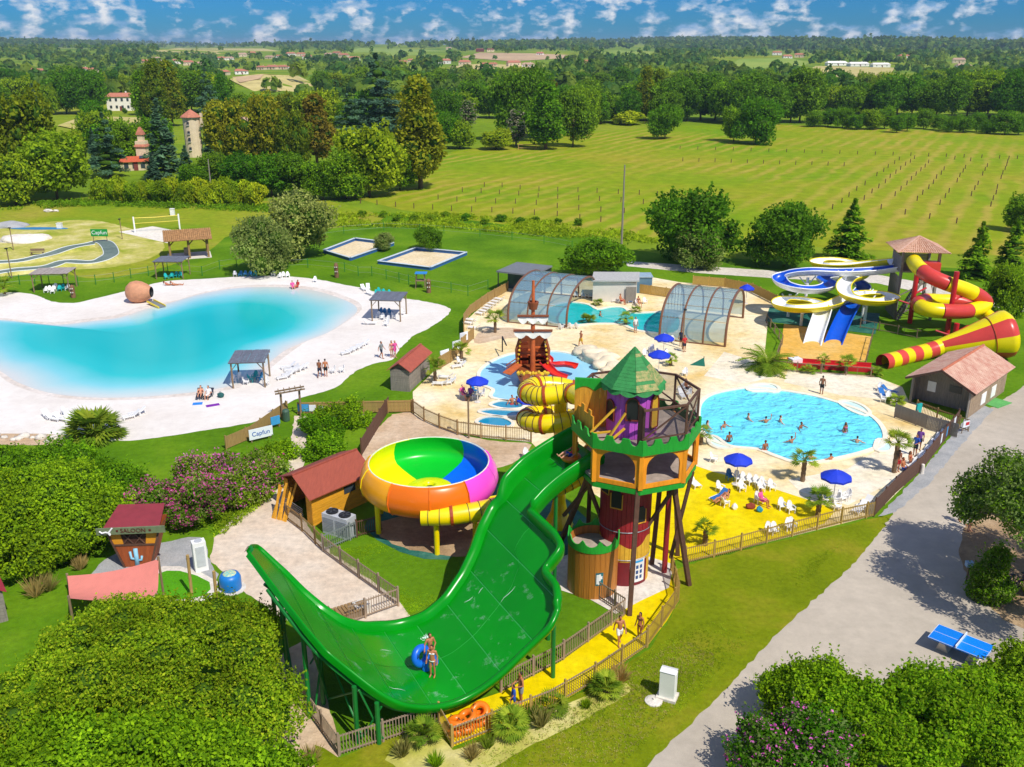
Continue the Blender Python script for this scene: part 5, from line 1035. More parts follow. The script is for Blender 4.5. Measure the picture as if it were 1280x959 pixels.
fence([(592, 424), (575, 440), (566, 452), (548, 463)], 1.3, 'board fence with banners by the beach gate', tan_wood, .13, solid=True, stuff=True)
fence([(795, 366), (842, 373)], 1.2, 'yellowish board fence between the two pool covers', yell_f, .13, solid=True, stuff=True)
fence([(866, 356), (905, 359), (940, 366), (972, 382)], 1.2, 'board fence behind the right pool cover', yell_f, .13, solid=True, stuff=True)
fence([(966, 462), (1000, 466), (1050, 469), (1092, 472)], 1.0, 'sparse rail fence in front of the red landing trough', wood, 2.0, stuff=True, post=2.2)
fence([(1090, 424), (1082, 456)], 1.0, 'short rail fence right of the landing floor', wood, 2.0, stuff=True)
fence([(958, 404), (978, 430), (966, 462)], 1.0, 'short rail fence left of the landing floor', wood, 2.0, stuff=True)
fence([(1075, 410), (1110, 416), (1150, 424)], 1.0, 'rail fence under the slide tower', wood, 2.0, stuff=True)
fence([(1118, 522), (1158, 537), (1196, 548)], 1.25, 'grey board screen round the terrace of the tile-roofed hut', grey_wood, .12, solid=True)
fence([(1145, 516), (1178, 529), (1210, 540)], 1.1, 'brown picket fence on the terrace of the tile-roofed hut', wood_h)
# thin wire fence with green posts round the lagoon
wt = thing('wire_fence', 'low wire fence on thin green posts behind the lagoon lawn', 'fence', G(25, 357))
wp = [(0, 359), (25, 356), (44, 355), (62, 356), (80, 356), (98, 357), (120, 356), (143, 353), (164, 348), (186, 345), (210, 340), (253, 345), (275, 337), (296, 334), (330, 336)]
pmw = MB().tube([(0, 0, 0), (0, 0, 1.35)], .05, 6).mesh('post', green_metal)
for p in wp: link('post', pmw, wt, loc=G(*p) - wt.location)
for z in (.5, 1.2): MB().tube([G(*p) - wt.location + Vector((0, 0, z)) for p in wp], .012, 4).build('wire', grey_metal, wt)
wt = thing('wire_fence', 'low wire fence on green posts crossing the lawn by the sand pits', 'fence', G(430, 341)); wp = [(360, 336), (385, 335), (431, 340), (448, 345), (465, 345), (483, 349), (499, 353), (511, 356), (520, 359), (564, 366), (585, 370), (610, 362)]
for p in wp: link('post', pmw, wt, loc=G(*p) - wt.location)
for z in (.5, 1.2): MB().tube([G(*p) - wt.location + Vector((0, 0, z)) for p in wp], .012, 4).build('wire', grey_metal, wt)
wt = thing('wire_fence', 'wire fence on thin posts along the near meadow edge', 'fence', G(560, 292)); wp = [(395, 297), (430, 292), (480, 288), (525, 290), (555, 292), (600, 296), (640, 300), (680, 305), (715, 312)]
for p in wp: link('post', pmw, wt, loc=G(*p) - wt.location)
for z in (.5, 1.2): MB().tube([G(*p) - wt.location + Vector((0, 0, z)) for p in wp], .012, 4).build('wire', grey_metal, wt)
# ================================================================== RIGHT SLIDE TOWER AND FLUMES
tile = mat('terracotta_tile', '#c08a6c', .8, .3, 3, .3, col2='#d8b49a'); tile2 = mat('pinkish_tile', '#c98f7a', .8, .3, 1.5, .3, col2='#e0bda4')
tw = thing('slide_tower', 'grey timber slide tower with pyramid tile roof', 'tower', (45.2, 103.2, 0)); a_ = R(-8)
def tl(x, y, z): return Vector((x * math.cos(a_) - y * math.sin(a_), x * math.sin(a_) + y * math.cos(a_), z))
for x in (-1.9, 1.9):
    for y in (-1.9, 1.9): MB().bar(tl(x, y, 0), tl(x, y, 7.8), .26).build('post', grey_wood, tw)
MB().prism([tl(x, y, 0)[:2] for x, y in ((-2.1, -2.1), (2.1, -2.1), (2.1, 2.1), (-2.1, 2.1))], 5.35, 5.55).build('deck', grey_wood, tw)
for i in range(9): MB().bar(tl(-2.02, -2.0, 5.6 + i * .17), tl(-2.02, 2.0, 5.6 + i * .17), .05, .14).build('cladding_board', grey_wood, tw)
for i in range(7): MB().bar(tl(-2, 2.02, 5.6 + i * .17), tl(2, 2.02, 5.6 + i * .17), .05, .14).build('cladding_board', grey_wood, tw)
for i in range(24): MB().bar(tl(-2.0, -2.02 + i * 0, .1 + i * .2), tl(-2.0, 2.0, .1 + i * .2), .05, .17).build('cladding_board', grey_wood, tw)
for i in range(16): f = i / 15; MB().box(tl(-1.6 + 2.0 * f, -2.2 - 0 * f, .25 + 5.0 * f), (.34, 1.1, .06), a_).build('stair_tread', mat('pale_plank', '#b9b0a4', .8, .2, 3), tw)
for s_ in (-2.75, -1.65): MB().bar(tl(-1.8, s_, .1), tl(.6, s_, 5.4), .06, .25).build('stair_stringer', grey_wood, tw)
for z0, z1 in ((.3, 2.6), (2.6, 5.0)): MB().bar(tl(2, -2, z0), tl(2, 2, z1), .12).build('brace', grey_wood, tw); MB().bar(tl(-2, -2.05, z0), tl(2, -2.05, z1), .12).build('brace', grey_wood, tw)
rf = MB(); E_ = 2.75; rf.add([tl(-E_, -E_, 7.7), tl(E_, -E_, 7.7), tl(E_, E_, 7.7), tl(-E_, E_, 7.7), tl(0, 0, 9.0)], [(0, 1, 4), (1, 2, 4), (2, 3, 4), (3, 0, 4), (3, 2, 1, 0)]); roof = rf.build('roof', tile, tw)
tm = MB()
def tile_rows(mb, A, B, C, D, nu, nv, r=.09):
    """barrel tiles on the quad A B (eave) C D (ridge), each a short half-tube"""
    for j in range(nv):
        for i in range(nu):
            f0, f1 = j / nv, (j + 1.06) / nv; g = (i + .5) / nu
            p0 = A.lerp(B, g).lerp(D.lerp(C, g), f0); p1 = A.lerp(B, g).lerp(D.lerp(C, g), min(1, f1)); x = (B - A).normalized() * r * (1 if (C - D).length > .1 else 1); d = p1 - p0
            if d.length < .02: continue
            n_ = x.cross(d).normalized() * r
            if n_.z < 0: n_ = -n_
            j0 = random.uniform(-.01, .02) * n_ / r
            mb.add([p0 - x, p0 - x * .6 + n_ * .8 + j0, p0 + x * .6 + n_ * .8 + j0, p0 + x, p1 - x * .85, p1 - x * .5 + n_ * .7, p1 + x * .5 + n_ * .7, p1 + x * .85], [(0, 1, 5, 4), (1, 2, 6, 5), (2, 3, 7, 6), (0, 3, 2, 1)])
cs = [tl(-E_, -E_, 7.7), tl(E_, -E_, 7.7), tl(E_, E_, 7.7), tl(-E_, E_, 7.7)]; ap = tl(0, 0, 9.0)
for i in range(4):
    A, B = cs[i], cs[(i + 1) % 4]; nv = 9
    for j in range(nv):
        a0, b0, a1, b1 = A.lerp(ap, j / nv), B.lerp(ap, j / nv), A.lerp(ap, (j + 1) / nv), B.lerp(ap, (j + 1) / nv); nu = max(1, int((b0 - a0).length / .24)); tile_rows(tm, a0, b0, b1, a1, nu, 1, .11)
    MB().bar(A, ap + Vector((0, 0, .05)), .18, .1).build('hip_ridge', tile2, roof)
tm.build('roof_tiles', tile, roof, kind='stuff')
whiteg = mat('white_gelcoat', '#eef0f0', .3, .04, 1); blueg = mat('royal_blue_gelcoat', '#0f55c8', .28, .06, 1, spec=.4); redg = mat('coral_red_gelcoat', '#d2453c', .3, .06, 1, spec=.4); yelg = mat('flume_yellow_gelcoat', '#f0dc06', .3, .05, 1, spec=.4); redp = mat('red_paint_metal', '#c3202c', .4, .08, 2)
def Z7(x, y, Y): return P(940 + x * .2656, 280 + y * .2656, Y)
def Z2(x, y, Y): return P(1040 + x * .1875, 280 + y * .1875, Y)
fb = Vector((36, 100, 0))
yf = thing('yellow_flume', 'open flume, yellow outside and white inside, winding down from the slide tower', 'water slide', fb)
flume(yf, [Z7(*p) for p in ((650, 160, 104.5), (560, 170, 106), (470, 180, 107), (360, 182, 107.5), (305, 172, 109), (340, 160, 111), (440, 165, 111), (530, 200, 108), (520, 228, 105.5), (460, 248, 103), (432, 285, 100.5), (455, 325, 98.5), (540, 348, 97.5), (625, 350, 98.5), (662, 335, 100.5), (610, 318, 102), (520, 318, 101.5), (440, 338, 100), (380, 365, 98), (300, 380, 97), (200, 382, 97), (130, 368, 98.5), (150, 345, 100.5), (230, 345, 101), (310, 362, 99.5), (335, 395, 97.3))], .78, whiteg, yelg, 5, fb, 1.0, 1, rim=yelg)
flume(yf, [Z7(335, 395, 97.3), Z7(322, 440, 95.5), Z7(300, 505, 93.4), Z7(280, 575, 91.6)], .85, whiteg, whiteg, 4, fb, .8, 2)
bf = thing('blue_flume', 'open flume, blue inside and white outside, looping left from the slide tower', 'water slide', fb)
flume(bf, [Z7(*p) for p in ((690, 190, 103.5), (570, 206, 104), (420, 212, 103.5), (280, 208, 103.5), (180, 218, 104), (130, 240, 104), (150, 268, 102), (230, 290, 101), (320, 292, 101.5), (370, 272, 103), (335, 245, 106), (400, 238, 108), (480, 255, 107.5), (525, 285, 105), (505, 320, 102.5), (475, 365, 99.5))], .8, blueg, whiteg, 5, fb, 1.0, 1)
flume(bf, [Z7(475, 365, 99.5), Z7(440, 425, 97), Z7(405, 500, 94), Z7(372, 585, 91.4)], .85, blueg, blueg, 4, fb, .8, 2)
for px, py, zt, own in ((1005, 392, 4.2, bf), (1001, 407, 2.2, yf), (1051, 392, 5.0, yf), (1080, 405, 3.0, yf), (1078, 396, 3.0, yf), (1050, 383, 4.6, bf), (985, 396, 2.6, yf)):
    q = G(px, py); MB().tube([q - fb, q - fb + Vector((0, 0, zt))], .17, 10).build('support_post', whiteg, own)
    MB().tube([q - fb + Vector((0, 0, zt - .9)), q - fb + Vector((1.0, .4, zt + .1))], .07, 6).build('support_arm', whiteg, own); MB().tube([q - fb + Vector((0, 0, zt - .9)), q - fb + Vector((-1.0, -.2, zt + .1))], .07, 6).build('support_arm', whiteg, own)
rt = thing('striped_tube_slide', 'red and yellow enclosed tube slide ending in a wide striped funnel', 'water slide', (46, 95, 0)); rb_ = Vector((46, 95, 0))
tube_slide(rt, [Z2(*p) for p in ((545, 248, 101), (575, 288, 98.5), (650, 345, 96.5), (770, 398, 95.5), (890, 438, 95.5), (985, 485, 96), (1022, 530, 96.5), (960, 568, 95), (860, 584, 94), (730, 580, 93.5), (625, 566, 94), (575, 535, 96), (625, 512, 98), (720, 515, 98.5), (850, 520, 98.5), (970, 570, 97.5), (1060, 640, 95), (1100, 700, 91))], .78, [yelg, redg], 4, None, base=rb_)
bxm = MB().box(tl(.9, -2.2, 6.1) + Vector((45.2, 103.2, 0)) - rb_, (2.0, 1.4, 1.1), a_); bxm.build('start_box', redg, rt)
n0, n1 = Vector((42.1, 87.8, 1.05)), Vector((48.3, 87.4, 2.55)); ax = (n1 - n0).normalized(); xa = ax.cross(Vector((0, 0, 1))).normalized(); ya = xa.cross(ax).normalized()
for k in range(8):
    a0, a1 = R(k * 45 + 12), R(k * 45 + 57); rows = []
    for f, r_ in ((0, .8), (.35, 1.3), (.72, 1.95), (.93, 2.35), (1.0, 2.3), (1.06, 1.9), (1.09, 1.0), (1.095, .1)):
        rows.append([n0.lerp(n1, f) - rb_ + (xa * math.cos(a) + ya * math.sin(a)) * r_ for a in np.linspace(a0, a1, 7)])
    MB().grid(rows).build('funnel_panel', [redg, yelg][k % 2], rt, smooth=True)
MB().tube([n0.lerp(n1, .72) - rb_ + (xa * math.cos(a) + ya * math.sin(a)) * 1.98 for a in np.linspace(0, 2 * math.pi, 33)], .05, 6).build('funnel_flange', dkred, rt)
qs = [n0 + Vector((.2, 0, .05)), P(1158, 439.5, 87.3), P(1137, 444.5, 86.4), P(1120, 449.5, 85.5), P(1103, 453.5, 84.6)]
for i in range(8):
    q = smooth_path(qs, 6); st = q[i * 3:i * 3 + 4]; MB().tube([p - rb_ for p in st], .8, 16, caps=False).build('tube_section', [yelg, redg][i % 2], rt, smooth=True)
for px, py, zt in ((1183, 421, 7.0), (1137, 404, 6.0), (1192, 430, 2.2)): q = G(px, py); MB().tube([q - rb_, q - rb_ + Vector((0, 0, zt))], .26, 12).build('support_column', redp, rt); MB().tube([q - rb_ + Vector((0, 0, zt * .55)), q - rb_ + Vector((1.6, .8, zt * .55 + .5))], .1, 6).build('support_arm', redp, rt); MB().tube([q - rb_ + Vector((0, 0, zt * .35)), q - rb_ + Vector((-1.8, .6, zt * .35 + .5))], .1, 6).build('support_arm', redp, rt)
# red landing trough
q0, q1 = G(984, 456), G(1090, 463); tr_ = thing('landing_trough', 'long red landing trough along the front of the ochre landing floor', 'slide trough', q0); d = q1 - q0; s_ = Vector((-d.y, d.x, 0)).normalized()
MB().bar(Vector((0, 0, .06)), d + Vector((0, 0, .06)), 1.4, .1).build('trough_floor', redg, tr_)
for k in (-.75, .75): MB().bar(s_ * k + Vector((0, 0, .25)), d + s_ * k + Vector((0, 0, .25)), .1, .5).build('trough_side', redp, tr_)
MB().box((.8, .2, .35), (1.1, .8, .5), .3).build('white_step', white, tr_)
# ================================================================== TILE-ROOFED HUT (right)
F0, F1, B1 = Vector((34.2, 75.3, 0)), Vector((37.6, 71.7, 0)), Vector((43.7, 78.0, 0)); B0 = F0 + (B1 - F1); hut = thing('tile_roofed_hut', 'grey timber hut with pinkish tile gable roof beside the road', 'hut', F0)
fx = (F1 - F0); sx_ = (B1 - F1); fw, sw = fx.length, sx_.length; fu, su = fx.normalized(), sx_.normalized(); EH, RH = 2.35, 3.5
def hp(u, v, z): return fu * u + su * v + Vector((0, 0, z))
for i in range(28): MB().bar(hp(fw * (i + .5) / 28, 1.4, .02), hp(fw * (i + .5) / 28, 1.4, EH + (RH - EH) * (1 - abs(2 * (i + .5) / 28 - 1))), fw / 28 - .012, .05, up=su).build('wall_plank', grey_wood, hut)
for i in range(48): MB().bar(hp(fw, sw * (i + .5) / 48, .02), hp(fw, sw * (i + .5) / 48, EH), .05, sw / 48 - .012, up=su).build('wall_plank', mat('tan_grey_plank', '#a08a70', .85, .2, 3, .3), hut)
MB().bar(hp(0, 0.0, 1.2), hp(0, sw, 1.2), .06, 2.4).build('rear_wall', grey_wood, hut); MB().bar(hp(0, sw, 1.2), hp(fw, sw, 1.2), .06, 2.4).build('rear_wall', grey_wood, hut)
for v in (0.0,): [MB().bar(hp(u, v, 0), hp(u, v, EH), .14).build('porch_post', grey_wood, hut) for u in (.1, fw - .1)]
MB().bar(hp(fw * .25, 1.36, 1.0), hp(fw * .25, 1.36, 1.9), .7, .05, up=su).build('door', white, hut); MB().bar(hp(fw * .55, 1.36, 1.7), hp(fw * .55 + 1.0, 1.36, 1.7), .08, .6, up=(0, 0, 1)).build('window', shut, hut)
for i in range(2): MB().bar(hp(fw + .04, sw * .3 + i * 2.4, .9), hp(fw + .04, sw * .3 + i * 2.4 + 1.1, .9), .06, 1.0).build('side_notice', white, hut)
rfo = MB(); o_ = .45; A, B, C, D = hp(-o_, -o_, EH - .1), hp(fw / 2, -o_, RH + .1), hp(fw / 2, sw + o_, RH + .1), hp(-o_, sw + o_, EH - .1); A2, D2 = hp(fw + o_, -o_, EH - .1), hp(fw + o_, sw + o_, EH - .1)
rfo.add([A, B, C, D, A2, D2], [(0, 1, 2, 3), (1, 4, 5, 2), (3, 2, 1, 0), (2, 5, 4, 1)]); hr = rfo.build('roof', tile2, hut); tm = MB(); tile_rows(tm, A, D, C, B, 40, 12, .125); tile_rows(tm, A2, D2, C, B, 40, 12, .125); tm.build('roof_tiles', tile2, hr, kind='stuff')
MB().tube([B + Vector((0, 0, .06)), C + Vector((0, 0, .06))], .12, 8).build('ridge', mat('ridge_tile', '#b5694c', .8, .2, 3), hr); MB().bar(A, B, .05, .18).bar(B, A2, .05, .18).build('barge_board', dark_wood, hr)
# ================================================================== GLASS POOL COVERS
def glass_mat(name, col, op):
    m = bpy.data.materials.new(name); m.use_nodes = True; n = m.node_tree.nodes; l = m.node_tree.links; b = n['Principled BSDF']; b.inputs['Base Color'].default_value = (*lin(col), 1); b.inputs['Roughness'].default_value = .08; b.inputs['Specular IOR Level'].default_value = .8
    t = n.new('ShaderNodeBsdfTransparent'); t.inputs[0].default_value = (.86, .95, .97, 1); x = n.new('ShaderNodeMixShader'); x.inputs[0].default_value = op; l.new(t.outputs[0], x.inputs[1]); l.new(b.outputs[0], x.inputs[2]); l.new(x.outputs[0], n['Material Output'].inputs[0]); return m
pane_m = glass_mat('tinted_polycarbonate', '#86a8b8', .5); frame_m = mat('brown_aluminium', '#7a5238', .45, .1, 2)
def cover(label, o, ax, ln, sp_dir, span, hgt, bays, taper=.0, npan=8):
    t = thing('pool_cover', label, 'pool enclosure', o); ax = Vector(ax).normalized(); sd = Vector(sp_dir).normalized()
    def pt(u, k, sc=1.0):
        x = -math.cos(math.pi * k); z = math.sin(math.pi * k) ** .62
        return ax * u + sd * (span / 2 + span / 2 * x * sc) + Vector((0, 0, hgt * sc * z + .05))
    for b in range(bays + 1):
        sc = 1 - taper * b; u = ln * b / bays; MB().tube([pt(u, k / 24, sc) for k in range(25)], .13 if b in (0, bays) else .10, 8).build('arch', frame_m, t)
    for b in range(bays):
        sc = 1 - taper * b; u0, u1 = ln * b / bays + .07, ln * (b + 1) / bays - .07; sc1 = sc
        for k in range(npan):
            k0, k1 = k / npan + .006, (k + 1) / npan - .006; rows = [[pt(u0, k0 + (k1 - k0) * j / 3, sc) for j in range(4)], [pt(u1, k0 + (k1 - k0) * j / 3, sc) for j in range(4)]]
            MB().grid(rows).build('pane', pane_m, t)
            MB().bar(pt(u0, k / npan, sc), pt(u1, k / npan, sc), .05, .05).build('glazing_bar', grey_metal, t)
    for e_, u in ((0, 0.02),):
        for k in range(1, 7):
            f = k / 7; q = pt(u, math.acos(1 - 2 * f) / math.pi); MB().bar(Vector((q.x, q.y, .05)), q, .06).build('end_mullion', frame_m, t)
        mb = MB(); ring_ = [pt(u, k / 24) for k in range(25)]
        for k in range(24):
            a, b_ = ring_[k], ring_[k + 1]; mb.add([(a.x, a.y, .06), (b_.x, b_.y, .06), b_, a], [(0, 1, 2, 3)])
        mb.build('end_glazing', pane_m, t)
    MB().bar(pt(0, 0), pt(ln, 0), .14, .14).bar(pt(0, 1), pt(ln, 1), .14, .14).build('base_rail', frame_m, t); return t
cover('left arched glass pool cover with open right end beside the white building', (-.44, 100, 0), (.945, -.326, 0), 6.6, (.334, .943, 0), 13.4, 4.0, 3, .02)
cover('right arched glass pool cover with brown frame near the blue parasols', (15.4, 93.6, 0), (.927, -.374, 0), 6.8, (.374, .927, 0), 11.5, 4.3, 3, .0)
# service buildings behind the covers
t = thing('pump_house', 'long pale flat building behind the left pool cover', 'building', G(742, 372)); w1 = G(795, 374) - t.location
MB().bar(Vector((0, 0, 1.25)), w1 + Vector((0, 0, 1.25)), 4.0, 2.5).build('wall', mat('pale_wall', '#e4ddd0', .8, .06, 1, .1), t); MB().bar(Vector((-.2, 0, 2.6)), w1 + Vector((.3, 0, 2.75)), 4.6, .16).build('roof', mat('corrugated_grey_roof', '#b9b8b2', .7, .15, 4, .4), t)
MB().box(w1 + Vector((-.9, -2.0, 1.0)), (1.2, .1, 2.0)).build('door', grey_wood, t)
t = thing('blue_shed', 'small blue-grey box shed behind the pale flat building', 'shed', G(800, 364)); MB().box((0, 0, 1), (2.6, 2.2, 2.0)).build('wall', mat('blue_grey_panel', '#5a7f96', .6, .1, 2), t); MB().box((0, 0, 2.06), (2.8, 2.4, .1)).build('roof', mat('pale_blue_roof', '#9fb6c4', .5), t)
t = thing('grey_annex', 'dark grey framed annex left of the left pool cover', 'building', G(640, 370)); d = G(668, 356) - t.location
MB().bar(d * .1 + Vector((0, 0, 2.65)), d + Vector((0, 0, 2.65)), 5.0, .18).build('roof', mat('grey_felt_roof', '#6f7478', .8, .1, 2), t)
for q in (d * .12, d * .55, d):
    for o_ in (-2.3, 2.3): s_ = Vector((-d.y, d.x, 0)).normalized() * o_; MB().bar(q + s_, q + s_ + Vector((0, 0, 2.6)), .14).build('post', black, t)
MB().bar(d * .5 + Vector((0, 0, 1.2)), d + Vector((0, 0, 1.2)), 4.4, 2.4).build('glazed_wall', mat('dark_glass', '#3a4a50', .15, .1, 2), t)
# ================================================================== PIRATE SHIP
sb = G(666, 484); sh = thing('pirate_ship', 'pirate ship play structure with mast and red slides in the splash pool', 'play ship', sb)
hullm = mat('hull_brown', '#c4622c', .6, .2, 2, .3); hulld = mat('hull_dark_brown', '#86451f', .6, .2, 2, .3); sail = mat('sail_cloth', '#d9dcd2', .7, .06, 2); goldm = mat('gold_ornament', '#d8b020', .5, .15, 3)
rows = []
for y, w_, zb, zt in ((-1.2, .25, .5, 1.7), (-.8, .9, .15, 1.5), (0, 1.25, .05, 1.35), (1.5, 1.45, .05, 1.3), (3.0, 1.45, .05, 1.6), (4.2, 1.3, .1, 2.4), (4.7, 1.1, .2, 2.7)):
    rows.append([(-w_, y, zt), (-w_ * 1.02, y, zt * .6), (-w_ * .75, y, zb), (w_ * .75, y, zb), (w_ * 1.02, y, zt * .6), (w_, y, zt)])
hl = MB().grid(rows).build('hull', hullm, sh); MB().add([(-1.1, 4.7, 2.7), (1.1, 4.7, 2.7), (.8, 4.7, .2), (-.8, 4.7, .2)], [(0, 1, 2, 3)]).build('stern', hulld, sh)
MB().add([(-1.2, -.6, 1.15), (1.2, -.6, 1.15), (1.4, 4.2, 1.2), (-1.4, 4.2, 1.2)], [(0, 1, 2, 3)]).build('deck', hulld, sh)
for i in range(11): MB().blob((-1.3 + i * .26, -.95 + abs(i - 5) * .05, 1.55 + .12 * (i % 2)), (.2, .16, .2), i, .2, 1).build('gold_carving', goldm, hl)
MB().blob((0, -1.25, 1.25), (.28, .2, .3), 3, .1, 2).build('figurehead', sail, sh, smooth=True)
for s_ in (-1, 1):
    MB().tube([(s_ * 1.35, 1.5, 1.2), (s_ * 1.45, 1.7, 3.0), (s_ * 1.1, 1.9, 4.2), (0, 2.0, 4.75)], .16, 8).build('cabin_rib', hulld, sh)
    MB().add([(s_ * 1.4, 1.8, 1.2), (s_ * 1.5, 3.9, 1.3), (s_ * 1.3, 3.9, 3.6), (s_ * 1.2, 1.9, 3.9)], [(0, 1, 2, 3)]).build('cabin_side', hulld, sh)
    for k in range(7): MB().blob((s_ * (1.42 - .05 * k), 1.45, 1.4 + k * .4), (.12, .12, .12), k, .2, 1).build('gold_stud', goldm, sh)
for k in range(5): MB().box((.75, 2.2 + k * .3, 1.4 + k * .32), (1.2, .34, .08)).build('stair_tread', hullm, sh)
for k in range(4): MB().box((-.75, 2.3, 1.6 + k * .6), (.7, .12, .28)).build('climb_hold', mat('orange_hold', '#d9632a', .5), sh)
MB().add([(-1.3, 4.0, 1.2), (1.3, 4.0, 1.2), (1.1, 4.0, 4.2), (-1.1, 4.0, 4.2)], [(0, 1, 2, 3)]).build('cabin_back', hulld, sh); MB().box((0, 3.1, 2.3), (2.5, 1.7, .1)).build('upper_deck', hullm, sh)
MB().tube([(0, 1.3, 1.1), (0, 1.3, 9.5)], [.26, .12], 12).build('mast', hullm, sh)
MB().lathe([(.35, 6.9), (.5, 7.5), (.5, 7.6), (.3, 7.6)], (0, 1.3, 0), 12).build('crows_nest', hulld, sh)
for z, hw in ((4.75, 1.75), (6.1, 1.4)):
    MB().tube([(-hw, 1.3, z + .12), (hw, 1.3, z + .12)], .09, 8).build('yard', hulld, sh); MB().tube([(-hw, 1.0, z + .3), (hw, 1.0, z + .3)], .08, 8).build('yard', hulld, sh)
    rows = [[(-hw * .95 + hw * 1.9 * k / 16, 1.15 - .2 * v, z + .1 - v * (.18 + .42 * abs(math.sin(k / 16 * 3 * math.pi)))) for k in range(17)] for v in (0, .5, 1)]; MB().grid(rows).build('furled_sail', sail, sh, smooth=True)
def z5(x, y, Y): return P(600 + x * .125, 400 + y * .125, Y) - sb
Y0 = sb.y
for pts in ([(635, 310, Y0 + 3), (690, 370, Y0 + 2.8), (740, 425, Y0 + 2.6), (850, 425, Y0 + 3.2), (955, 445, Y0 + 2.6)], [(640, 410, Y0 + 1.4), (700, 475, Y0 + .6), (760, 525, Y0 + .1), (860, 562, Y0 - .4)]):
    flume(sh, [z5(*p) for p in pts], .42, mat('slide_red', '#e0301c', .35, .08, 1, spec=.4), redp, 4, Vector(), .9, 1, 'slide_section')
MB().bar(z5(385, 440, Y0 + 1), z5(265, 540, Y0 - .3), .9, .08).build('ramp', hullm, sh)
for o_ in (0, -28): MB().tube([z5(385, 400 + o_, Y0 + 1.3 + o_ * .01), z5(262, 480 + o_, Y0 + .1)], .05, 6).build('ramp_rail', hulld, sh)
MB().tube([G(628, 440) - sb, G(628, 440) - sb + Vector((0, 0, 1.6)), G(633, 450) - sb + Vector((0, 0, 1.5))], .07, 6).build('water_cannon', black, sh)
# rock feature
t = thing('rock_feature', 'pale artificial rock mound at the right of the splash pool', 'rocks', G(745, 455))
for i, (x, y, r_) in enumerate(((728, 441, .8), (736, 444, 1.1), (744, 449, 1.3), (752, 454, 1.3), (758, 460, 1.2), (766, 463, 1.0), (750, 448, .9))): c = G(x, y) - t.location; MB().blob((c.x, c.y, r_ * .25), (r_ * 1.2, r_ * .9, r_ * .6), i, .22, 3).build('boulder', mat('cream_rock', '#e2d3b4', .9, .15, 1.2, .6), t, smooth=True)
# ================================================================== HUT AND BOOTHS (left)
red_roof = mat('red_brown_sheet_roof', '#9a4a36', .7, .12, 1.5, .2, stretch=(6, 1, 1)); yel_plank = mat('yellow_plank', '#dc9d22', .65, .15, 2, .3, stretch=(1, 1, 8))
def gable_hut(name, label, cat, c0, c1, c2, eh, rh, wm, rm, boards=0, over=.3, roofdir=1, door=None):
    """c0-c1 gable front, c1-c2 long side (ground points)"""
    t = thing(name, label, cat, c0); f = c1 - c0; s = c2 - c1; fw, sw = f.length, s.length; fu, su = f.normalized(), s.normalized(); H_ = lambda u, v, z: fu * u + su * v + Vector((0, 0, z))
    n = boards or 12; ph = eh / n
    for i in range(n):
        z = ph * (i + .5); MB().bar(H_(fw, 0, z), H_(fw, sw, z), .05, ph - .012).build('wall_plank', wm, t)
        MB().bar(H_(fw, sw, z), H_(0, sw, z), .05, ph - .012).build('wall_plank', wm, t); MB().bar(H_(0, sw, z), H_(0, 0, z), .05, ph - .012).build('wall_plank', wm, t)
        if door is None: MB().bar(H_(0, 0, z), H_(fw, 0, z), .05, ph - .012).build('wall_plank', wm, t)
        else:
            MB().bar(H_(0, 0, z), H_(fw * door[0], 0, z), .05, ph - .012).build('wall_plank', wm, t); MB().bar(H_(fw * door[1], 0, z), H_(fw, 0, z), .05, ph - .012).build('wall_plank', wm, t)
    for v in (.02, sw - .02):
        if not (door is not None and v < .1): MB().add([H_(0, v, eh), H_(fw, v, eh), H_(fw / 2, v, rh)], [(0, 1, 2), (2, 1, 0)]).build('gable', wm, t)
    o = over; A, B, C, D, A2, D2 = H_(-o, -o, eh - .1), H_(fw / 2, -o, rh + .06), H_(fw / 2, sw + o, rh + .06), H_(-o, sw + o, eh - .1), H_(fw + o, -o, eh - .1), H_(fw + o, sw + o, eh - .1); up = Vector((0, 0, .06))
    for q in ((A, B, C, D), (B, A2, D2, C)): MB().add([*q, *[p + up for p in q]], [(3, 2, 1, 0), (4, 5, 6, 7), (0, 1, 5, 4), (1, 2, 6, 5), (2, 3, 7, 6), (3, 0, 4, 7)]).build('roof', rm, t)
    MB().bar(B + up, C + up, .2, .06).build('ridge_cap', rm, t); MB().box(H_(fw / 2, sw / 2, .03), (fw * .5, fw * .5, .04)).build('floor', grey_wood, t)
    return t, H_, fw, sw
c0, c1, c2 = G(358, 632), G(392, 658), G(462, 626); yh, H_, fw, sw = gable_hut('yellow_hut', 'yellow plank hut with red-brown gable roof beside the bowl slide', 'hut', c0, c1, c2, 2.15, 2.95, yel_plank, red_roof, 12, .35, door=(.15, .8))
MB().bar(H_(fw + .04, sw * .55, 1.55), H_(fw + .04, sw * .75, 1.55), .04, .5).build('window', shut, yh)
for i in range(7): MB().bar(H_(fw * .2, -.25 - i * .02, .05 + i * .15), H_(fw * .75, -.25, .05 + i * .15), .03, .05).build('barrier_slat', grey_metal, yh)
t = thing('plank_stack', 'yellow boards leaning against the front of the yellow hut', 'boards', G(350, 648))
for i, (x, l_, tt) in enumerate(((-.5, 1.9, .2), (-.3, 2.1, -.1), (-.1, 2.2, .15), (.1, 2.0, -.15), (.3, 1.9, .05), (.45, 2.2, .25))): MB().bar(Vector((x, -.1 * i, 0)), Vector((x + tt + .4, .7, l_)), .16, .04).build('board', yel_plank, t)
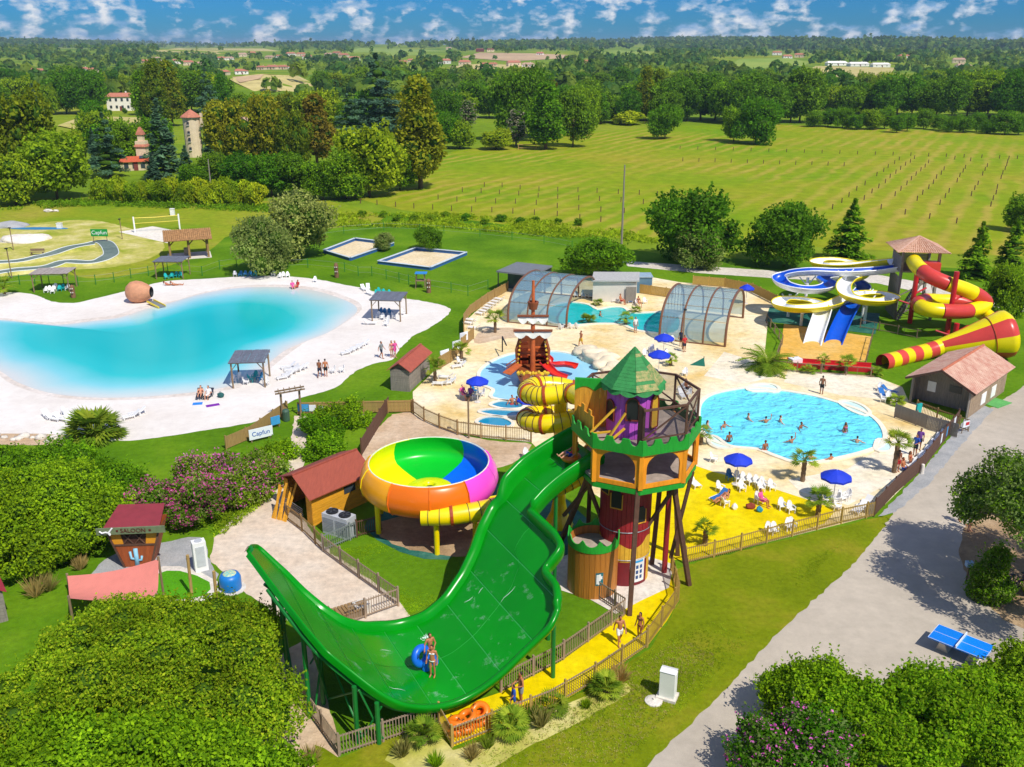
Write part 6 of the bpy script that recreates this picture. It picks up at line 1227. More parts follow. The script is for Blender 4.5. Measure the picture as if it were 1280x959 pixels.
# air-conditioning unit: two fans
t = thing('cooling_unit', 'grey cooling unit with two black top fans beside the yellow hut', 'air conditioner', G(425, 667), -.52); acm = mat('ac_grey', '#b9bdc0', .5, .06, 3)
MB().box((0, 0, .7), (2.0, .9, 1.4)).build('casing', acm, t)
for x in (-.5, .5):
    f = MB().lathe([(.38, 1.4), (.38, 1.5), (.02, 1.5)], (x, 0, 0), 20).build('fan_grille', black, t)
    for k in range(5): a = k * 1.2566; MB().bar((x, 0, 1.52), (x + .34 * math.cos(a), .34 * math.sin(a), 1.52), .1, .02).build('blade', mat('dark_grey', '#3a3d40', .5), f)
for i in range(9): MB().box((0.5, -.46, .25 + i * .11), (.85, .03, .05)).build('louvre', mat('louvre_grey', '#8e9496', .5), t); MB().box((-.5, -.46, .25 + i * .11), (.85, .03, .05)).build('louvre', MATS['louvre_grey'], t)
# brown double shed by the beach
c0 = G(489, 487); t, H_, fw, sw = gable_hut('brown_shed', 'small brown shed with stepped red roof at the beach gate', 'shed', G(489, 488), G(512, 490), G(537, 466), 2.0, 2.6, grey_wood, mat('brick_red_roof', '#a8533f', .7, .12, 3, .2), 10, .25)
# shed at the left edge
gable_hut('small_cabin', 'corner of a wooden cabin with red roof at the left picture edge', 'cabin', G(-40, 790), G(10, 776), G(-2, 748), 1.9, 2.5, grey_wood, mat('crimson_roof', '#a02c3c', .6, .1, 2), 9, .2)
# saloon booth
sbp = G(178, 700); sn = thing('saloon_booth', 'tapered wooden western saloon booth with red roof and blue cactus', 'booth', sbp, .06); bw = mat('red_brown_board', '#a04f22', .65, .2, 1.5, .25, stretch=(4, 4, .5)); gw = mat('mossy_beam', '#6d7a58', .8, .2, 3, .3); amb = mat('amber_panel', '#d58f1c', .6, .1, 2)
W0, W1, D0, HH = .75, 1.55, .8, 2.6
def trap(z0, z1, y, m, nm, k0=-1.0, k1=1.0, par=None, dy=.05):
    w0, w1 = W0 + (W1 - W0) * z0 / HH, W0 + (W1 - W0) * z1 / HH
    return MB().add([(k0 * w0, y, z0), (k1 * w0, y, z0), (k1 * w1, y, z1), (k0 * w1, y, z1), (k0 * w0, y + dy, z0), (k1 * w0, y + dy, z0), (k1 * w1, y + dy, z1), (k0 * w1, y + dy, z1)], [(0, 1, 2, 3), (7, 6, 5, 4), (0, 4, 5, 1), (1, 5, 6, 2), (2, 6, 7, 3), (3, 7, 4, 0)]).build(nm, m, par or sn)
for i in range(8): trap(0.02, 1.45, -D0, bw, 'front_board', -1 + i * .25 + .005, -1 + (i + 1) * .25 - .005)
trap(1.55, 2.35, -D0, amb, 'side_panel', -1, -.52); trap(1.55, 2.35, -D0, amb, 'side_panel', .52, 1); trap(1.45, 1.55, -D0 - .05, dark_wood, 'counter', -1.02, 1.02, dy=.2)
trap(1.55, 2.35, -D0 + .03, mat('dark_opening', '#4a2a1c', .8), 'hatch', -.5, .5)
for s_ in (-1, 1):
    MB().bar((s_ * .5 * 1.2, -D0 - .03, 1.58), (s_ * .05, -D0 - .03, 2.3), .06, .06).bar((s_ * .05, -D0 - .03, 1.58), (s_ * .5 * 1.25, -D0 - .03, 2.3), .06, .06).build('hatch_brace', dark_wood, sn)
    MB().bar((s_ * W0, -D0 - .02, 0), (s_ * W1, -D0 - .02, HH), .1, .1).build('corner_post', dark_wood, sn)
    MB().add([(s_ * W0, -D0, 0), (s_ * W0, D0, 0), (s_ * W1, D0, HH), (s_ * W1, -D0, HH)], [(0, 1, 2, 3)]).build('side_wall', bw, sn)
MB().add([(-W0, D0, 0), (W0, D0, 0), (W1, D0, HH), (-W1, D0, HH)], [(0, 1, 2, 3)]).build('rear_wall', bw, sn)
MB().add([(-1.6, -1.0, 2.62), (1.6, -1.0, 2.62), (1.35, 1.2, 3.05), (-1.35, 1.2, 3.05), (-1.6, -1.0, 2.7), (1.6, -1.0, 2.7), (1.35, 1.2, 3.13), (-1.35, 1.2, 3.13)], [(3, 2, 1, 0), (4, 5, 6, 7), (0, 1, 5, 4), (1, 2, 6, 5), (2, 3, 7, 6), (3, 0, 4, 7)]).build('roof', mat('plum_roof', '#8c3038', .7, .12, 2), sn)
bm_ = MB().bar((-1.95, -1.08, 2.55), (1.95, -1.08, 2.62), .09, .42).build('sign_beam', gw, sn)
def text(body, size, parent, loc_, rot, m, name='lettering', ext=.01):
    cu = bpy.data.curves.new(name, 'FONT'); cu.body = body; cu.size = size; cu.align_x = 'CENTER'; cu.align_y = 'CENTER'; cu.extrude = ext
    me = eval_mesh(bpy.data.objects.new('tmp', cu)); me.materials.append(m)
    o = link(name, me, parent); o.location = loc_; o.rotation_euler = rot; return o
text('SALOON', .36, sn, (.15, -1.14, 2.59), (R(90), 0, 0), mat('dark_red_letter', '#5a1e16', .6), 'sign_lettering')
for x in (-.75, 1.1): MB().box((x, -1.14, 2.6), (.12, .02, .12), 0).build('star_mark', MATS['dark_red_letter'], sn)
mb = MB(); mb.tube([(-1.35, -1.15, 2.5), (-1.2, -1.2, 2.55), (-1.0, -1.15, 2.8)], .05, 6); mb.tube([(-1.35, -1.15, 2.55), (-1.6, -1.18, 2.5), (-1.75, -1.15, 2.6)], .05, 6); mb.tube([(-1.25, -1.15, 2.55), (-1.15, -1.18, 2.35)], [.1, .05], 6); mb.build('cow_skull', white, sn)
cac = mat('pale_blue_paint', '#8cc4dc', .6, .08, 2); yc = -D0 - .03
mb = MB(); mb.tube([(0, yc, .12), (0, yc, 1.25)], .13, 8); mb.tube([(0, yc, .55), (-.3, yc, .6), (-.33, yc, 1.05)], .075, 8); mb.tube([(0, yc, .45), (.28, yc, .5), (.32, yc, .75)], .07, 8); mb.build('cactus_figure', cac, sn, smooth=True)
# shade sail on poles
q = [P(84, 720, 45.5), P(198, 699, 44.0), P(196, 745, 41.5), P(86, 748, 41.8)]
st = thing('shade_sail', 'salmon pink shade sail stretched over the booth terrace', 'shade sail', Vector((q[0].x, q[0].y, 0))); o0 = st.location; rows = []
for i in range(9):
    a = q[0].lerp(q[1], i / 8); b = q[3].lerp(q[2], i / 8); sag = -.35 * math.sin(math.pi * i / 8)
    rows.append([a.lerp(b, j / 6) - o0 + Vector((0, 0, sag * .6 - .3 * math.sin(math.pi * j / 6))) for j in range(7)])
MB().grid(rows).build('canvas', mat('salmon_canvas', '#ef8f7e', .7, .05, 2), st, smooth=True)
for p in q: MB().tube([Vector((p.x, p.y, 0)) - o0, p - o0 + Vector((0, 0, .15))], .07, 8).build('pole', wood, st)
for px, py, h in ((240, 745, 2.6), (272, 762, 2.4)):
    o = MB().tube([(0, 0, 0), (.05, 0, h)], .09, 8).build('wooden_pole', tan_wood); o.location = G(px, py); tag(o, 'leaning wooden pole %s' % ('left of the white cabinet' if px < 250 else 'beside the blue tank'), 'pole')
t = thing('white_cabinet', 'tall white air conditioning cabinet behind the wooden poles', 'cabinet', G(252, 712), .5); MB().box((0, 0, .95), (.75, .55, 1.9)).build('casing', white, t); MB().box((-.0, -.29, 1.0), (.5, .03, 1.3)).build('grille', mat('light_grille', '#c2c6c8', .5), t); MB().lathe([(.22, 1.9), (.22, 1.95), (.02, 1.95)], (0, 0, 0), 14).build('top_cap', acm, t)
t = thing('blue_tank', 'round blue water tank with floral top on the sandy forecourt', 'tank', G(289, 736)); MB().lathe([(.55, 0), (.6, .1), (.6, .75), (.5, .95), (.15, 1.02), (.02, 1.02)], (0, 0, 0), 20).build('body', mat('tank_blue', '#1b78c8', .4, .08, 2), t, smooth=True); MB().lathe([(.38, .99), (.3, 1.05), (.02, 1.06)], (0, 0, 0), 12).build('painted_lid', mat('turquoise_lid', '#2fc0c8', .5, .4, 8, col2='#e8d48c'), t); MB().lathe([(.75, 0), (.75, .05), (.02, .05)], (.1, 0, 0), 12).build('base_slab', conc, t)
t = thing('pallet_bench', 'low slatted pallet bench behind the green slide', 'bench', G(434, 770), .55)
for i in range(8): MB().box((-.7 + i * .2, 0, .42), (.16, 1.0, .04)).build('slat', wood_h, t)
for y in (-.4, .4): MB().box((0, y, .2), (1.6, .1, .38)).build('bearer', wood, t)
MB().bar((-.85, -.5, .5), (-.85, .5, .5), .05, .3).build('back_rail', wood, t)
t = thing('pale_box', 'pale planter box beside the pallet bench', 'box', G(452, 764), .55); MB().box((0, 0, .25), (.8, .7, .5)).build('body', mat('pale_grey_box', '#c8c4ba', .7), t); MB().box((0, 0, .52), (.5, .4, .05)).build('lid', wood_h, t)
# ================================================================== FURNITURE
def facing(a, b): d = Vector(b) - Vector(a); return math.atan2(d.y, d.x)
def chair_proto(m, label):
    t = thing('plastic_chair', label, 'chair'); MB().box((0, -.02, .36), (.5, .5, .05)).build('seat', m, t)
    bk = MB(); rows = []
    for i in range(6):
        z = .38 + .55 * i / 5; y = .22 + .14 * i / 5; hw = .24 * (1 if i < 4 else .8 if i == 4 else .5); rows.append([(-hw, y - .03, z), (0, y + .03, z), (hw, y - .03, z), (hw, y + .02, z), (0, y + .08, z), (-hw, y + .02, z)])
    bk.grid(rows, closed=True); bk.f += [tuple(range(30, 36)), tuple(reversed(range(6)))]; bk.m += [0, 0]; bk.build('backrest', m, t)
    for s_ in (-1, 1):
        MB().box((s_ * .28, -.02, .57), (.08, .5, .035)).build('armrest', m, t)
        MB().bar((s_ * .26, -.23, 0), (s_ * .28, -.22, .56), .06).build('leg', m, t); MB().bar((s_ * .25, .28, 0), (s_ * .27, .2, .56), .06).build('leg', m, t)
    KIDS(t); return t
def lounger_proto(m, label, bm=None):
    t = thing('sun_lounger', label, 'sun lounger'); bm = bm or m
    for i in range(7): MB().box((0, -.75 + i * .17, .32), (.6, .13, .03)).build('bed_slat', bm, t)
    for s_ in (-1, 1): MB().box((s_ * .31, -.3, .3), (.05, 1.25, .08)).build('side_rail', m, t)
    b = MB().bar((0, .38, .33), (0, .95, .78), .58, .04).build('backrest', bm, t)
    for s_ in (-1, 1):
        for y in (-.75, .3): MB().box((s_ * .29, y, .14), (.06, .08, .28)).build('leg', m, t)
    [MB().bar((x, .85, .05), (x, .8, .65), .04).build('prop', m, t) for x in (-.22, .22)]
    KIDS(t); return t
_pr = {}
def place(kind, px, py, rz, label, group=None, z=.02):
    mk = {'cw': lambda: chair_proto(white, 'x'), 'ct': lambda: chair_proto(teal, 'x'), 'cb': lambda: chair_proto(bluep, 'x'), 'lw': lambda: lounger_proto(white, 'x'), 'lk': lambda: lounger_proto(black, 'x', mat('navy_mesh', '#252a3c', .8)), 'lb': lambda: lounger_proto(white, 'x', mat('blue_towel', '#2a6fb8', .9, .1, 5))}[kind]
    p = G(px, py) + Vector((0, 0, z))
    if kind not in _pr: o = _pr[kind] = mk(); o.location = p; o.rotation_euler = (0, 0, rz); o['label'] = label
    else: o = copy_thing(_pr[kind], label, p, rz)
    o.scale = (.8,) * 3
    if group: o['group'] = group
    return o
NM = {'cw': 'white plastic chair', 'ct': 'teal plastic chair', 'cb': 'blue plastic chair', 'lw': 'white sun lounger', 'lk': 'dark sun lounger', 'lb': 'blue-towelled lounger'}
def cluster(items, where, rz0, group, jit=.3):
    order = sorted(range(len(items)), key=lambda i: items[i][1])
    for r_, i in enumerate(order):
        k, x, y = items[i][:3]; rz = items[i][3] if len(items[i]) > 3 else rz0 + random.uniform(-jit, jit)
        place(k, x, y, rz, '%s %s, %s from the left' % (NM[k], where, nth(r_)) if len(items) > 1 else '%s %s' % (NM[k], where), group)
cluster([('cw', 58, 366), ('cw', 63, 365), ('cw', 68, 364), ('cw', 70, 362), ('ct', 75, 364), ('ct', 79, 363), ('cw', 85, 363), ('cw', 66, 367)], 'under the left lagoon shelter', .3, 'chairs under the left shelter')
cluster([('ct', 208, 349), ('ct', 215, 348), ('ct', 220, 347), ('ct', 226, 347)], 'under the far shelter', .2, 'teal chairs behind the lagoon', .5)
cluster([('cw', 294, 346), ('cb', 301, 346), ('cb', 307, 346), ('cb', 313, 346), ('ct', 319, 346), ('cw', 342, 345.5), ('cw', 350, 348), ('cw', 355, 347), ('cw', 360, 347), ('cw', 394, 353)], 'in the row below the willows', 0.1, 'chairs below the willows')
cluster([('lw', 455, 363), ('lw', 460, 362), ('lw', 463, 369), ('ct', 471, 370), ('ct', 475, 367), ('ct', 481, 369), ('ct', 488, 370)], 'beside the right lagoon shelter', .4, 'seats by the right shelter', .5)
cluster([('lw', 463, 406), ('cw', 473, 398), ('cw', 478, 400), ('cw', 484, 403), ('cb', 480, 394), ('cb', 488, 394), ('cw', 493, 399), ('cw', 503, 394), ('cw', 483, 408), ('cb', 475, 393)], 'clustered at the right lagoon shelter', .5, 'chairs at the right shelter', 1.2)
cluster([('lw', 434, 443), ('lw', 440, 440), ('lw', 446, 437), ('lw', 453, 433)], 'in the row right of the lagoon', -1.0, 'loungers right of lagoon', .1)
cluster([('lw', 355, 474), ('lw', 361, 470), ('lw', 366, 467), ('lw', 372, 465), ('lw', 377, 463), ('lw', 360, 461), ('lw', 364, 464)], 'on the sand by the lower shelter', -1.0, 'loungers by striped shelter', .15)
cluster([('cw', 416, 467), ('cw', 427, 466)], 'behind the two bathers on the sand', -1, 'chairs behind bathers')
cluster([('cw', 292, 479), ('cw', 298, 476), ('ct', 314, 478), ('ct', 319, 474), ('cw', 308, 481), ('cb', 325, 476), ('cw', 333, 482)], 'under the lower lagoon shelter', .4, 'chairs under the lower shelter', 1.2)
cluster([('lw', 60, 523), ('lw', 68, 526), ('lw', 78, 526), ('lw', 86, 528), ('cw', 82, 519)], 'left of the fan palm on the beach', .9, 'beach seats left of fan palm', .4)
cluster([('lw', 164, 523), ('lw', 171, 519)], 'right of the fan palm on the beach', -1.1, 'loungers right of fan palm')
cluster([('lk', 250, 497, .2), ('lk', 261, 497, -.1)], 'near the lower lagoon shore', .2, 'dark loungers')
cluster([('lw', 601, 394), ('lw', 605, 391), ('lw', 609, 388), ('lw', 612, 385), ('lw', 616, 382), ('lw', 620, 379), ('lw', 624, 376)], 'in the row along the left deck fence', -2.2, 'loungers along the left deck fence', .05)
cluster([('lw', 587, 406), ('lw', 589, 402), ('lw', 592, 412)], 'at the corner of the left deck fence', -2.0, 'loungers at the fence corner', .1)
cluster([('cw', 701, 412), ('cw', 713, 411), ('cw', 721, 411)], 'in front of the left pool cover', 2.8, 'chairs before left cover')
cluster([('cw', 720, 372), ('cw', 729, 373), ('cw', 738, 373)], 'inside the left pool cover', 0.2, 'chairs in left cover')
cluster([('lw', 768, 377), ('lw', 775, 378), ('lb', 786, 378), ('cw', 796, 381), ('cw', 806, 380)], 'behind the covered pool', .1, 'loungers behind covered pool')
cluster([('cw', 575, 456, 1.0), ('lw', 573, 460, -1.2)], 'by the beach gate banners', 0, 'seats by beach gate')
cluster([('lw', 557, 474), ('lw', 560, 481), ('cw', 566, 478), ('lw', 550, 482)], 'in front of the brown shed', -1.5, 'seats before brown shed')
cluster([('cw', 578, 497), ('cw', 590, 499), ('cw', 602, 496), ('cb', 594, 492)], 'under the parasol by the splash pool', 0, 'chairs by left parasol', 1.5)
cluster([('cw', 806, 446), ('cw', 815, 445), ('cw', 824, 445), ('cw', 834, 446), ('cw', 814, 440)], 'under the pair of blue parasols', .2, 'chairs under parasol pair', 1.0)
cluster([('cw', 840, 429)], 'beside the right pool cover', -.2, None)
cluster([('cw', 851, 490), ('lw', 857, 488), ('cw', 860, 496), ('lw', 853, 497), ('cw', 856, 470)], 'beside the green sunshade triangle', -.4, 'chairs by green triangle', .8)
cluster([('cw', 892, 578, 1.0)], 'at the lower left rim of the swimming pool', 0, None)
cluster([('cb', 912, 600), ('cw', 922, 602), ('cw', 930, 604), ('cw', 938, 606), ('cw', 946, 608), ('cw', 954, 610), ('cw', 964, 613)], 'in the row edging the yellow floor', .3, 'chairs at yellow floor edge', .1)
cluster([('cw', 927, 614), ('cw', 951, 614)], 'before the row edging the yellow floor', .2, 'front chairs yellow floor')
cluster([('lw', 867, 607, .3)], 'at the left side of the yellow floor', 0, None)
cluster([('cw', 900, 615, .6), ('lb', 898, 625, -.9), ('cw', 906, 633, 2.0)], 'beside the sunbather on the yellow floor', 0, 'seats by sunbather')
cluster([('cw', 977, 637), ('cw', 988, 641)], 'in the pair on the yellow floor', .2, 'chair pair yellow floor', .1)
cluster([('cw', 948, 629)], 'of the bather in pink on the yellow floor', .5, None)
cluster([('cw', 961, 668), ('cw', 968, 668), ('cw', 986, 663), ('cw', 990, 662)], 'pushed against the long picket fence', .2, 'chairs at picket fence', .1)
cluster([('cw', 1032, 630), ('cw', 1044, 629), ('cw', 1052, 627), ('cw', 1058, 625), ('cw', 1047, 638), ('cb', 1027, 623)], 'around the right front parasol', 0, 'chairs by right parasol', 1.5)
cluster([('lw', 1074, 640), ('lw', 1080, 634)], 'at the corner of the tall board fence', -.8, 'loungers at fence corner', .1)
cluster([('lw', 1140, 586), ('lw', 1148, 577), ('lw', 1155, 570), ('lw', 1163, 562), ('lw', 1170, 554), ('lw', 1177, 546)], 'in the row along the tall board fence', -.8, 'loungers along tall fence', .08)
cluster([('lb', 1104, 497), ('cw', 1110, 500), ('cw', 1104, 503), ('cw', 1100, 489), ('lb', 1112, 492)], 'piled left of the tile-roofed hut', .4, 'seats left of the tiled hut', .8)
cluster([('cw', 658, 573, .3), ('cb', 655, 597, -.5)], 'behind the top of the green slide', 0, 'seats behind green slide')
# parasols
blueu = mat('royal_blue_canvas', '#1238c8', .7, .06, 2)
def parasol(px, py, r_, label, z=2.35):
    t = thing('parasol', label, 'parasol', G(px, py), random.uniform(0, 1))
    for k in range(8):
        a0, a1 = k * math.pi / 4, (k + 1) * math.pi / 4; am = (a0 + a1) / 2; p = lambda a, q, zz: (math.cos(a) * q, math.sin(a) * q, zz)
        MB().add([p(a0, r_, z - .45), p(am, r_ * .94, z - .40), p(a1, r_, z - .45), p(a1, r_ * .5, z - .14), p(a0, r_ * .5, z - .14), p(am, r_ * .48, z - .12), (0, 0, z + .06), p(a0, r_, z - .58), p(am, r_ * .94, z - .54), p(a1, r_, z - .58)], [(0, 1, 5, 4), (1, 2, 3, 5), (4, 5, 6), (5, 3, 6), (7, 8, 1, 0), (8, 9, 2, 1)]).build('canopy_panel', blueu, t)
        MB().bar((0, 0, z - .05), p(a0, r_ * .97, z - .47), .02).build('rib', grey_metal, t)
    MB().tube([(0, 0, 0), (0, 0, z + .12)], .03, 8).build('pole', white, t); MB().lathe([(.3, 0), (.3, .07), (.05, .12), (.04, .3)], (0, 0, 0), 12).build('base', conc, t); return t
for px, py, r_, lb in ((597, 503, 1.0, 'blue parasol left of the splash pool'), (661, 527, 1.0, 'blue parasol behind the yellow tube coil'), (829, 446, 1.0, 'upper of the pair of blue parasols by the right pool cover'), (823, 468, 1.05, 'lower of the pair of blue parasols by the right pool cover'), (920, 606, 1.0, 'blue parasol between swimming pool and yellow floor'), (1041, 628, 1.05, 'blue parasol nearest the long picket fence'), (932, 380, .9, 'blue parasol right of the right pool cover')): parasol(px, py, r_, lb)
# shelters
slate = mat('grey_slat', '#6a6f7c', .8, .2, 3, .3)
def shelter(px, py, w_, d_, h, rz, label, n=16, m=slate):
    t = thing('beach_shelter', label, 'shelter', G(px, py), rz)
    for x in (-w_ / 2 + .2, w_ / 2 - .2):
        for y in (-d_ / 2 + .2, d_ / 2 - .2):
            MB().tube([(x, y, 0), (x, y, h)], .08, 8).build('post', wood, t); MB().bar((x, y, h - .7), (x * .6, y, h), .07).build('brace', wood, t)
    for y in (-d_ / 2 + .2, d_ / 2 - .2): MB().bar((-w_ / 2, y, h), (w_ / 2, y, h), .1, .14).build('beam', wood, t)
    for i in range(n): MB().box((-w_ / 2 + w_ * (i + .5) / n, 0, h + .11 + random.uniform(-.02, .02)), (w_ / n - .03, d_ + .3, .05)).build('roof_slat', m, t)
    return t
shelter(70, 362, 4.6, 3.2, 2.3, .1, 'left slatted shelter behind the lagoon, over white chairs', 16, mat('pale_slat', '#a79c94', .8, .2, 3)); shelter(217, 346, 3.9, 3.2, 2.3, 0, 'grey-blue slatted shelter over teal chairs behind the lagoon'); shelter(487, 397, 3.6, 3.6, 2.4, -.1, 'slatted shelter at the right tip of the lagoon'); shelter(315, 478, 3.2, 3.4, 2.4, .1, 'slatted shelter on the lower lagoon shore')
# tiled pavilion
t = thing('tiled_pavilion', 'open timber pavilion with brown tile roof behind the lagoon', 'pavilion', G(237, 320), .35)
for x in (-2.6, 0, 2.6):
    for y in (-2, 2): MB().bar((x, y, 0), (x, y, 2.7), .28).build('post', wood_h, t); MB().bar((x, y, 2.0), (x + (.7 if x < 1 else -.7), y, 2.7), .15).build('brace', wood_h, t)
for y in (-2, 2): MB().bar((-3, y, 2.75), (3, y, 2.75), .2, .25).build('beam', wood_h, t)
A, B, C, D = Vector((-3.3, -2.7, 2.75)), Vector((3.3, -2.7, 2.75)), Vector((3.3, 0, 3.9)), Vector((-3.3, 0, 3.9)); A2, B2 = Vector((-3.3, 2.7, 2.75)), Vector((3.3, 2.7, 2.75)); tb_ = mat('brown_tile', '#a87f52', .8, .3, 3, .3)
pr_ = MB().add([A, B, C, D, A2, B2], [(0, 1, 2, 3), (3, 2, 5, 4)]).build('roof', tb_, t); tm = MB(); tile_rows(tm, A, B, C, D, 24, 9, .13); tile_rows(tm, A2, B2, C, D, 24, 9, .13); tm.build('roof_tiles', tb_, pr_, kind='stuff'); MB().box((0, 0, .04), (6, 4.6, .06)).build('floor_slab', conc, t); MB().box((-.3, .3, .7), (.8, .8, .9)).build('hearth', grey_wood, t)
# giant jar with slide
t = thing('giant_jar', 'giant terracotta jar lying at the lagoon shore', 'jar', G(178, 378), .5); jm = mat('terracotta_jar', '#c58a66', .75, .15, 2, .2)
o = MB().lathe([(.62, 0), (.68, .12), (.95, .5), (1.25, 1.15), (1.35, 1.8), (1.2, 2.4), (.8, 2.85), (.3, 3.0), (.02, 3.02)], (0, 0, 0), 24).build('jar_body', jm, t, smooth=True); o.rotation_euler = (R(-90), 0, R(60)); o.location = (1.1, -.5, 1.25)
o = MB().lathe([(.6, .02), (.55, .3), (.02, .32)], (0, 0, 0), 18).build('jar_mouth', black, t); o.rotation_euler = (R(-90), 0, R(60)); o.location = (1.14, -.52, 1.25)
for k in range(4): o = MB().lathe([(1.0 + .1 * k if k < 3 else 1.25, 0), (1.03 + .1 * k if k < 3 else 1.28, .03)], (0, 0, .6 + .4 * k), 24).build('jar_band', jm, t); o.rotation_euler = (R(-90), 0, R(60)); o.location = (1.1, -.5, 1.25)
t = thing('jar_slide', 'short slide with yellow rails running from the giant jar into the lagoon', 'slide', G(186, 380)); b_ = t.location
MB().bar(P(188, 377, b_.y) - b_, G(203, 385) - b_ + Vector((0, 0, .1)), .9, .06).build('slide_bed', grey_metal, t)
for o_ in (-.5, .5): MB().bar(P(188, 377, b_.y) - b_ + Vector((o_ * .5, o_ * .8, .1)), G(203, 385) - b_ + Vector((o_ * .5, o_ * .8, .15)), .1, .2).build('side_rail', yellowp, t)
# signs and banners (lettering as seen)
def board(px, py, w_, h, z, rz, m, txt, tm_, label, posts=True, name='sign_board', cat='sign', ts=.5):
    t = thing(name, label, cat, G(px, py), rz); MB().box((0, 0, z + h / 2), (w_, .06, h)).build('panel', m, t)
    if posts: [MB().box((s_ * w_ * .4, .06, (z + h * .8) / 2), (.08, .08, z + h * .8)).build('post', wood, t) for s_ in (-1, 1)]
    if txt: text(txt, h * ts, t, (0, -.04, z + h / 2), (R(90), 0, 0), tm_)
    return t
gsn = mat('sign_green', '#0c9a3c', .5); bsn = mat('banner_white', '#e9eef2', .6, .04, 2); bl_ = mat('banner_blue_ink', '#1c5fb4', .5); sky_ = mat('banner_sky_blue', '#3f9ad0', .6, .1, 2)
board(126, 305, 2.6, 1.1, 1.2, 0, gsn, 'Capfun', white, 'green sign with white lettering beside the pump track', ts=.75)
board(327, 551, 1.9, .85, .25, .62, bsn, 'Capfun', bl_, 'white banner with blue lettering on the fence by the path', ts=.6, name='banner', cat='banner')
board(345, 535, .8, .7, .3, .75, sky_, None, None, 'pale blue banner left of the wooden arch', name='banner', cat='banner')
board(380, 519, .95, .6, .35, 0, sky_, None, None, 'blue banner right of the wooden arch', name='banner', cat='banner'); board(391, 519, .6, .55, .35, 0, bsn, None, None, 'white banner on the beach fence', name='banner', cat='banner'); board(402, 519, .35, .5, .35, 0, bsn, None, None, 'small white notice on the beach fence', name='banner', cat='banner')
for px, py, lb in ((571, 444, 'upper left white banner by the beach gate'), (580, 433, 'right pale banner by the beach gate'), (556, 456, 'lower left white banner by the beach gate')): board(px, py, 1.1, .9, .6, .8, bsn, None, None, lb, name='banner', cat='banner'); 
for i, (px, py) in enumerate(((1192, 536), (1183, 547), (1176, 556))): board(px, py + 1, 1.1, .75, .35, .98, [bsn, sky_, bsn][i], None, None, '%s banner from the top on the tall board fence by the gravel' % nth(i), False, 'banner', 'banner')
board(832, 762 - 20, .3, .3, .1, 0, white, None, None, 'tiny white plate at the end of the walkway', False) if False else None
# beach arch
t = thing('beach_arch', 'wooden arch with curved top beams at the beach entrance', 'arch', G(365, 522), .3)
for x in (-.75, .75): MB().tube([(x, 0, 0), (x, 0, 2.3)], .09, 8).build('post', wood, t)
for y in (-.3, .3): MB().bar((-1.2, y, 2.3), (1.2, y, 2.5), .08, .12).build('beam', wood, t)
for i in range(5): MB().bar((-.9 + i * .45, -.5, 2.42 + i * .04), (-.9 + i * .45, .5, 2.42 + i * .04), .07, .07).build('rafter', wood, t)
o = MB().lathe([(.28, 0), (.3, .1), (.3, .85), (.2, 1.0), (.02, 1.02)], (0, 0, 0), 12).build('litter_bin', mat('dark_green_bin', '#3c5a48', .6)); o.location = G(358, 526); tag(o, 'dark green litter bin beside the beach arch', 'litter bin')
# lamp posts and utility poles
for px, py, h, r_, m_, lb, nm in ((266, 255, 8.5, .16, grey_wood, 'wooden utility pole in front of the bamboo hedge', 'utility_pole'), (777, 305, 12, .17, grey_wood, 'tall utility pole at the near meadow edge', 'utility_pole')):
    o = MB().tube([(0, 0, 0), (0, 0, h)], [r_, r_ * .6], 8).build(nm, m_); o.location = G(px, py); tag(o, lb, 'pole')
for i, (px, py, h) in enumerate(((17, 313, 3.4), (153, 299, 3.2), (15, 348, 4.0), (586, 548, 3.6), (853, 437, 4.2))):
    t = thing('lamp_post', ['slim lamp post left of the pump track', 'slim lamp post left of the volleyball court', 'lamp post in front of the pump track', 'lamp post beside the curved picket fence', 'lamp post at the right pool cover'][i], 'lamp post', G(px, py)); MB().tube([(0, 0, 0), (0, 0, h)], .07, 8).build('pole', wood, t); MB().box((0, -.1, h), (.28, .4, .12)).build('lamp_head', black, t)
# volleyball net
a, b = G(169, 291), G(225, 287); t = thing('volleyball_net', 'yellow edged volleyball net on two white posts', 'net', a); d = b - a
for q in (Vector(), d): MB().tube([q, q + Vector((0, 0, 2.6))], .13, 8).build('post', white, t)
MB().tube([Vector((0, 0, 2.4)), d * .5 + Vector((0, 0, 2.3)), d + Vector((0, 0, 2.4))], .05, 5).build('top_tape', yellowp, t); MB().tube([Vector((0, 0, 1.5)), d + Vector((0, 0, 1.5))], .03, 5).build('bottom_tape', yellowp, t)
MB().add([Vector((0, 0, 1.5)), d + Vector((0, 0, 1.5)), d + Vector((0, 0, 2.4)), Vector((0, 0, 2.4))], [(0, 1, 2, 3)]).build('mesh_net', glass_mat('thin_net', '#cfc860', .12), t)
# smaller things on the left field
def single(name, label, cat, mb, m, px, py, rz=0, smooth=False):
    o = mb.build(name, m, smooth=smooth); o.location = G(px, py); o.rotation_euler = (0, 0, rz); return tag(o, label, cat)
single('white_bin', 'white post box standing alone in the left field', 'box', MB().box((0, 0, .55), (.7, .6, 1.1)).box((0, 0, 1.14), (.8, .7, .1)), white, 216, 269); single('white_bin', 'white box at the end of the blue tarpaulin', 'box', MB().box((0, 0, .45), (.8, .6, .9)).box((0, 0, .93), (.9, .7, .08)), white, 75, 286)
single('sand_mound', 'low mound of white sand left of the pump track', 'sand pile', MB().blob((0, 0, 0), (4.0, 3.2, .9), 2, .12, 3), sand_court, 32, 300, smooth=True); single('sand_mound', 'grey soil heap at the far left field edge', 'soil pile', MB().blob((0, 0, 0), (3, 2.5, .8), 5, .15, 3), gravel_mat, 12, 283, smooth=True)
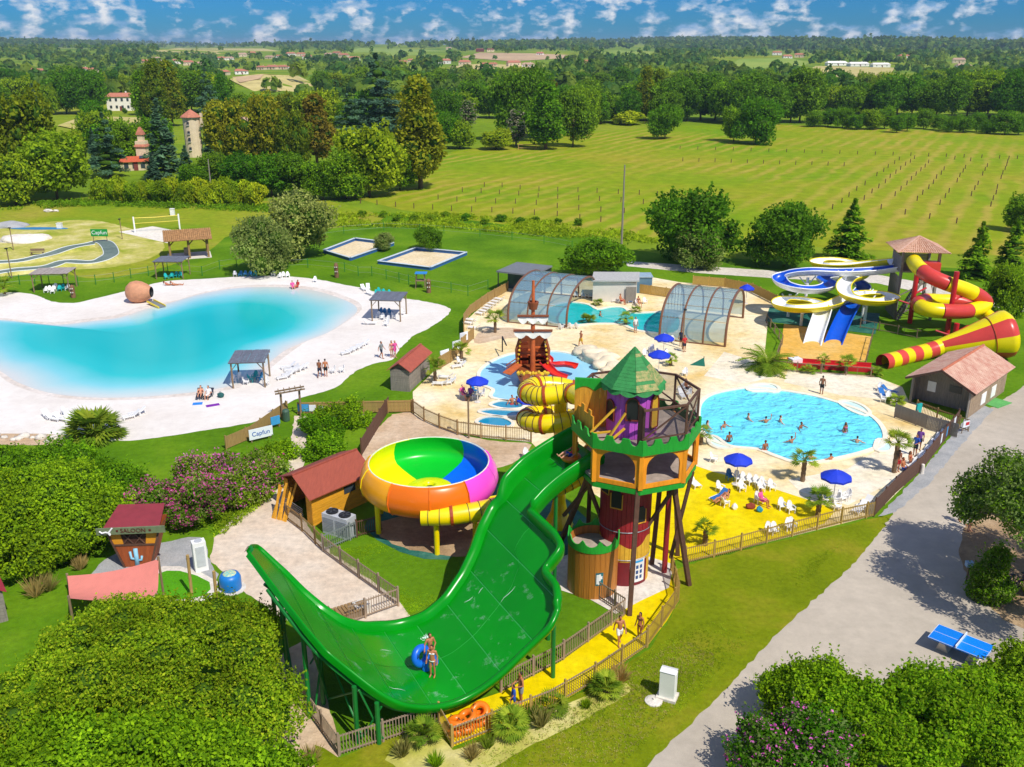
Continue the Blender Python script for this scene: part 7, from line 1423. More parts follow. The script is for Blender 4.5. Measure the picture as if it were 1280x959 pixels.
single('tarpaulin', 'long blue tarpaulin strip lying in the left field', 'tarpaulin', MB().blob((0, 0, .05), (5.0, 1.0, .12), 8, .05, 2), bluep, 50, 286); single('mound_stones', 'pale stones lying in the left field grass', 'stones', MB().blob((0, 0, .2), (.8, .5, .35), 1, .2, 2).blob((1.2, .3, .15), (.5, .4, .25), 2, .2, 2), conc, 61, 265)
t = thing('park_bench', 'wooden bench inside the pump track', 'bench', G(47, 319), .1); MB().box((0, 0, .45), (2.0, .45, .06)).build('seat', wood, t); MB().box((0, .25, .75), (2.0, .06, .35)).build('backrest', wood, t); [MB().box((x, 0, .22), (.08, .4, .44)).build('leg', wood, t) for x in (-.8, .8)]
# sand pit liners
for nm, pts in (('left sand pit', [(405, 316), (444, 301), (492, 307), (438, 326)]), ('right sand pit', [(473, 330), (520, 313), (583, 319), (538, 338)])):
    t = thing('pit_border', 'dark blue raised liner border round the %s' % nm, 'border', G(*pts[0]))
    q = [G(*p) - t.location for p in pts]
    for i in range(4): MB().bar(q[i] + Vector((0, 0, .22)), q[(i + 1) % 4] + Vector((0, 0, .22)), .22, .44).build('border_board', mat('liner_blue', '#2b5f9a', .6, .1, 2), t); MB().bar(q[i] + Vector((0, 0, .46)), q[(i + 1) % 4] + Vector((0, 0, .46)), .4, .05).build('edge_strip', mat('pale_strip', '#c8d4dc', .6), t)
# totems
def totem(px, py, h, label):
    t = thing('carved_totem', label, 'statue', G(px, py)); MB().lathe([(.28, 0), (.3, h * .3), (.24, h * .35), (.3, h * .5), (.26, h * .62), (.3, h * .8), (.2, h * .95), (.02, h)], (0, 0, 0), 10).build('carved_body', mat('carved_wood', '#7a5a3c', .8, .25, 3, .4), t, smooth=True)
    for z in (.42, .72): [MB().blob((s_ * .12, -.26, h * z), (.07, .05, .08), 1, .05, 1).build('carved_eye', white, t) for s_ in (-1, 1)]; MB().box((0, -.28, h * z - .18), (.26, .06, .06)).build('carved_mouth', black, t)
totem(421, 347, 2.0, 'carved wooden totem on the lawn below the left sand pit'); totem(92, 372, 1.6, 'carved wooden totem beside the left lagoon shelter'); totem(536, 366, 1.8, 'carved wooden totem beside the small blue-roofed stand')
t = thing('lifeguard_stand', 'small stand with a blue top on the lawn below the right sand pit', 'stand', G(526, 360)); [MB().bar((x, y, 0), (x * .8, y * .8, 1.9), .08).build('leg', wood, t) for x in (-.6, .6) for y in (-.5, .5)]; MB().box((0, 0, 1.0), (1.3, 1.0, .08)).build('platform', wood, t); MB().box((.1, 0, 1.95), (1.5, 1.2, .06)).build('top', mat('bright_blue_sheet', '#2f8fd8', .5), t)
# towels and bags
single('beach_towel', 'bright blue towel on the sand before the dark loungers', 'towel', MB().box((0, 0, .03), (.8, .55, .03)), mat('towel_blue', '#1f86e0', .9, .1, 8), 247, 505, .2); single('beach_towel', 'purple towel on the sand before the dark loungers', 'towel', MB().box((0, 0, .03), (1.1, .5, .03)), mat('towel_purple', '#7a1ea0', .9, .1, 8), 266, 507, .5)
single('beach_bag', 'dark teal bag beside the dark loungers', 'bag', MB().blob((0, 0, .22), (.3, .22, .26), 3, .12, 2).tube([(-.15, 0, .4), (0, 0, .6), (.15, 0, .4)], .02, 5), mat('teal_bag', '#1d5a58', .8), 276, 497); single('beach_bag', 'white bag on the yellow floor', 'bag', MB().blob((0, 0, .2), (.22, .18, .24), 5, .12, 2).tube([(-.1, 0, .36), (0, 0, .5), (.1, 0, .36)], .02, 5), white, 918, 637)
single('beach_bag', 'red-brown bag on the yellow floor', 'bag', MB().blob((0, 0, .18), (.38, .22, .22), 6, .15, 2).tube([(-.15, 0, .33), (0, 0, .48), (.15, 0, .33)], .02, 5), mat('rust_bag', '#8c3a22', .8), 938, 636); single('beach_bag', 'teal bag on the yellow floor', 'bag', MB().blob((0, 0, .18), (.24, .2, .22), 7, .15, 2).tube([(-.1, 0, .33), (0, 0, .46), (.1, 0, .33)], .02, 5), mat('teal_bag2', '#2a8fae', .8), 949, 640)
# green triangle sunshade
q = [P(853, 461, 84.5), P(880, 447, 87), P(882, 463, 84)]; t = thing('triangular_sunshade', 'dark green triangular sunshade by the right pool cover', 'shade sail', Vector((q[0].x, q[0].y, 0)))
MB().add([p - t.location for p in q] + [p - t.location + Vector((0, 0, -.04)) for p in q], [(0, 1, 2), (5, 4, 3), (0, 3, 4, 1), (1, 4, 5, 2), (2, 5, 3, 0)]).build('canvas', mat('bottle_green_canvas', '#0f6a52', .8), t); [MB().tube([Vector((p.x, p.y, 0)) - t.location, p - t.location + Vector((0, 0, .1))], .05, 6).build('pole', wood, t) for p in q]
# ================================================================== FRONT: tubes, boxes, table, bikes
org = mat('orange_vinyl', '#f07a14', .35, .08, 2, spec=.5); blv = mat('blue_vinyl', '#1668d8', .35, .06, 2)
def ring(mb, R0, r_, c=(0, 0, 0), n=24, k=10):
    rows = [[(c[0] + math.cos(2 * math.pi * i / n) * (R0 + r_ * math.cos(2 * math.pi * j / k)), c[1] + math.sin(2 * math.pi * i / n) * (R0 + r_ * math.cos(2 * math.pi * j / k)), c[2] + r_ * math.sin(2 * math.pi * j / k)) for j in range(k)] for i in range(n)]; rows.append(rows[0]); mb.grid(rows, closed=True); return mb
def swim_ring(label, loc_, rot, m, dbl=False, s=1.0):
    t = thing('swim_ring', label, 'swim ring', loc_); t.rotation_euler = rot; t.scale = (s, s, s); mb = ring(MB(), .38, .19)
    if dbl: ring(mb, .34, .18, (.78, 0, 0))
    mb.build('inflated_tube', m, t, smooth=True)
    for a in (0.6, 3.7): MB().tube([(.38 * math.cos(a) - .1 * math.sin(a), .38 * math.sin(a) + .1 * math.cos(a), .18), (.42 * math.cos(a), .42 * math.sin(a), .27), (.38 * math.cos(a) + .1 * math.sin(a), .38 * math.sin(a) - .1 * math.cos(a), .18)], .02, 5).build('handle', black, t)
for i, (px, py, z, rx) in enumerate(((571, 915, .22, .1), (582, 914, .25, -.1), (572, 916, .62, .12), (584, 911, .64, -.15), (600, 903, .25, .1), (600, 903, .62, .25))): swim_ring('orange swim ring in the fenced corner, %s' % ['lower left one', 'lower middle one', 'upper left one', 'upper middle one', 'lower right one', 'upper right one'][i], G(px, py) + Vector((0, 0, z)), (rx, .1 * i, i), org, False, .85)
t = thing('utility_cabinet', 'white electrical cabinet on the grass verge', 'cabinet', G(834, 872), -.42); MB().box((0, 0, .08), (.95, .75, .16)).build('plinth', conc, t); MB().box((0, 0, .85), (.72, .48, 1.4)).build('casing', mat('cabinet_cream', '#e9ebdd', .5, .04, 2), t); MB().add([(-.38, -.27, 1.55), (.38, -.27, 1.55), (.38, .27, 1.55), (-.38, .27, 1.55), (-.36, 0, 1.66), (.36, 0, 1.66)], [(0, 1, 5, 4), (1, 2, 5), (2, 3, 4, 5), (3, 0, 4)]).build('cap', white, t); MB().box((.37, 0, .85), (.02, .4, 1.25)).build('door', white, t)
single('manhole_cover', 'round white well cap in the grass beside the cabinet', 'well cap', MB().lathe([(.42, 0), (.42, .06), (.3, .1), (.05, .12), (.05, .2), (.01, .2)], (0, 0, 0), 18), conc, 817, 877)
c = [G(1160, 796, .76), G(1173.5, 780, .76), G(1244, 807.5, .76), G(1230, 824.5, .76)]; cen = sum(c, Vector()) / 4; rz = math.atan2((c[2] - c[1]).y, (c[2] - c[1]).x)
t = thing('ping_pong_table', 'blue outdoor table tennis table on the grey road', 'table', (cen.x, cen.y, 0), rz); pb = mat('table_blue', '#0a7fe4', .4, .05, 1); wl = mat('line_white', '#e8eef4', .5)
for s_ in (-1, 1): tp = MB().box((s_ * .69, 0, .73), (1.36, 1.525, .06)).build('table_half', pb, t); MB().box((s_ * .69, 0, .762), (1.34, .02, .003)).build('centre_line', wl, tp); MB().box((s_ * 1.36, 0, .762), (.02, 1.5, .003)).build('end_line', wl, tp); [MB().box((s_ * .69, y, .762), (1.34, .02, .003)).build('side_line', wl, tp) for y in (-.75, .75)]
MB().box((0, 0, .84), (.05, 1.6, .15)).build('net', wl, t)
for x in (-.72, .72): MB().add([(x - .3, -.35, 0), (x + .3, -.35, 0), (x + .3, .35, 0), (x - .3, .35, 0), (x - .08, -.55, .7), (x + .08, -.55, .7), (x + .08, .55, .7), (x - .08, .55, .7)], [(3, 2, 1, 0), (4, 5, 6, 7), (0, 1, 5, 4), (1, 2, 6, 5), (2, 3, 7, 6), (3, 0, 4, 7)]).build('concrete_leg', conc, t)
def bike(px, py, rz, col, label):
    t = thing('bicycle', label, 'bicycle', G(px, py), rz); m = mat('bike_' + col, col, .35, .05, 2)
    for x in (-.52, .52):
        w_ = MB(); ring(w_, .32, .025, (0, 0, 0), 24, 6); o = w_.build('wheel', black, t); o.rotation_euler = (R(90), 0, 0); o.location = (x, 0, .34)
        sp_ = MB(); [sp_.tube([(0, 0, 0), (.31 * math.cos(a), .31 * math.sin(a), 0)], .005, 4) for a in np.linspace(0, 6.28, 13)[:-1]]; sp_.build('spokes', grey_metal, o)
    f = MB(); [f.tube([a, b], .02, 6) for a, b in (((-.52, 0, .34), (-.1, 0, .32)), ((-.1, 0, .32), (.4, 0, .68)), ((-.1, 0, .32), (-.2, 0, .82)), ((-.2, 0, .75), (.38, 0, .8)), ((-.52, 0, .34), (-.2, 0, .75)), ((.52, 0, .34), (.37, 0, .88)))]; f.build('frame', m, t)
    MB().box((-.22, 0, .88), (.26, .14, .06)).build('saddle', black, t); MB().tube([(.3, -.28, .98), (.37, 0, .95), (.3, .28, .98)], .018, 6).build('handlebar', black, t); MB().tube([(-.1, -.18, .3), (-.1, .18, .34)], .02, 6).build('pedals', black, t)
bike(1256, 733, .2, '#1f6f7a', 'teal bicycle parked under the right tree, left one'); bike(1268, 736, -.15, '#2a3a58', 'dark blue bicycle parked under the right tree, middle one'); bike(1280, 732, .4, '#8a2a2a', 'dark red bicycle parked under the right tree, right one')
t = thing('post_box', 'small blue-topped box on a post beside the road', 'box', G(1208, 726)); MB().tube([(0, 0, 0), (0, 0, 1.0)], .06, 8).build('post', wood, t); MB().box((0, 0, 1.1), (.4, .3, .3)).build('box_body', mat('pale_blue_box', '#a9c8e0', .5), t)
single('green_mat', 'green plastic sheet lying beside the tile-roofed hut', 'mat', MB().box((0, 0, .03), (2.2, 1.6, .05), 0), mat('green_sheet', '#5fae5a', .7, .15, 3), 1245, 504, .6)
t = thing('notice_stand', 'small stand with coloured panels at the hut corner', 'stand', G(1206, 541), .5); [MB().box((x, 0, .5), (.05, .05, 1.0)).build('post', wood, t) for x in (-.4, .4)]; MB().box((0, 0, .75), (.9, .05, .5)).build('panel', bsn, t); MB().box((.1, -.04, .78), (.4, .02, .25)).build('poster', redp, t)
single('red_bollard', 'short pale concrete bollard beside the gravel strip', 'bollard', MB().tube([(0, 0, 0), (0, 0, .7)], [.16, .13], 10).blob((0, 0, .7), (.13, .13, .08), 1, 0, 1), conc, 1152, 592)
single('hut_towel', 'teal towel hanging on the hut terrace rail', 'towel', MB().box((0, 0, .9), (.6, .05, .9)).box((0, .08, 1.05), (.6, .05, .6)), teal, 1147, 524, .5)  # teal cloth draped over the terrace rail
# stakes of the young trees in the meadow
stm = MB().box((0, 0, .5), (.15, .15, 1.0)).mesh('tree_stake', dark_wood)
def stakes(pts, what):
    for i, (x, y) in enumerate(sorted(pts)):
        o = link('tree_stake', stm, loc=(GT(x, y) if y < 262 else G(x, y))); tag(o, 'dark tree stake in %s, %s from the left' % (what, nth(i)), 'stake', 'stakes in ' + what)
zz = lambda l, ox: [(ox + x * .336, y * .336) for x, y in l]
stakes(zz([(92, 757), (153, 763), (222, 770), (290, 776), (360, 780), (430, 785), (505, 788), (580, 790), (658, 795), (738, 800), (823, 805), (907, 818), (985, 826)], 420), 'the nearest meadow row')
stakes(zz([(380, 742), (450, 750), (520, 752), (594, 757), (668, 758), (745, 762), (823, 775), (903, 782), (985, 788), (1072, 793)], 420), 'the second meadow row')
stakes(zz([(470, 715), (540, 718), (608, 723), (680, 728), (752, 735), (825, 740), (903, 745), (980, 748), (1060, 752), (1143, 760)], 420), 'the third meadow row')
stakes(zz([(552, 695), (618, 697), (685, 705), (755, 712), (825, 713), (900, 715), (971, 718), (1050, 722), (1128, 725), (1195, 730)], 420), 'the fourth meadow row')
stakes([(850 + .336 * x, (555 + .03 * x) * .336) for x in range(0, 1280, 66)], 'the farthest meadow row'); stakes([(850 + .336 * x, (600 + .03 * x) * .336) for x in range(10, 640, 60)], 'the second farthest meadow row')
for k, (x, y) in enumerate(((1040, 262), (1070, 258), (1101, 262), (1132, 268), (1162, 274), (1195, 280), (1226, 288))):
    p = G(x, y); pts = []; stp = 0
    while stp < 14:
        q = p + Vector((.48, .88, 0)) * 9 * stp; d = q - Vector((0, 0, CH)); dep = d.y * CP - d.z * SP; py = 479.5 - FPX * (d.y * SP + d.z * CP) / dep; px = 640 + FPX * d.x / dep
        if py < 198 or px > 1300: break
        stp += 1
        if random.random() < .78: pts.append((px + random.uniform(-1, 1), py + random.uniform(-.6, .6)))
    stakes(pts, '%s slanting meadow row' % nth(k))
t = thing('field_gate', 'wooden rail gate in front of the central trees', 'gate', GT(659, 187)); [MB().box((x, 0, .8), (.2, .2, 1.6)).build('post', tan_wood, t) for x in (-2.6, 2.6)]; [MB().bar((-2.6, 0, z), (2.6, 0, z), .1, .22).build('rail', tan_wood, t) for z in (.5, 1.4)]
# ================================================================== PEOPLE
skin = [mat('skin_light', '#d49a78', .55, .06, 6), mat('skin_tan', '#b9764e', .55, .06, 6), mat('skin_brown', '#8f5836', .55, .06, 6)]
hairm = [mat('hair_dark', '#2a1d16', .7), mat('hair_brown', '#5a3a22', .7), mat('hair_blond', '#a8854c', .7), mat('hair_grey', '#8c8a86', .7)]
cloth = {k: mat('cloth_' + k, c, .8, .08, 5) for k, c in dict(blue='#1f4fae', red='#c23030', navy='#20283e', pink='#e0559a', white='#e6e4e0', yellow='#e0b41c', green='#2f9a5a', grey='#8d8f92', purple='#7c4a9a', orange='#e0702a', black='#202022').items()}
def remesh(mb, vox, sm=True):
    me = mb.mesh('tmp', []); o = bpy.data.objects.new('tmp', me); md = o.modifiers.new('r', 'REMESH'); md.mode = 'VOXEL'; md.voxel_size = vox; md.use_smooth_shade = True
    s = o.modifiers.new('s', 'SMOOTH'); s.factor = .5; s.iterations = 2
    return eval_mesh(o)
def cap(mb, a, b, r0, r1, n=10):
    a, b = Vector(a), Vector(b); mb.tube([a, a.lerp(b, .5), b], [r0, (r0 + r1) / 2, r1], n); mb.blob(a, (r0, r0, r0), 0, 0, 1); mb.blob(b, (r1, r1, r1), 0, 0, 1)
STAND = dict(pel=(0, 0, .95), che=(0, .0, 1.26), neck=(0, .01, 1.46), head=(0, -.02, 1.62), shL=(-.18, 0, 1.41), shR=(.18, 0, 1.41), elL=(-.25, .03, 1.13), elR=(.25, .03, 1.13), wrL=(-.26, -.06, .89), wrR=(.26, -.06, .89), hiL=(-.09, 0, .92), hiR=(.09, 0, .92), knL=(-.10, -.02, .50), knR=(.10, -.02, .50), anL=(-.10, .02, .08), anR=(.10, .02, .08), toL=(-.11, -.15, .035), toR=(.11, -.15, .035))
POSES = {'stand': {}, 'walk': dict(knL=(-.10, -.16, .52), anL=(-.10, -.18, .10), toL=(-.10, -.35, .06), knR=(.10, .06, .50), anR=(.10, .28, .14), toR=(.11, .14, .03), elL=(-.24, .14, 1.15), wrL=(-.25, .18, .92), elR=(.24, -.10, 1.15), wrR=(.23, -.26, .98)),
 'hold': dict(elL=(-.28, .0, 1.15), wrL=(-.18, -.26, 1.10), elR=(.28, .0, 1.15), wrR=(.18, -.26, 1.10)), 'carry': dict(elL=(-.32, -.05, 1.2), wrL=(-.42, -.22, 1.05), elR=(.26, -.08, 1.14), wrR=(.08, -.26, 1.08), knL=(-.10, -.14, .52), anL=(-.1, -.12, .09), toL=(-.1, -.29, .05)),
 'swim': dict(elL=(-.40, -.1, 1.28), wrL=(-.55, -.25, 1.2), elR=(.40, -.1, 1.28), wrR=(.55, -.25, 1.2)), 'wave': dict(elL=(-.40, -.05, 1.5), wrL=(-.42, -.08, 1.78), elR=(.40, -.1, 1.3), wrR=(.5, -.28, 1.22)),
 'sit': dict(pel=(0, 0, .45), che=(0, .09, .76), neck=(0, .13, .95), head=(0, .10, 1.11), shL=(-.18, .12, .90), shR=(.18, .12, .90), elL=(-.26, .06, .64), elR=(.26, .06, .64), wrL=(-.2, -.2, .58), wrR=(.2, -.2, .58), hiL=(-.09, -.02, .44), hiR=(.09, -.02, .44), knL=(-.13, -.45, .47), knR=(.13, -.45, .47), anL=(-.13, -.50, .09), anR=(.13, -.50, .09), toL=(-.14, -.67, .04), toR=(.14, -.67, .04)),
 'lie': dict(pel=(0, 0, .45), che=(0, .28, .56), neck=(0, .45, .70), head=(0, .58, .82), shL=(-.18, .40, .66), shR=(.18, .40, .66), elL=(-.27, .20, .48), elR=(.27, .20, .48), wrL=(-.2, -.04, .50), wrR=(.2, -.04, .50), hiL=(-.09, -.03, .44), hiR=(.09, -.03, .44), knL=(-.11, -.46, .55), knR=(.11, -.46, .50), anL=(-.11, -.86, .42), anR=(.11, -.88, .42), toL=(-.12, -.93, .58), toR=(.13, -.95, .58)),
 'ride': dict(pel=(0, 0, .30), che=(0, .22, .52), neck=(0, .34, .70), head=(0, .33, .87), shL=(-.18, .30, .64), shR=(.18, .30, .64), elL=(-.34, .1, .48), elR=(.34, .1, .48), wrL=(-.38, -.14, .40), wrR=(.38, -.14, .40), hiL=(-.09, -.03, .29), hiR=(.09, -.03, .29), knL=(-.16, -.40, .46), knR=(.16, -.40, .46), anL=(-.15, -.74, .30), anR=(.15, -.74, .30), toL=(-.15, -.84, .44), toR=(.15, -.84, .44))}
_pm = {}
def figure(pose):
    if pose in _pm: return _pm[pose]
    J = {k: Vector(v) for k, v in {**STAND, **POSES[pose]}.items()}; b = MB()
    cap(b, J['pel'], J['che'], .125, .125); b.blob((J['pel'] + J['hiL'] + J['hiR']) / 3, (.165, .115, .12), 0, 0, 2); ux = (J['neck'] - J['pel']).normalized(); cc = J['che'].lerp(J['neck'], .25); b.blob(cc, (.165, .115, .15), 0, 0, 2)
    cap(b, J['shL'], J['shR'], .07, .07); cap(b, J['che'], J['neck'], .10, .06); cap(b, J['neck'], J['head'], .055, .055)
    b.blob(J['head'] + Vector((0, -.01, .02)), (.075, .095, .115), 0, 0, 2); b.blob(J['head'] + Vector((0, -.045, -.05)), (.05, .05, .055), 0, 0, 1); b.blob(J['head'] + Vector((0, -.108, .0)), (.016, .02, .026), 0, 0, 1)
    for s_ in (-1, 1): b.blob(J['head'] + Vector((s_ * .076, .01, 0)), (.014, .02, .032), 0, 0, 1)
    for S_ in 'LR':
        s_ = -1 if S_ == 'L' else 1
        cap(b, J['sh' + S_], J['el' + S_], .055, .042); cap(b, J['el' + S_], J['wr' + S_], .042, .03); d = (J['wr' + S_] - J['el' + S_]).normalized(); x = d.cross(Vector((0, 0, 1)) if abs(d.z) < .9 else Vector((0, 1, 0))).normalized(); p = J['wr' + S_]; y = d.cross(x)
        b.bar(p, p + d * .085, .075, .03, up=y); cap(b, p, p + d * .08, .026, .03)
        for k, (o_, L) in enumerate(((-.032, .07), (-.011, .08), (.011, .075), (.032, .06))): q = p + d * .08 + x * o_; cap(b, q, q + d * L * .5 + y * .008, .012, .011, 6); cap(b, q + d * L * .5 + y * .008, q + d * L + y * .028, .011, .009, 6)
        q = p + d * .02 - x * .03; cap(b, q, q + d * .05 - x * .035, .014, .011, 6)
        cap(b, J['hi' + S_], J['kn' + S_], .088, .058); cap(b, J['kn' + S_], J['an' + S_], .056, .036); m_ = J['kn' + S_].lerp(J['an' + S_], .3); b.blob(m_ + Vector((0, .015, 0)), (.055, .06, .09), 0, 0, 1); cap(b, J['an' + S_], J['to' + S_], .042, .032); b.blob(J['an' + S_] + Vector((0, .03, -.03)), (.035, .04, .035), 0, 0, 1)
    body = remesh(b, .0135)
    t = MB(); t.blob((J['pel'] + J['hiL'] + J['hiR']) / 3, (.185, .135, .13), 0, 0, 2); [cap(t, J['hi' + S_], J['hi' + S_].lerp(J['kn' + S_], .62), .108, .095) for S_ in 'LR']; trunks = remesh(t, .02)
    k = MB(); k.blob((J['pel'] + J['hiL'] + J['hiR']) / 3 + Vector((0, 0, -.02)), (.178, .128, .09), 0, 0, 2); brief = remesh(k, .02)
    c = MB(); c.blob(cc + Vector((0, 0, .0)), (.176, .128, .06), 0, 0, 2); [c.blob(cc + Vector((s_ * .075, -.09, .01)), (.07, .05, .06), 0, 0, 1) for s_ in (-1, 1)]; top = remesh(c, .018)
    sh = MB(); cap(sh, J['pel'], J['che'], .15, .15); sh.blob(cc, (.185, .135, .17), 0, 0, 2); cap(sh, J['shL'], J['shR'], .085, .085); [cap(sh, J['sh' + S_], J['sh' + S_].lerp(J['el' + S_], .6), .075, .07) for S_ in 'LR']; shirt = remesh(sh, .02)
    h = MB(); h.blob(J['head'] + Vector((0, .022, .045)), (.088, .098, .105), 3, .04, 2); hs_ = remesh(h, .018); h2 = MB(); h2.blob(J['head'] + Vector((0, .022, .045)), (.088, .098, .105), 3, .04, 2); cap(h2, J['head'] + Vector((0, .07, 0)), J['head'] + Vector((0, .10, -.24)), .075, .04); hl_ = remesh(h2, .018)
    e = MB(); [e.blob(J['head'] + Vector((s_ * .03, -.09, .025)), (.012, .008, .009), 0, 0, 1) for s_ in (-1, 1)]; mo = MB().blob(J['head'] + Vector((0, -.092, -.05)), (.024, .01, .008), 0, 0, 1)
    _pm[pose] = dict(body=body, trunks=trunks, brief=brief, top=top, shirt=shirt, hair=hs_, long=hl_, eyes=e.mesh('eyes', []), mouth=mo.mesh('mouth', [])); return _pm[pose]
_pv = {}
def part(pose, key, name, m, t):
    k = (pose, key, m.name)
    if k not in _pv: me = _pm[pose][key].copy(); me.materials.append(m); _pv[k] = me
    return link(name, _pv[k], t)
def person(px, py, pose, rz, label, sk=1, hr=0, wear='m', c='blue', z=.0, s=1.0, world=None, c2=None, group=None):
    figure(pose); p = (Vector(world) if world else G(px, py)) + Vector((0, 0, z)); t = thing('person', label, 'person', p, rz, group); t.scale = (s, s, s)
    part(pose, 'body', 'body', skin[sk], t); part(pose, 'eyes', 'eyes', hairm[0], t); part(pose, 'mouth', 'mouth', MATS['dark_red_letter'], t); part(pose, 'long' if wear == 'f' else 'hair', 'hair', hairm[hr], t)
    if wear == 'f': part(pose, 'brief', 'bikini_bottom', cloth[c], t); part(pose, 'top', 'bikini_top', cloth[c2 or c], t)
    else:
        part(pose, 'trunks', 'swim_shorts', cloth[c], t)
        if wear == 's': part(pose, 'shirt', 'shirt', cloth[c2 or 'white'], t)
    return t
W = -1.15
person(400, 472, 'walk', 3.0, 'tanned bather in dark shorts walking on the sand, left of two', 2, 0, 'm', 'navy'); person(407.5, 471, 'stand', 3.2, 'tanned bather in black shorts standing on the sand, right of two', 1, 0, 'm', 'black')
person(477, 448, 'walk', 1.2, 'person in grey shirt and dark shorts on the sand by the beach gate', 1, 0, 's', 'navy', c2='grey'); person(490, 447, 'stand', .6, 'woman in pink on the sand by the beach gate, left one', 0, 1, 'f', 'pink'); person(494, 447, 'walk', .9, 'woman in pink shirt on the sand by the beach gate, right one', 0, 2, 's', 'pink', c2='pink')
person(366, 361, 'sit', .4, 'bather in pink sitting at the far lagoon shore', 0, 1, 's', 'pink', c2='pink', z=-.2); person(372, 360, 'sit', -.6, 'bather in red sitting at the far lagoon shore', 1, 0, 's', 'red', c2='red', z=-.2)
person(211, 357, 'lie', 1.5, 'sunbather in pink lying on the sand behind the lagoon, left one', 1, 0, 'f', 'pink', z=-.34); person(220, 357, 'lie', 1.7, 'sunbather in white lying on the sand behind the lagoon, right one', 1, 1, 'f', 'white', z=-.34)
person(251, 497, 'lie', .2, 'sunbather lying on the left dark lounger', 0, 0, 'f', 'red', z=-.03); person(261, 498, 'sit', -.1, 'sunbather in white sitting on the right dark lounger', 0, 1, 's', 'white', z=-.1)
person(726, 434, 'walk', -.9, 'bather in yellow swimsuit walking across the pool deck', 1, 1, 'm', 'yellow'); person(794, 416, 'stand', .3, 'person in white shirt standing beside the covered pool', 1, 0, 's', 'grey', c2='white'); person(855, 440, 'hold', .4, 'person in red shirt standing by the right pool cover', 1, 0, 's', 'navy', c2='red'); person(851, 433, 'stand', -.5, 'person in dark shirt behind the one in red by the pool cover', 2, 0, 's', 'black', c2='navy')
person(858, 490, 'sit', .9, 'bather in dark shorts sitting beside the green triangular sunshade', 2, 0, 'm', 'navy'); person(1026.5, 493, 'stand', 2.6, 'dark-clad bather standing on the far rim of the swimming pool', 2, 0, 'm', 'black')
person(1121, 590, 'stand', .3, 'bare-chested man standing at the palm by the tall fence', 1, 0, 'm', 'red'); person(1143, 570, 'hold', -1.0, 'person holding a blue towel near the tall fence', 1, 0, 's', 'navy', c2='blue'); person(1148, 562, 'stand', -.6, 'dark-haired person behind the blue towel', 2, 0, 's', 'navy', c2='purple'); person(1129, 588, 'sit', .6, 'bather sitting on the ground by the tall fence, left one', 1, 0, 'm', 'blue', z=-.25); person(1138, 580, 'sit', .8, 'bather in red sitting on the ground by the tall fence', 1, 1, 'f', 'red', z=-.25)
person(579, 498, 'sit', .7, 'person in pink sitting under the left parasol', 0, 3, 's', 'pink', c2='pink'); person(588, 499, 'sit', -.4, 'person in purple sitting under the left parasol', 1, 0, 's', 'navy', c2='purple')
person(640, 506, 'swim', .5, 'child bathing in the upper paddling pool, left one', 1, 1, 'm', 'red', z=-.85); person(646, 507, 'swim', 2, 'child bathing in the upper paddling pool, right one', 1, 0, 'm', 'blue', z=-.9)
person(776, 380, 'sit', 1.0, 'bather in red sitting behind the covered pool, left one', 1, 0, 'm', 'red'); person(798, 383, 'sit', .3, 'bather in dark swimwear sitting behind the covered pool, right one', 1, 0, 'f', 'black'); person(750, 395, 'swim', 1.5, 'swimmer in the covered turquoise pool', 1, 0, 'm', 'navy', z=W)
sw = [(884, 534, 'swim', 'purple'), (905, 535, 'swim', 'navy'), (911, 553, 'stand', 'navy'), (935, 525, 'swim', 'blue'), (957, 529, 'wave', 'navy'), (956, 564, 'stand', 'red'), (975, 528, 'swim', 'navy'), (989, 554, 'wave', 'blue'), (1001, 536, 'swim', 'navy'), (1013, 575, 'swim', 'red'), (1038, 576, 'swim', 'black'), (1056, 541, 'stand', 'pink'), (1071, 554, 'swim', 'navy')]
for i, (x, y, po, c) in enumerate(sw): person(x, y, po, random.uniform(0, 6.28), '%s in the round swimming pool, %s from the left' % ({'swim': 'swimmer up to the chest', 'stand': 'bather standing waist deep', 'wave': 'swimmer with one arm raised'}[po], nth(i)), i % 3, i % 2, 'f' if c in ('pink', 'purple') else 'm', c, z=W if po != 'stand' else -.85)
person(903, 630, 'lie', -.9, 'sunbather lying on the lounger with a blue towel on the yellow floor', 1, 0, 'f', 'black'); person(951, 632, 'sit', .9, 'bather in pink sitting on the yellow floor', 1, 1, 's', 'pink', c2='pink')
r1 = on_slide(541, 846); q1 = sp(*r1); person(0, 0, 'stand', -.25, 'woman in a pale bikini standing on the green slide', 1, 0, 'f', 'white', world=q1)
r2 = on_slide(531, 836); q2 = sp(*r2); person(0, 0, 'carry', .6, 'bather carrying a blue swim ring on the green slide', 1, 0, 'm', 'red', world=q2 + Vector((.25, .35, 0)))
swim_ring('blue double swim ring carried on the green slide', q2 + Vector((-.15, -.05, .75)), (R(65), R(55), .5), blv, True)
q3 = sp(.6, .3); person(0, 0, 'ride', math.atan2(SAX.y, SAX.x) + math.pi / 2, 'rider in red and blue at the top of the green slide', 0, 0, 's', 'blue', world=q3 + Vector((0, 0, .1)), c2='red'); swim_ring('orange swim ring under the rider at the top of the green slide', q3 + Vector((0, 0, .22)), (0, 0, .3), org)
person(651, 879, 'hold', -1.2, 'man in purple and grey shorts on the yellow walkway by the swim rings', 1, 0, 'm', 'grey'); person(642, 886, 'walk', -1.3, 'child in blue behind the fence beside the swim rings', 1, 0, 's', 'blue', s=.75, c2='blue')
person(774, 806, 'walk', .2, 'man in pale shorts walking on the yellow walkway', 1, 0, 'm', 'white'); person(799, 798, 'stand', -.8, 'girl in dark bikini on the yellow walkway', 1, 0, 'f', 'black', s=.9)
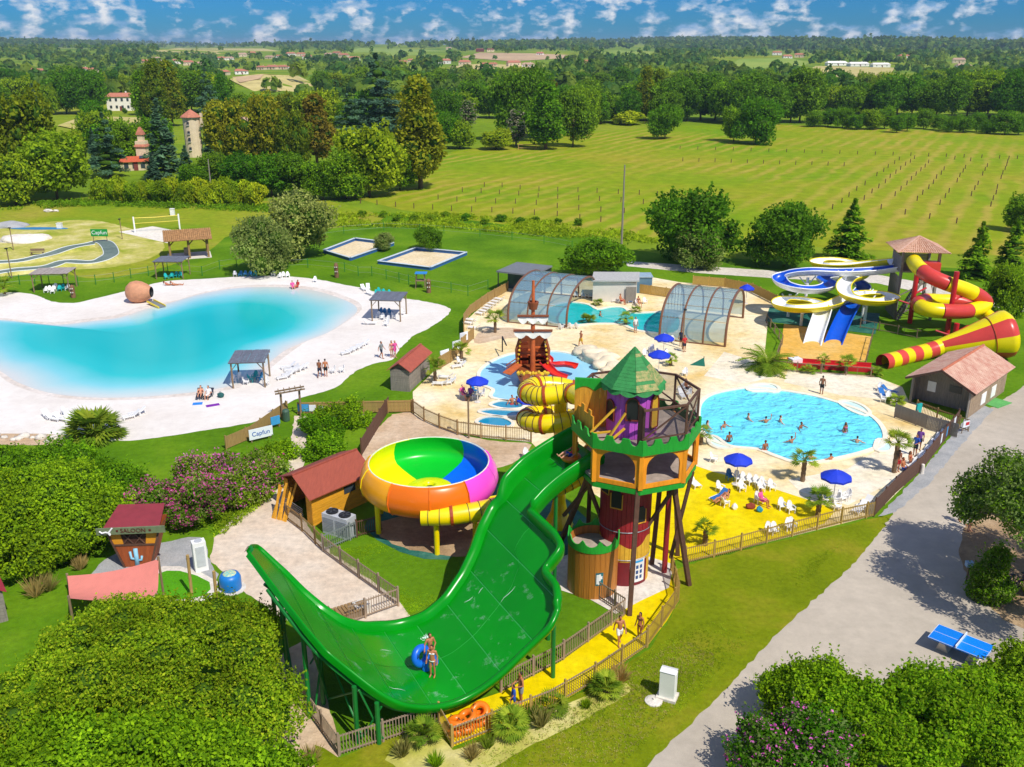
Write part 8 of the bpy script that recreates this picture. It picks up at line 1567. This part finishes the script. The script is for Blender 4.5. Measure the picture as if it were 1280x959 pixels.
person(1203, 655, 'walk', .8, 'person in yellow shirt walking in the shade of the right tree', 1, 0, 's', 'black', c2='yellow'); person(1211, 664, 'stand', .5, 'person in pale shirt beside the one in yellow on the road', 0, 1, 's', 'grey', c2='white')
# ================================================================== NEAR VEGETATION
def big_crown(name, label, cat, base, lobes, n, leaf, keys, seed, trunk=True, blossoms=None, blm=None, frac=None):
    """lobes in world coordinates"""
    rg = np.random.default_rng(seed); rd = random.Random(seed); t = thing(name, label, cat, base); b = np.array(base)
    L = [(np.array(c) - b, np.array(r_)) for c, r_ in lobes]; p, nor, ex = crown_from(L, n, leaf, rg, [1] * len(keys), sprig=n // 36, slen=leaf * 8); mi = rg.choice(len(keys), len(p), p=frac) if len(keys) > 1 else None
    link('crown', leaf_mesh('crown', p, nor, leaf, rg, [lm[k] for k in keys] + [corem], mi, extra=ex), t)
    if trunk:
        mb = MB(); zt = np.mean([c[2] for c, r_ in L]); r0 = .10 + .02 * zt; mb.tube([(0, 0, -.1), (.1, .05, zt * .5), (0, .1, zt)], [r0 * 1.4, r0, r0 * .6], 9)
        for c, r_ in rd.sample(L, min(14, len(L))): mb.tube([(0, 0, zt * .35), (c[0] * .4, c[1] * .4, zt * .75), tuple(c)], [r0 * .55, r0 * .35, r0 * .1], 6)
        mb.build('trunk', palebark, t, smooth=True)
    if blossoms:
        q = p[rg.choice(len(p), blossoms[0])]; bb = np.repeat(q, 5, 0) + rg.normal(size=(blossoms[0] * 5, 3)) * blossoms[1] + np.array([0, -.03, .06]); link('blossoms', leaf_mesh('blossoms', bb, rg.normal(size=bb.shape) + [0, 0, 1], blossoms[1] * .8, rg, [lm['pink']]), t)
    return t
def lobes_dome(c, rx, ry, zc, rz_, n, lr, seed, flat=.6):
    rd = random.Random(seed); o = []
    for i in range(n):
        a = rd.uniform(0, 6.28); q = math.sqrt(rd.uniform(0, 1)); x, y = math.cos(a) * q, math.sin(a) * q; z = zc + rz_ * math.sqrt(max(0, 1 - q * q)) * rd.uniform(.62, 1.12) - .2 + rd.uniform(-.25, .35); r_ = lr * rd.uniform(.55, 1.5); o.append(((c[0] + x * rx, c[1] + y * ry, z), (r_, r_, r_ * flat)))
    return o
# the tall thicket on the left
for i, (px, py, rx, ry, h, lb) in enumerate(((6, 690, 5.0, 5.0, 4.0, 'dense green thicket at the left picture edge'), (68, 672, 4.4, 4.6, 4.0, 'dense green thicket behind the saloon booth, middle part'), (116, 648, 3.0, 3.8, 3.2, 'dense green thicket behind the saloon booth, right part'), (35, 618, 4.8, 4.0, 2.9, 'dense green thicket beside the stony beach edge'))):
    c = G(px, py); big_crown('thicket', lb, 'bush', c, lobes_dome(c, rx, ry, .6, h - .9, 90, .72, i + 3, .95), 40000, .095, ['oak', 'lime'], 40 + i, frac=[.6, .4])
# pink flowering shrubs
for i, (px, py, r_, h, lb) in enumerate(((195, 652, 1.9, 2.6, 'pink flowering shrub next to the thicket'), (240, 652, 2.2, 2.8, 'largest pink flowering shrub in the bed'), (288, 628, 2.2, 2.3, 'sparse pink flowering shrub in the middle of the bed'), (326, 602, 1.8, 1.6, 'sparse flowering shrub at the path end of the bed'), (262, 612, 2.4, 2.4, 'pink flowering shrub at the back of the bed'))):
    c = G(px, py); big_crown('flowering_shrub', lb, 'shrub', c, lobes_dome(c, r_, r_, .4, h - .9, 22, .62, i + 60, .9), 9000, .085, ['near', 'willow'], 70 + i, blossoms=((520, 640, 300, 90, 520)[i], .10), frac=[.7, .3])
for i, (px, py, r_, h, lb) in enumerate(((402, 545, 1.5, 1.5, 'bright green shrub right of the path'), (432, 530, 2.2, 1.4, 'wide green shrub in front of the tan fence'), (404, 570, 1.2, 1.5, 'bright green shrub near the hut roof'), (350, 574, 1.2, .9, 'shrub left of the path'))):
    c = G(px, py); big_crown('green_shrub', lb, 'shrub', c, lobes_dome(c, r_, r_, .2, h - .3, 14, .5, i + 160, .9), 5000, .085, ['lime', 'near'], 170 + i, frac=[.6, .4])
# near-left trees
c = Vector((-15.7, 33.3, 0)); big_crown('mimosa_tree', 'broad feathery green tree filling the lower left corner', 'tree', c, lobes_dome(c, 6.1, 5.5, 2.6, 2.8, 100, 1.0, 5, .40), 120000, .07, ['near', 'bright', 'oak'], 201, frac=[.5, .3, .2])
c = Vector((-14.5, 27.6, 0)); big_crown('leafy_tree', 'bright leafy tree at the bottom left picture edge', 'tree', c, lobes_dome(c, 6.2, 3.4, 2.4, 2.6, 64, .78, 9, .85), 75000, .085, ['lime', 'near'], 202, frac=[.5, .5])
# bottom right shrubs
c = G(1150, 930, 0) + Vector((0, -.4, 0)); big_crown('leafy_bush', 'large bright green bush at the lower right', 'bush', c, lobes_dome(c, 5.4, 2.6, .6, 2.6, 110, .6, 13, .9), 75000, .085, ['lime', 'bright', 'near'], 203, frac=[.55, .25, .2])
c = G(1010, 905, 0); big_crown('leafy_bush', 'bright green bush behind the pink shrub at lower right', 'bush', c, lobes_dome(c, 2.0, 1.8, .5, 2.3, 44, .5, 15, .9), 26000, .08, ['lime', 'near'], 204, frac=[.6, .4])
c = G(992, 968, 0); big_crown('flowering_shrub', 'pink flowering shrub at the bottom right edge', 'shrub', c, lobes_dome(c, 2.4, 1.8, .4, 2.4, 26, .62, 17, .9), 16000, .08, ['near', 'willow'], 205, blossoms=(420, .075), frac=[.7, .3])
c = G(1290, 900, 0); big_crown('leafy_bush', 'dark green bush at the right picture edge', 'bush', c, lobes_dome(c, 2.2, 2.4, .5, 2.6, 44, .55, 19, .9), 26000, .085, ['oak', 'near'], 206, frac=[.6, .4])
# right tree with its cast shade
c = Vector((30.4, 43.4, 0)); big_crown('shade_tree', 'light feathery tree leaning over the road at the right edge', 'tree', c, lobes_dome(c, 5.6, 5.4, 4.6, 4.6, 60, .85, 21, .65) + lobes_dome((28.6, 47.4), 2.6, 3.2, 2.4, 4.4, 30, .75, 22, .8), 44000, .085, ['willow', 'bright'], 207, frac=[.65, .35])
c = G(1234, 750); big_crown('cypress_shrub', 'upright dark green shrub beside the bicycles', 'shrub', c, [((c.x + .25 * math.sin(i), c.y + .25 * math.cos(i * 1.7), .4 + i * .27), (.95 - .05 * i, .95 - .05 * i, .6)) for i in range(10)], 12000, .075, ['oak', 'willow'], 208, trunk=False, frac=[.75, .25])
# ------------------------------------------------------------------ palms
def frond_mesh(L, w_, droop, seed, m):
    mb = MB(); rd = random.Random(seed); n = 9; pts = []
    for i in range(n + 1): f = i / n; pts.append(Vector((L * f, 0, L * (.55 * f - droop * f * f))))
    for i in range(n):
        a, b = pts[i], pts[i + 1]; f = (i + .5) / n; ll = w_ * math.sin(math.pi * min(1, f * .85 + .12))
        mb.bar(a, b, .03, .02)
        for s_ in (-1, 1):
            for h_ in (0, .5): p = a.lerp(b, h_); e = p + Vector((ll * .55, s_ * ll, -ll * .35 + rd.uniform(-.04, .04))); mb.add([p, p + (b - a) * .45, e], [(0, 1, 2)])
    return mb.mesh('frond', m)
def fan_mesh(L, seed, m):
    mb = MB(); rd = random.Random(seed); mb.bar((0, 0, 0), (L * .55, 0, L * .22), .025, .02); c = Vector((L * .55, 0, L * .22))
    for k in range(13): a = R(-105 + k * 17.5); ln = L * .5 * (1 - .25 * abs(k - 6) / 6); e = c + Vector((math.cos(a) * ln, math.sin(a) * ln, -.12 * ln + rd.uniform(-.05, .05))); s_ = Vector((-math.sin(a), math.cos(a), 0)) * .035; mb.add([c, c + (e - c) * .5 + s_, e, c + (e - c) * .5 - s_], [(0, 1, 2, 3)])
    return mb.mesh('frond', m)
FM = [frond_mesh(1.25, .34, .85, i, lm['palm']) for i in range(3)]; FF = [fan_mesh(1.0, i, lm['palm']) for i in range(3)]
trk = mat('palm_trunk', '#7a6248', .9, .25, 5, .6)
def palm(px, py, h, s_, label, fan=True, n=18, name='palm_tree'):
    t = thing(name, label, 'palm', G(px, py), random.uniform(0, 6)); mb = MB(); k = 8
    if h > .15: mb.tube([(0, 0, h * i / k) for i in range(k + 1)], [.15 + .03 * (i % 2) for i in range(k + 1)], 8); mb.build('trunk', trk, t)
    for i in range(n):
        o = link('frond', random.choice(FF if fan else FM), t); el = random.uniform(-.5, .95); o.rotation_euler = (random.uniform(-.3, .3), -el, i * 2.39996); o.location = (0, 0, h); o.scale = (s_,) * 3
    return t
for px, py, h, s_, lb, fan in ((619, 416, 1.5, 1.35, 'palm in the planting bed by the left deck fence', True), (577, 452, 1.1, 1.1, 'small palm by the beach gate banners', True), (544, 479, 1.5, 1.25, 'palm beside the brown shed', True), (1117, 591, 2.3, 1.2, 'palm at the tall board fence', True), (1003, 602, 1.6, 1.15, 'palm between swimming pool and right parasol', True), (1022, 646, 1.2, 1.1, 'palm at the corner of the yellow floor', True), (881, 682, 1.0, 1.0, 'small dark palm on the yellow floor', True), (1057, 468, 1.0, 1.1, 'small palm before the red landing trough', True), (1028, 462, .9, .8, 'smallest palm before the red landing trough', True), (876, 556, .8, 1.0, 'small palm at the left rim of the swimming pool', True), (838, 457, .6, .8, 'small palm below the pair of parasols', True), (782, 406, .7, 1.0, 'small palm in front of the covered pool', True), (6, 368, .8, 1.8, 'palm at the left picture edge behind the lagoon', True)): palm(px, py, h, s_, lb, fan, 20)
for px, py, h, s_, lb, n in ((747, 382, .1, .9, 'low palm clump behind the covered pool', 26), (735, 404, .1, 1.2, 'low palm clump in front of the covered pool', 30), (794, 391, .1, .9, 'low palm clump at the far side of the covered pool', 24), (958, 462, .3, 2.3, 'large banana plant left of the landing floor', 34), (118, 548, .2, 2.6, 'big bushy fan palm on the beach', 90), (1010, 466, .1, .9, 'low plants before the red landing trough, left clump', 24), (1095, 470, .1, .9, 'low plants before the red landing trough, right clump', 24), (757, 868, .35, .95, 'spiky palm by the walkway fence, right one', 40), (638, 918, .5, 1.0, 'spiky palm by the walkway fence, middle one', 40), (530, 930, .5, .9, 'spiky palm at the fence below the slide', 34), (690, 890, .3, .9, 'small spiky palm between the two larger ones', 24), (1120, 505, .1, 1.0, 'green shrub palm beside the tile-roofed hut', 30)): palm(px, py, h, s_, lb, n != 34 or px > 500 and px < 560, n, 'palm_clump')
# grass clumps
def clump(px, py, s_, label, key='dry', n=160):
    rg = np.random.default_rng(int(px * 7 + py)); t = thing('grass_clump', label, 'grass', G(px, py)); mb = MB()
    for k in range(n): a, q, h = rg.uniform(0, 6.28), rg.uniform(0, .5) * s_, rg.uniform(.4, 1.0) * s_; x, y = math.cos(a), math.sin(a); p0 = Vector((x * q * .3, y * q * .3, 0)); e = Vector((x * q * 1.4, y * q * 1.4, h)); w_ = Vector((-y, x, 0)) * .018; m_ = p0.lerp(e, .6) + Vector((0, 0, .1 * h)); mb.add([p0 - w_, p0 + w_, m_ + w_ * .8, e, m_ - w_ * .8], [(0, 1, 2, 3, 4)])
    mb.build('blades', lm[key], t); return t
for px, py, s_, lb, k in ((45, 745, 1.3, 'dry grass clump behind the shade sail, left one', 'dry'), (62, 738, 1.2, 'dry grass clump behind the shade sail, middle one', 'dry'), (100, 712, 1.0, 'dry grass clump at the thicket foot', 'dry'), (503, 945, .9, 'dry grass tuft below the front fence, left one', 'dry'), (590, 948, .8, 'dry grass tuft below the front fence, middle one', 'dry'), (676, 908, 1.1, 'dry grass clump by the walkway fence', 'dry'), (775, 852, 1.0, 'dry grass clump beside the right spiky palm', 'dry'), (733, 885, .5, 'small green tuft in the verge', 'lime'), (388, 955, 1.0, 'dry grass tuft at the bottom of the shaded soil', 'dry'), (545, 958, .7, 'green tuft at the bottom edge', 'lime'), (610, 935, .7, 'tuft under the middle spiky palm', 'palm'), (665, 900, .9, 'tuft between the palms', 'palm'), (842, 850, .5, 'green tuft behind the white cabinet', 'lime'), (1285, 745, .8, 'tuft at the right edge under the tree', 'palm')): clump(px, py, s_, lb, k)
# rough tall grass and weeds: uncountable
def rough_grass(name, label, px_poly, n, h, key, seed):
    rg = np.random.default_rng(seed); q = [G(*p) if p[1] >= 262 else GT(*p) for p in px_poly]; xs = [p.x for p in q]; ys = [p.y for p in q]; C_ = []
    while len(C_) < n:
        x, y = rg.uniform(min(xs), max(xs)), rg.uniform(min(ys), max(ys)); ins = False; j = len(q) - 1
        for i in range(len(q)):
            if (q[i].y > y) != (q[j].y > y) and x < (q[j].x - q[i].x) * (y - q[i].y) / (q[j].y - q[i].y) + q[i].x: ins = not ins
            j = i
        if ins and math.sin(x * .35) + math.sin(y * .5 + x * .1) + rg.uniform(-1, 1) > -.3: C_.append((x, y, h * .35))
    C_ = np.array(C_); k = 4; C_ = np.repeat(C_, k, 0) + rg.normal(size=(n * k, 3)) * [h * .4, h * .4, h * .18]; o = link(name, leaf_mesh(name, C_, rg.normal(size=C_.shape) + [0, -.4, .5], h * .35, rg, [lm[key]], aspect=.35), kind='stuff'); tag(o, label, 'grass')
rough_grass('tall_grass', 'rough tall grass along the near meadow edge', [(395, 270), (560, 268), (760, 285), (830, 305), (720, 300), (560, 286), (400, 284)], 2600, .8, 'bamboo', 1)
rough_grass('tall_grass', 'rough green weeds at the foot of the bamboo hedge', [(0, 256), (120, 250), (330, 258), (420, 262), (330, 266), (120, 258), (0, 264)], 1200, .9, 'bright', 2)
rough_grass('wild_weeds', 'weeds scattered over the bed of flowering shrubs', [(170, 660), (260, 640), (345, 590), (362, 560), (340, 620), (280, 668), (200, 690)], 900, .35, 'bright', 3)
rough_grass('verge_tufts', 'short tufts scattered over the front grass verge', [(560, 959), (700, 895), (850, 790), (1050, 680), (1000, 740), (880, 860), (780, 955)], 2600, .12, 'bright', 4)
rough_grass('verge_straw', 'dry straw tufts scattered over the front grass verge', [(560, 959), (700, 895), (850, 800), (900, 820), (780, 955)], 1200, .12, 'dry', 5)
rough_grass('lawn_tufts', 'short grass tufts on the lawn inside the slide', [(410, 690), (470, 680), (560, 700), (590, 700), (560, 745), (510, 770), (500, 752)], 1500, .09, 'lime', 6)
# stones along the beach edge
rs_ = random.Random(8)
for i in range(16):
    x = -5 + i * 9.5 + rs_.uniform(-3, 3); r_ = rs_.uniform(.18, .4); o = MB().blob((0, 0, r_ * .3), (r_ * 1.3, r_, r_ * .7), i, .22, 2).build('beach_stone', conc, smooth=True); o.location = G(x, 549 + rs_.uniform(-3, 4)); tag(o, 'pale stone along the stony beach edge, %s from the left' % nth(i), 'stone', 'stones along the beach edge')
# ================================================================== air
bpy.data.scenes.remove(TMP)
def haze():
    m = bpy.data.materials.new('thin_air'); m.use_nodes = True; n = m.node_tree.nodes; n.clear(); o = n.new('ShaderNodeOutputMaterial'); v = n.new('ShaderNodeVolumePrincipled'); v.inputs['Color'].default_value = (.62, .80, 1.0, 1); v.inputs['Density'].default_value = .0001; v.inputs['Anisotropy'].default_value = .2
    m.node_tree.links.new(v.outputs[0], o.inputs['Volume']); b = MB().box((0, 0, 32), (18600, 18600, 80)).build('haze', m, kind='stuff'); tag(b, 'thin bluish haze over the whole countryside', 'haze')
haze()
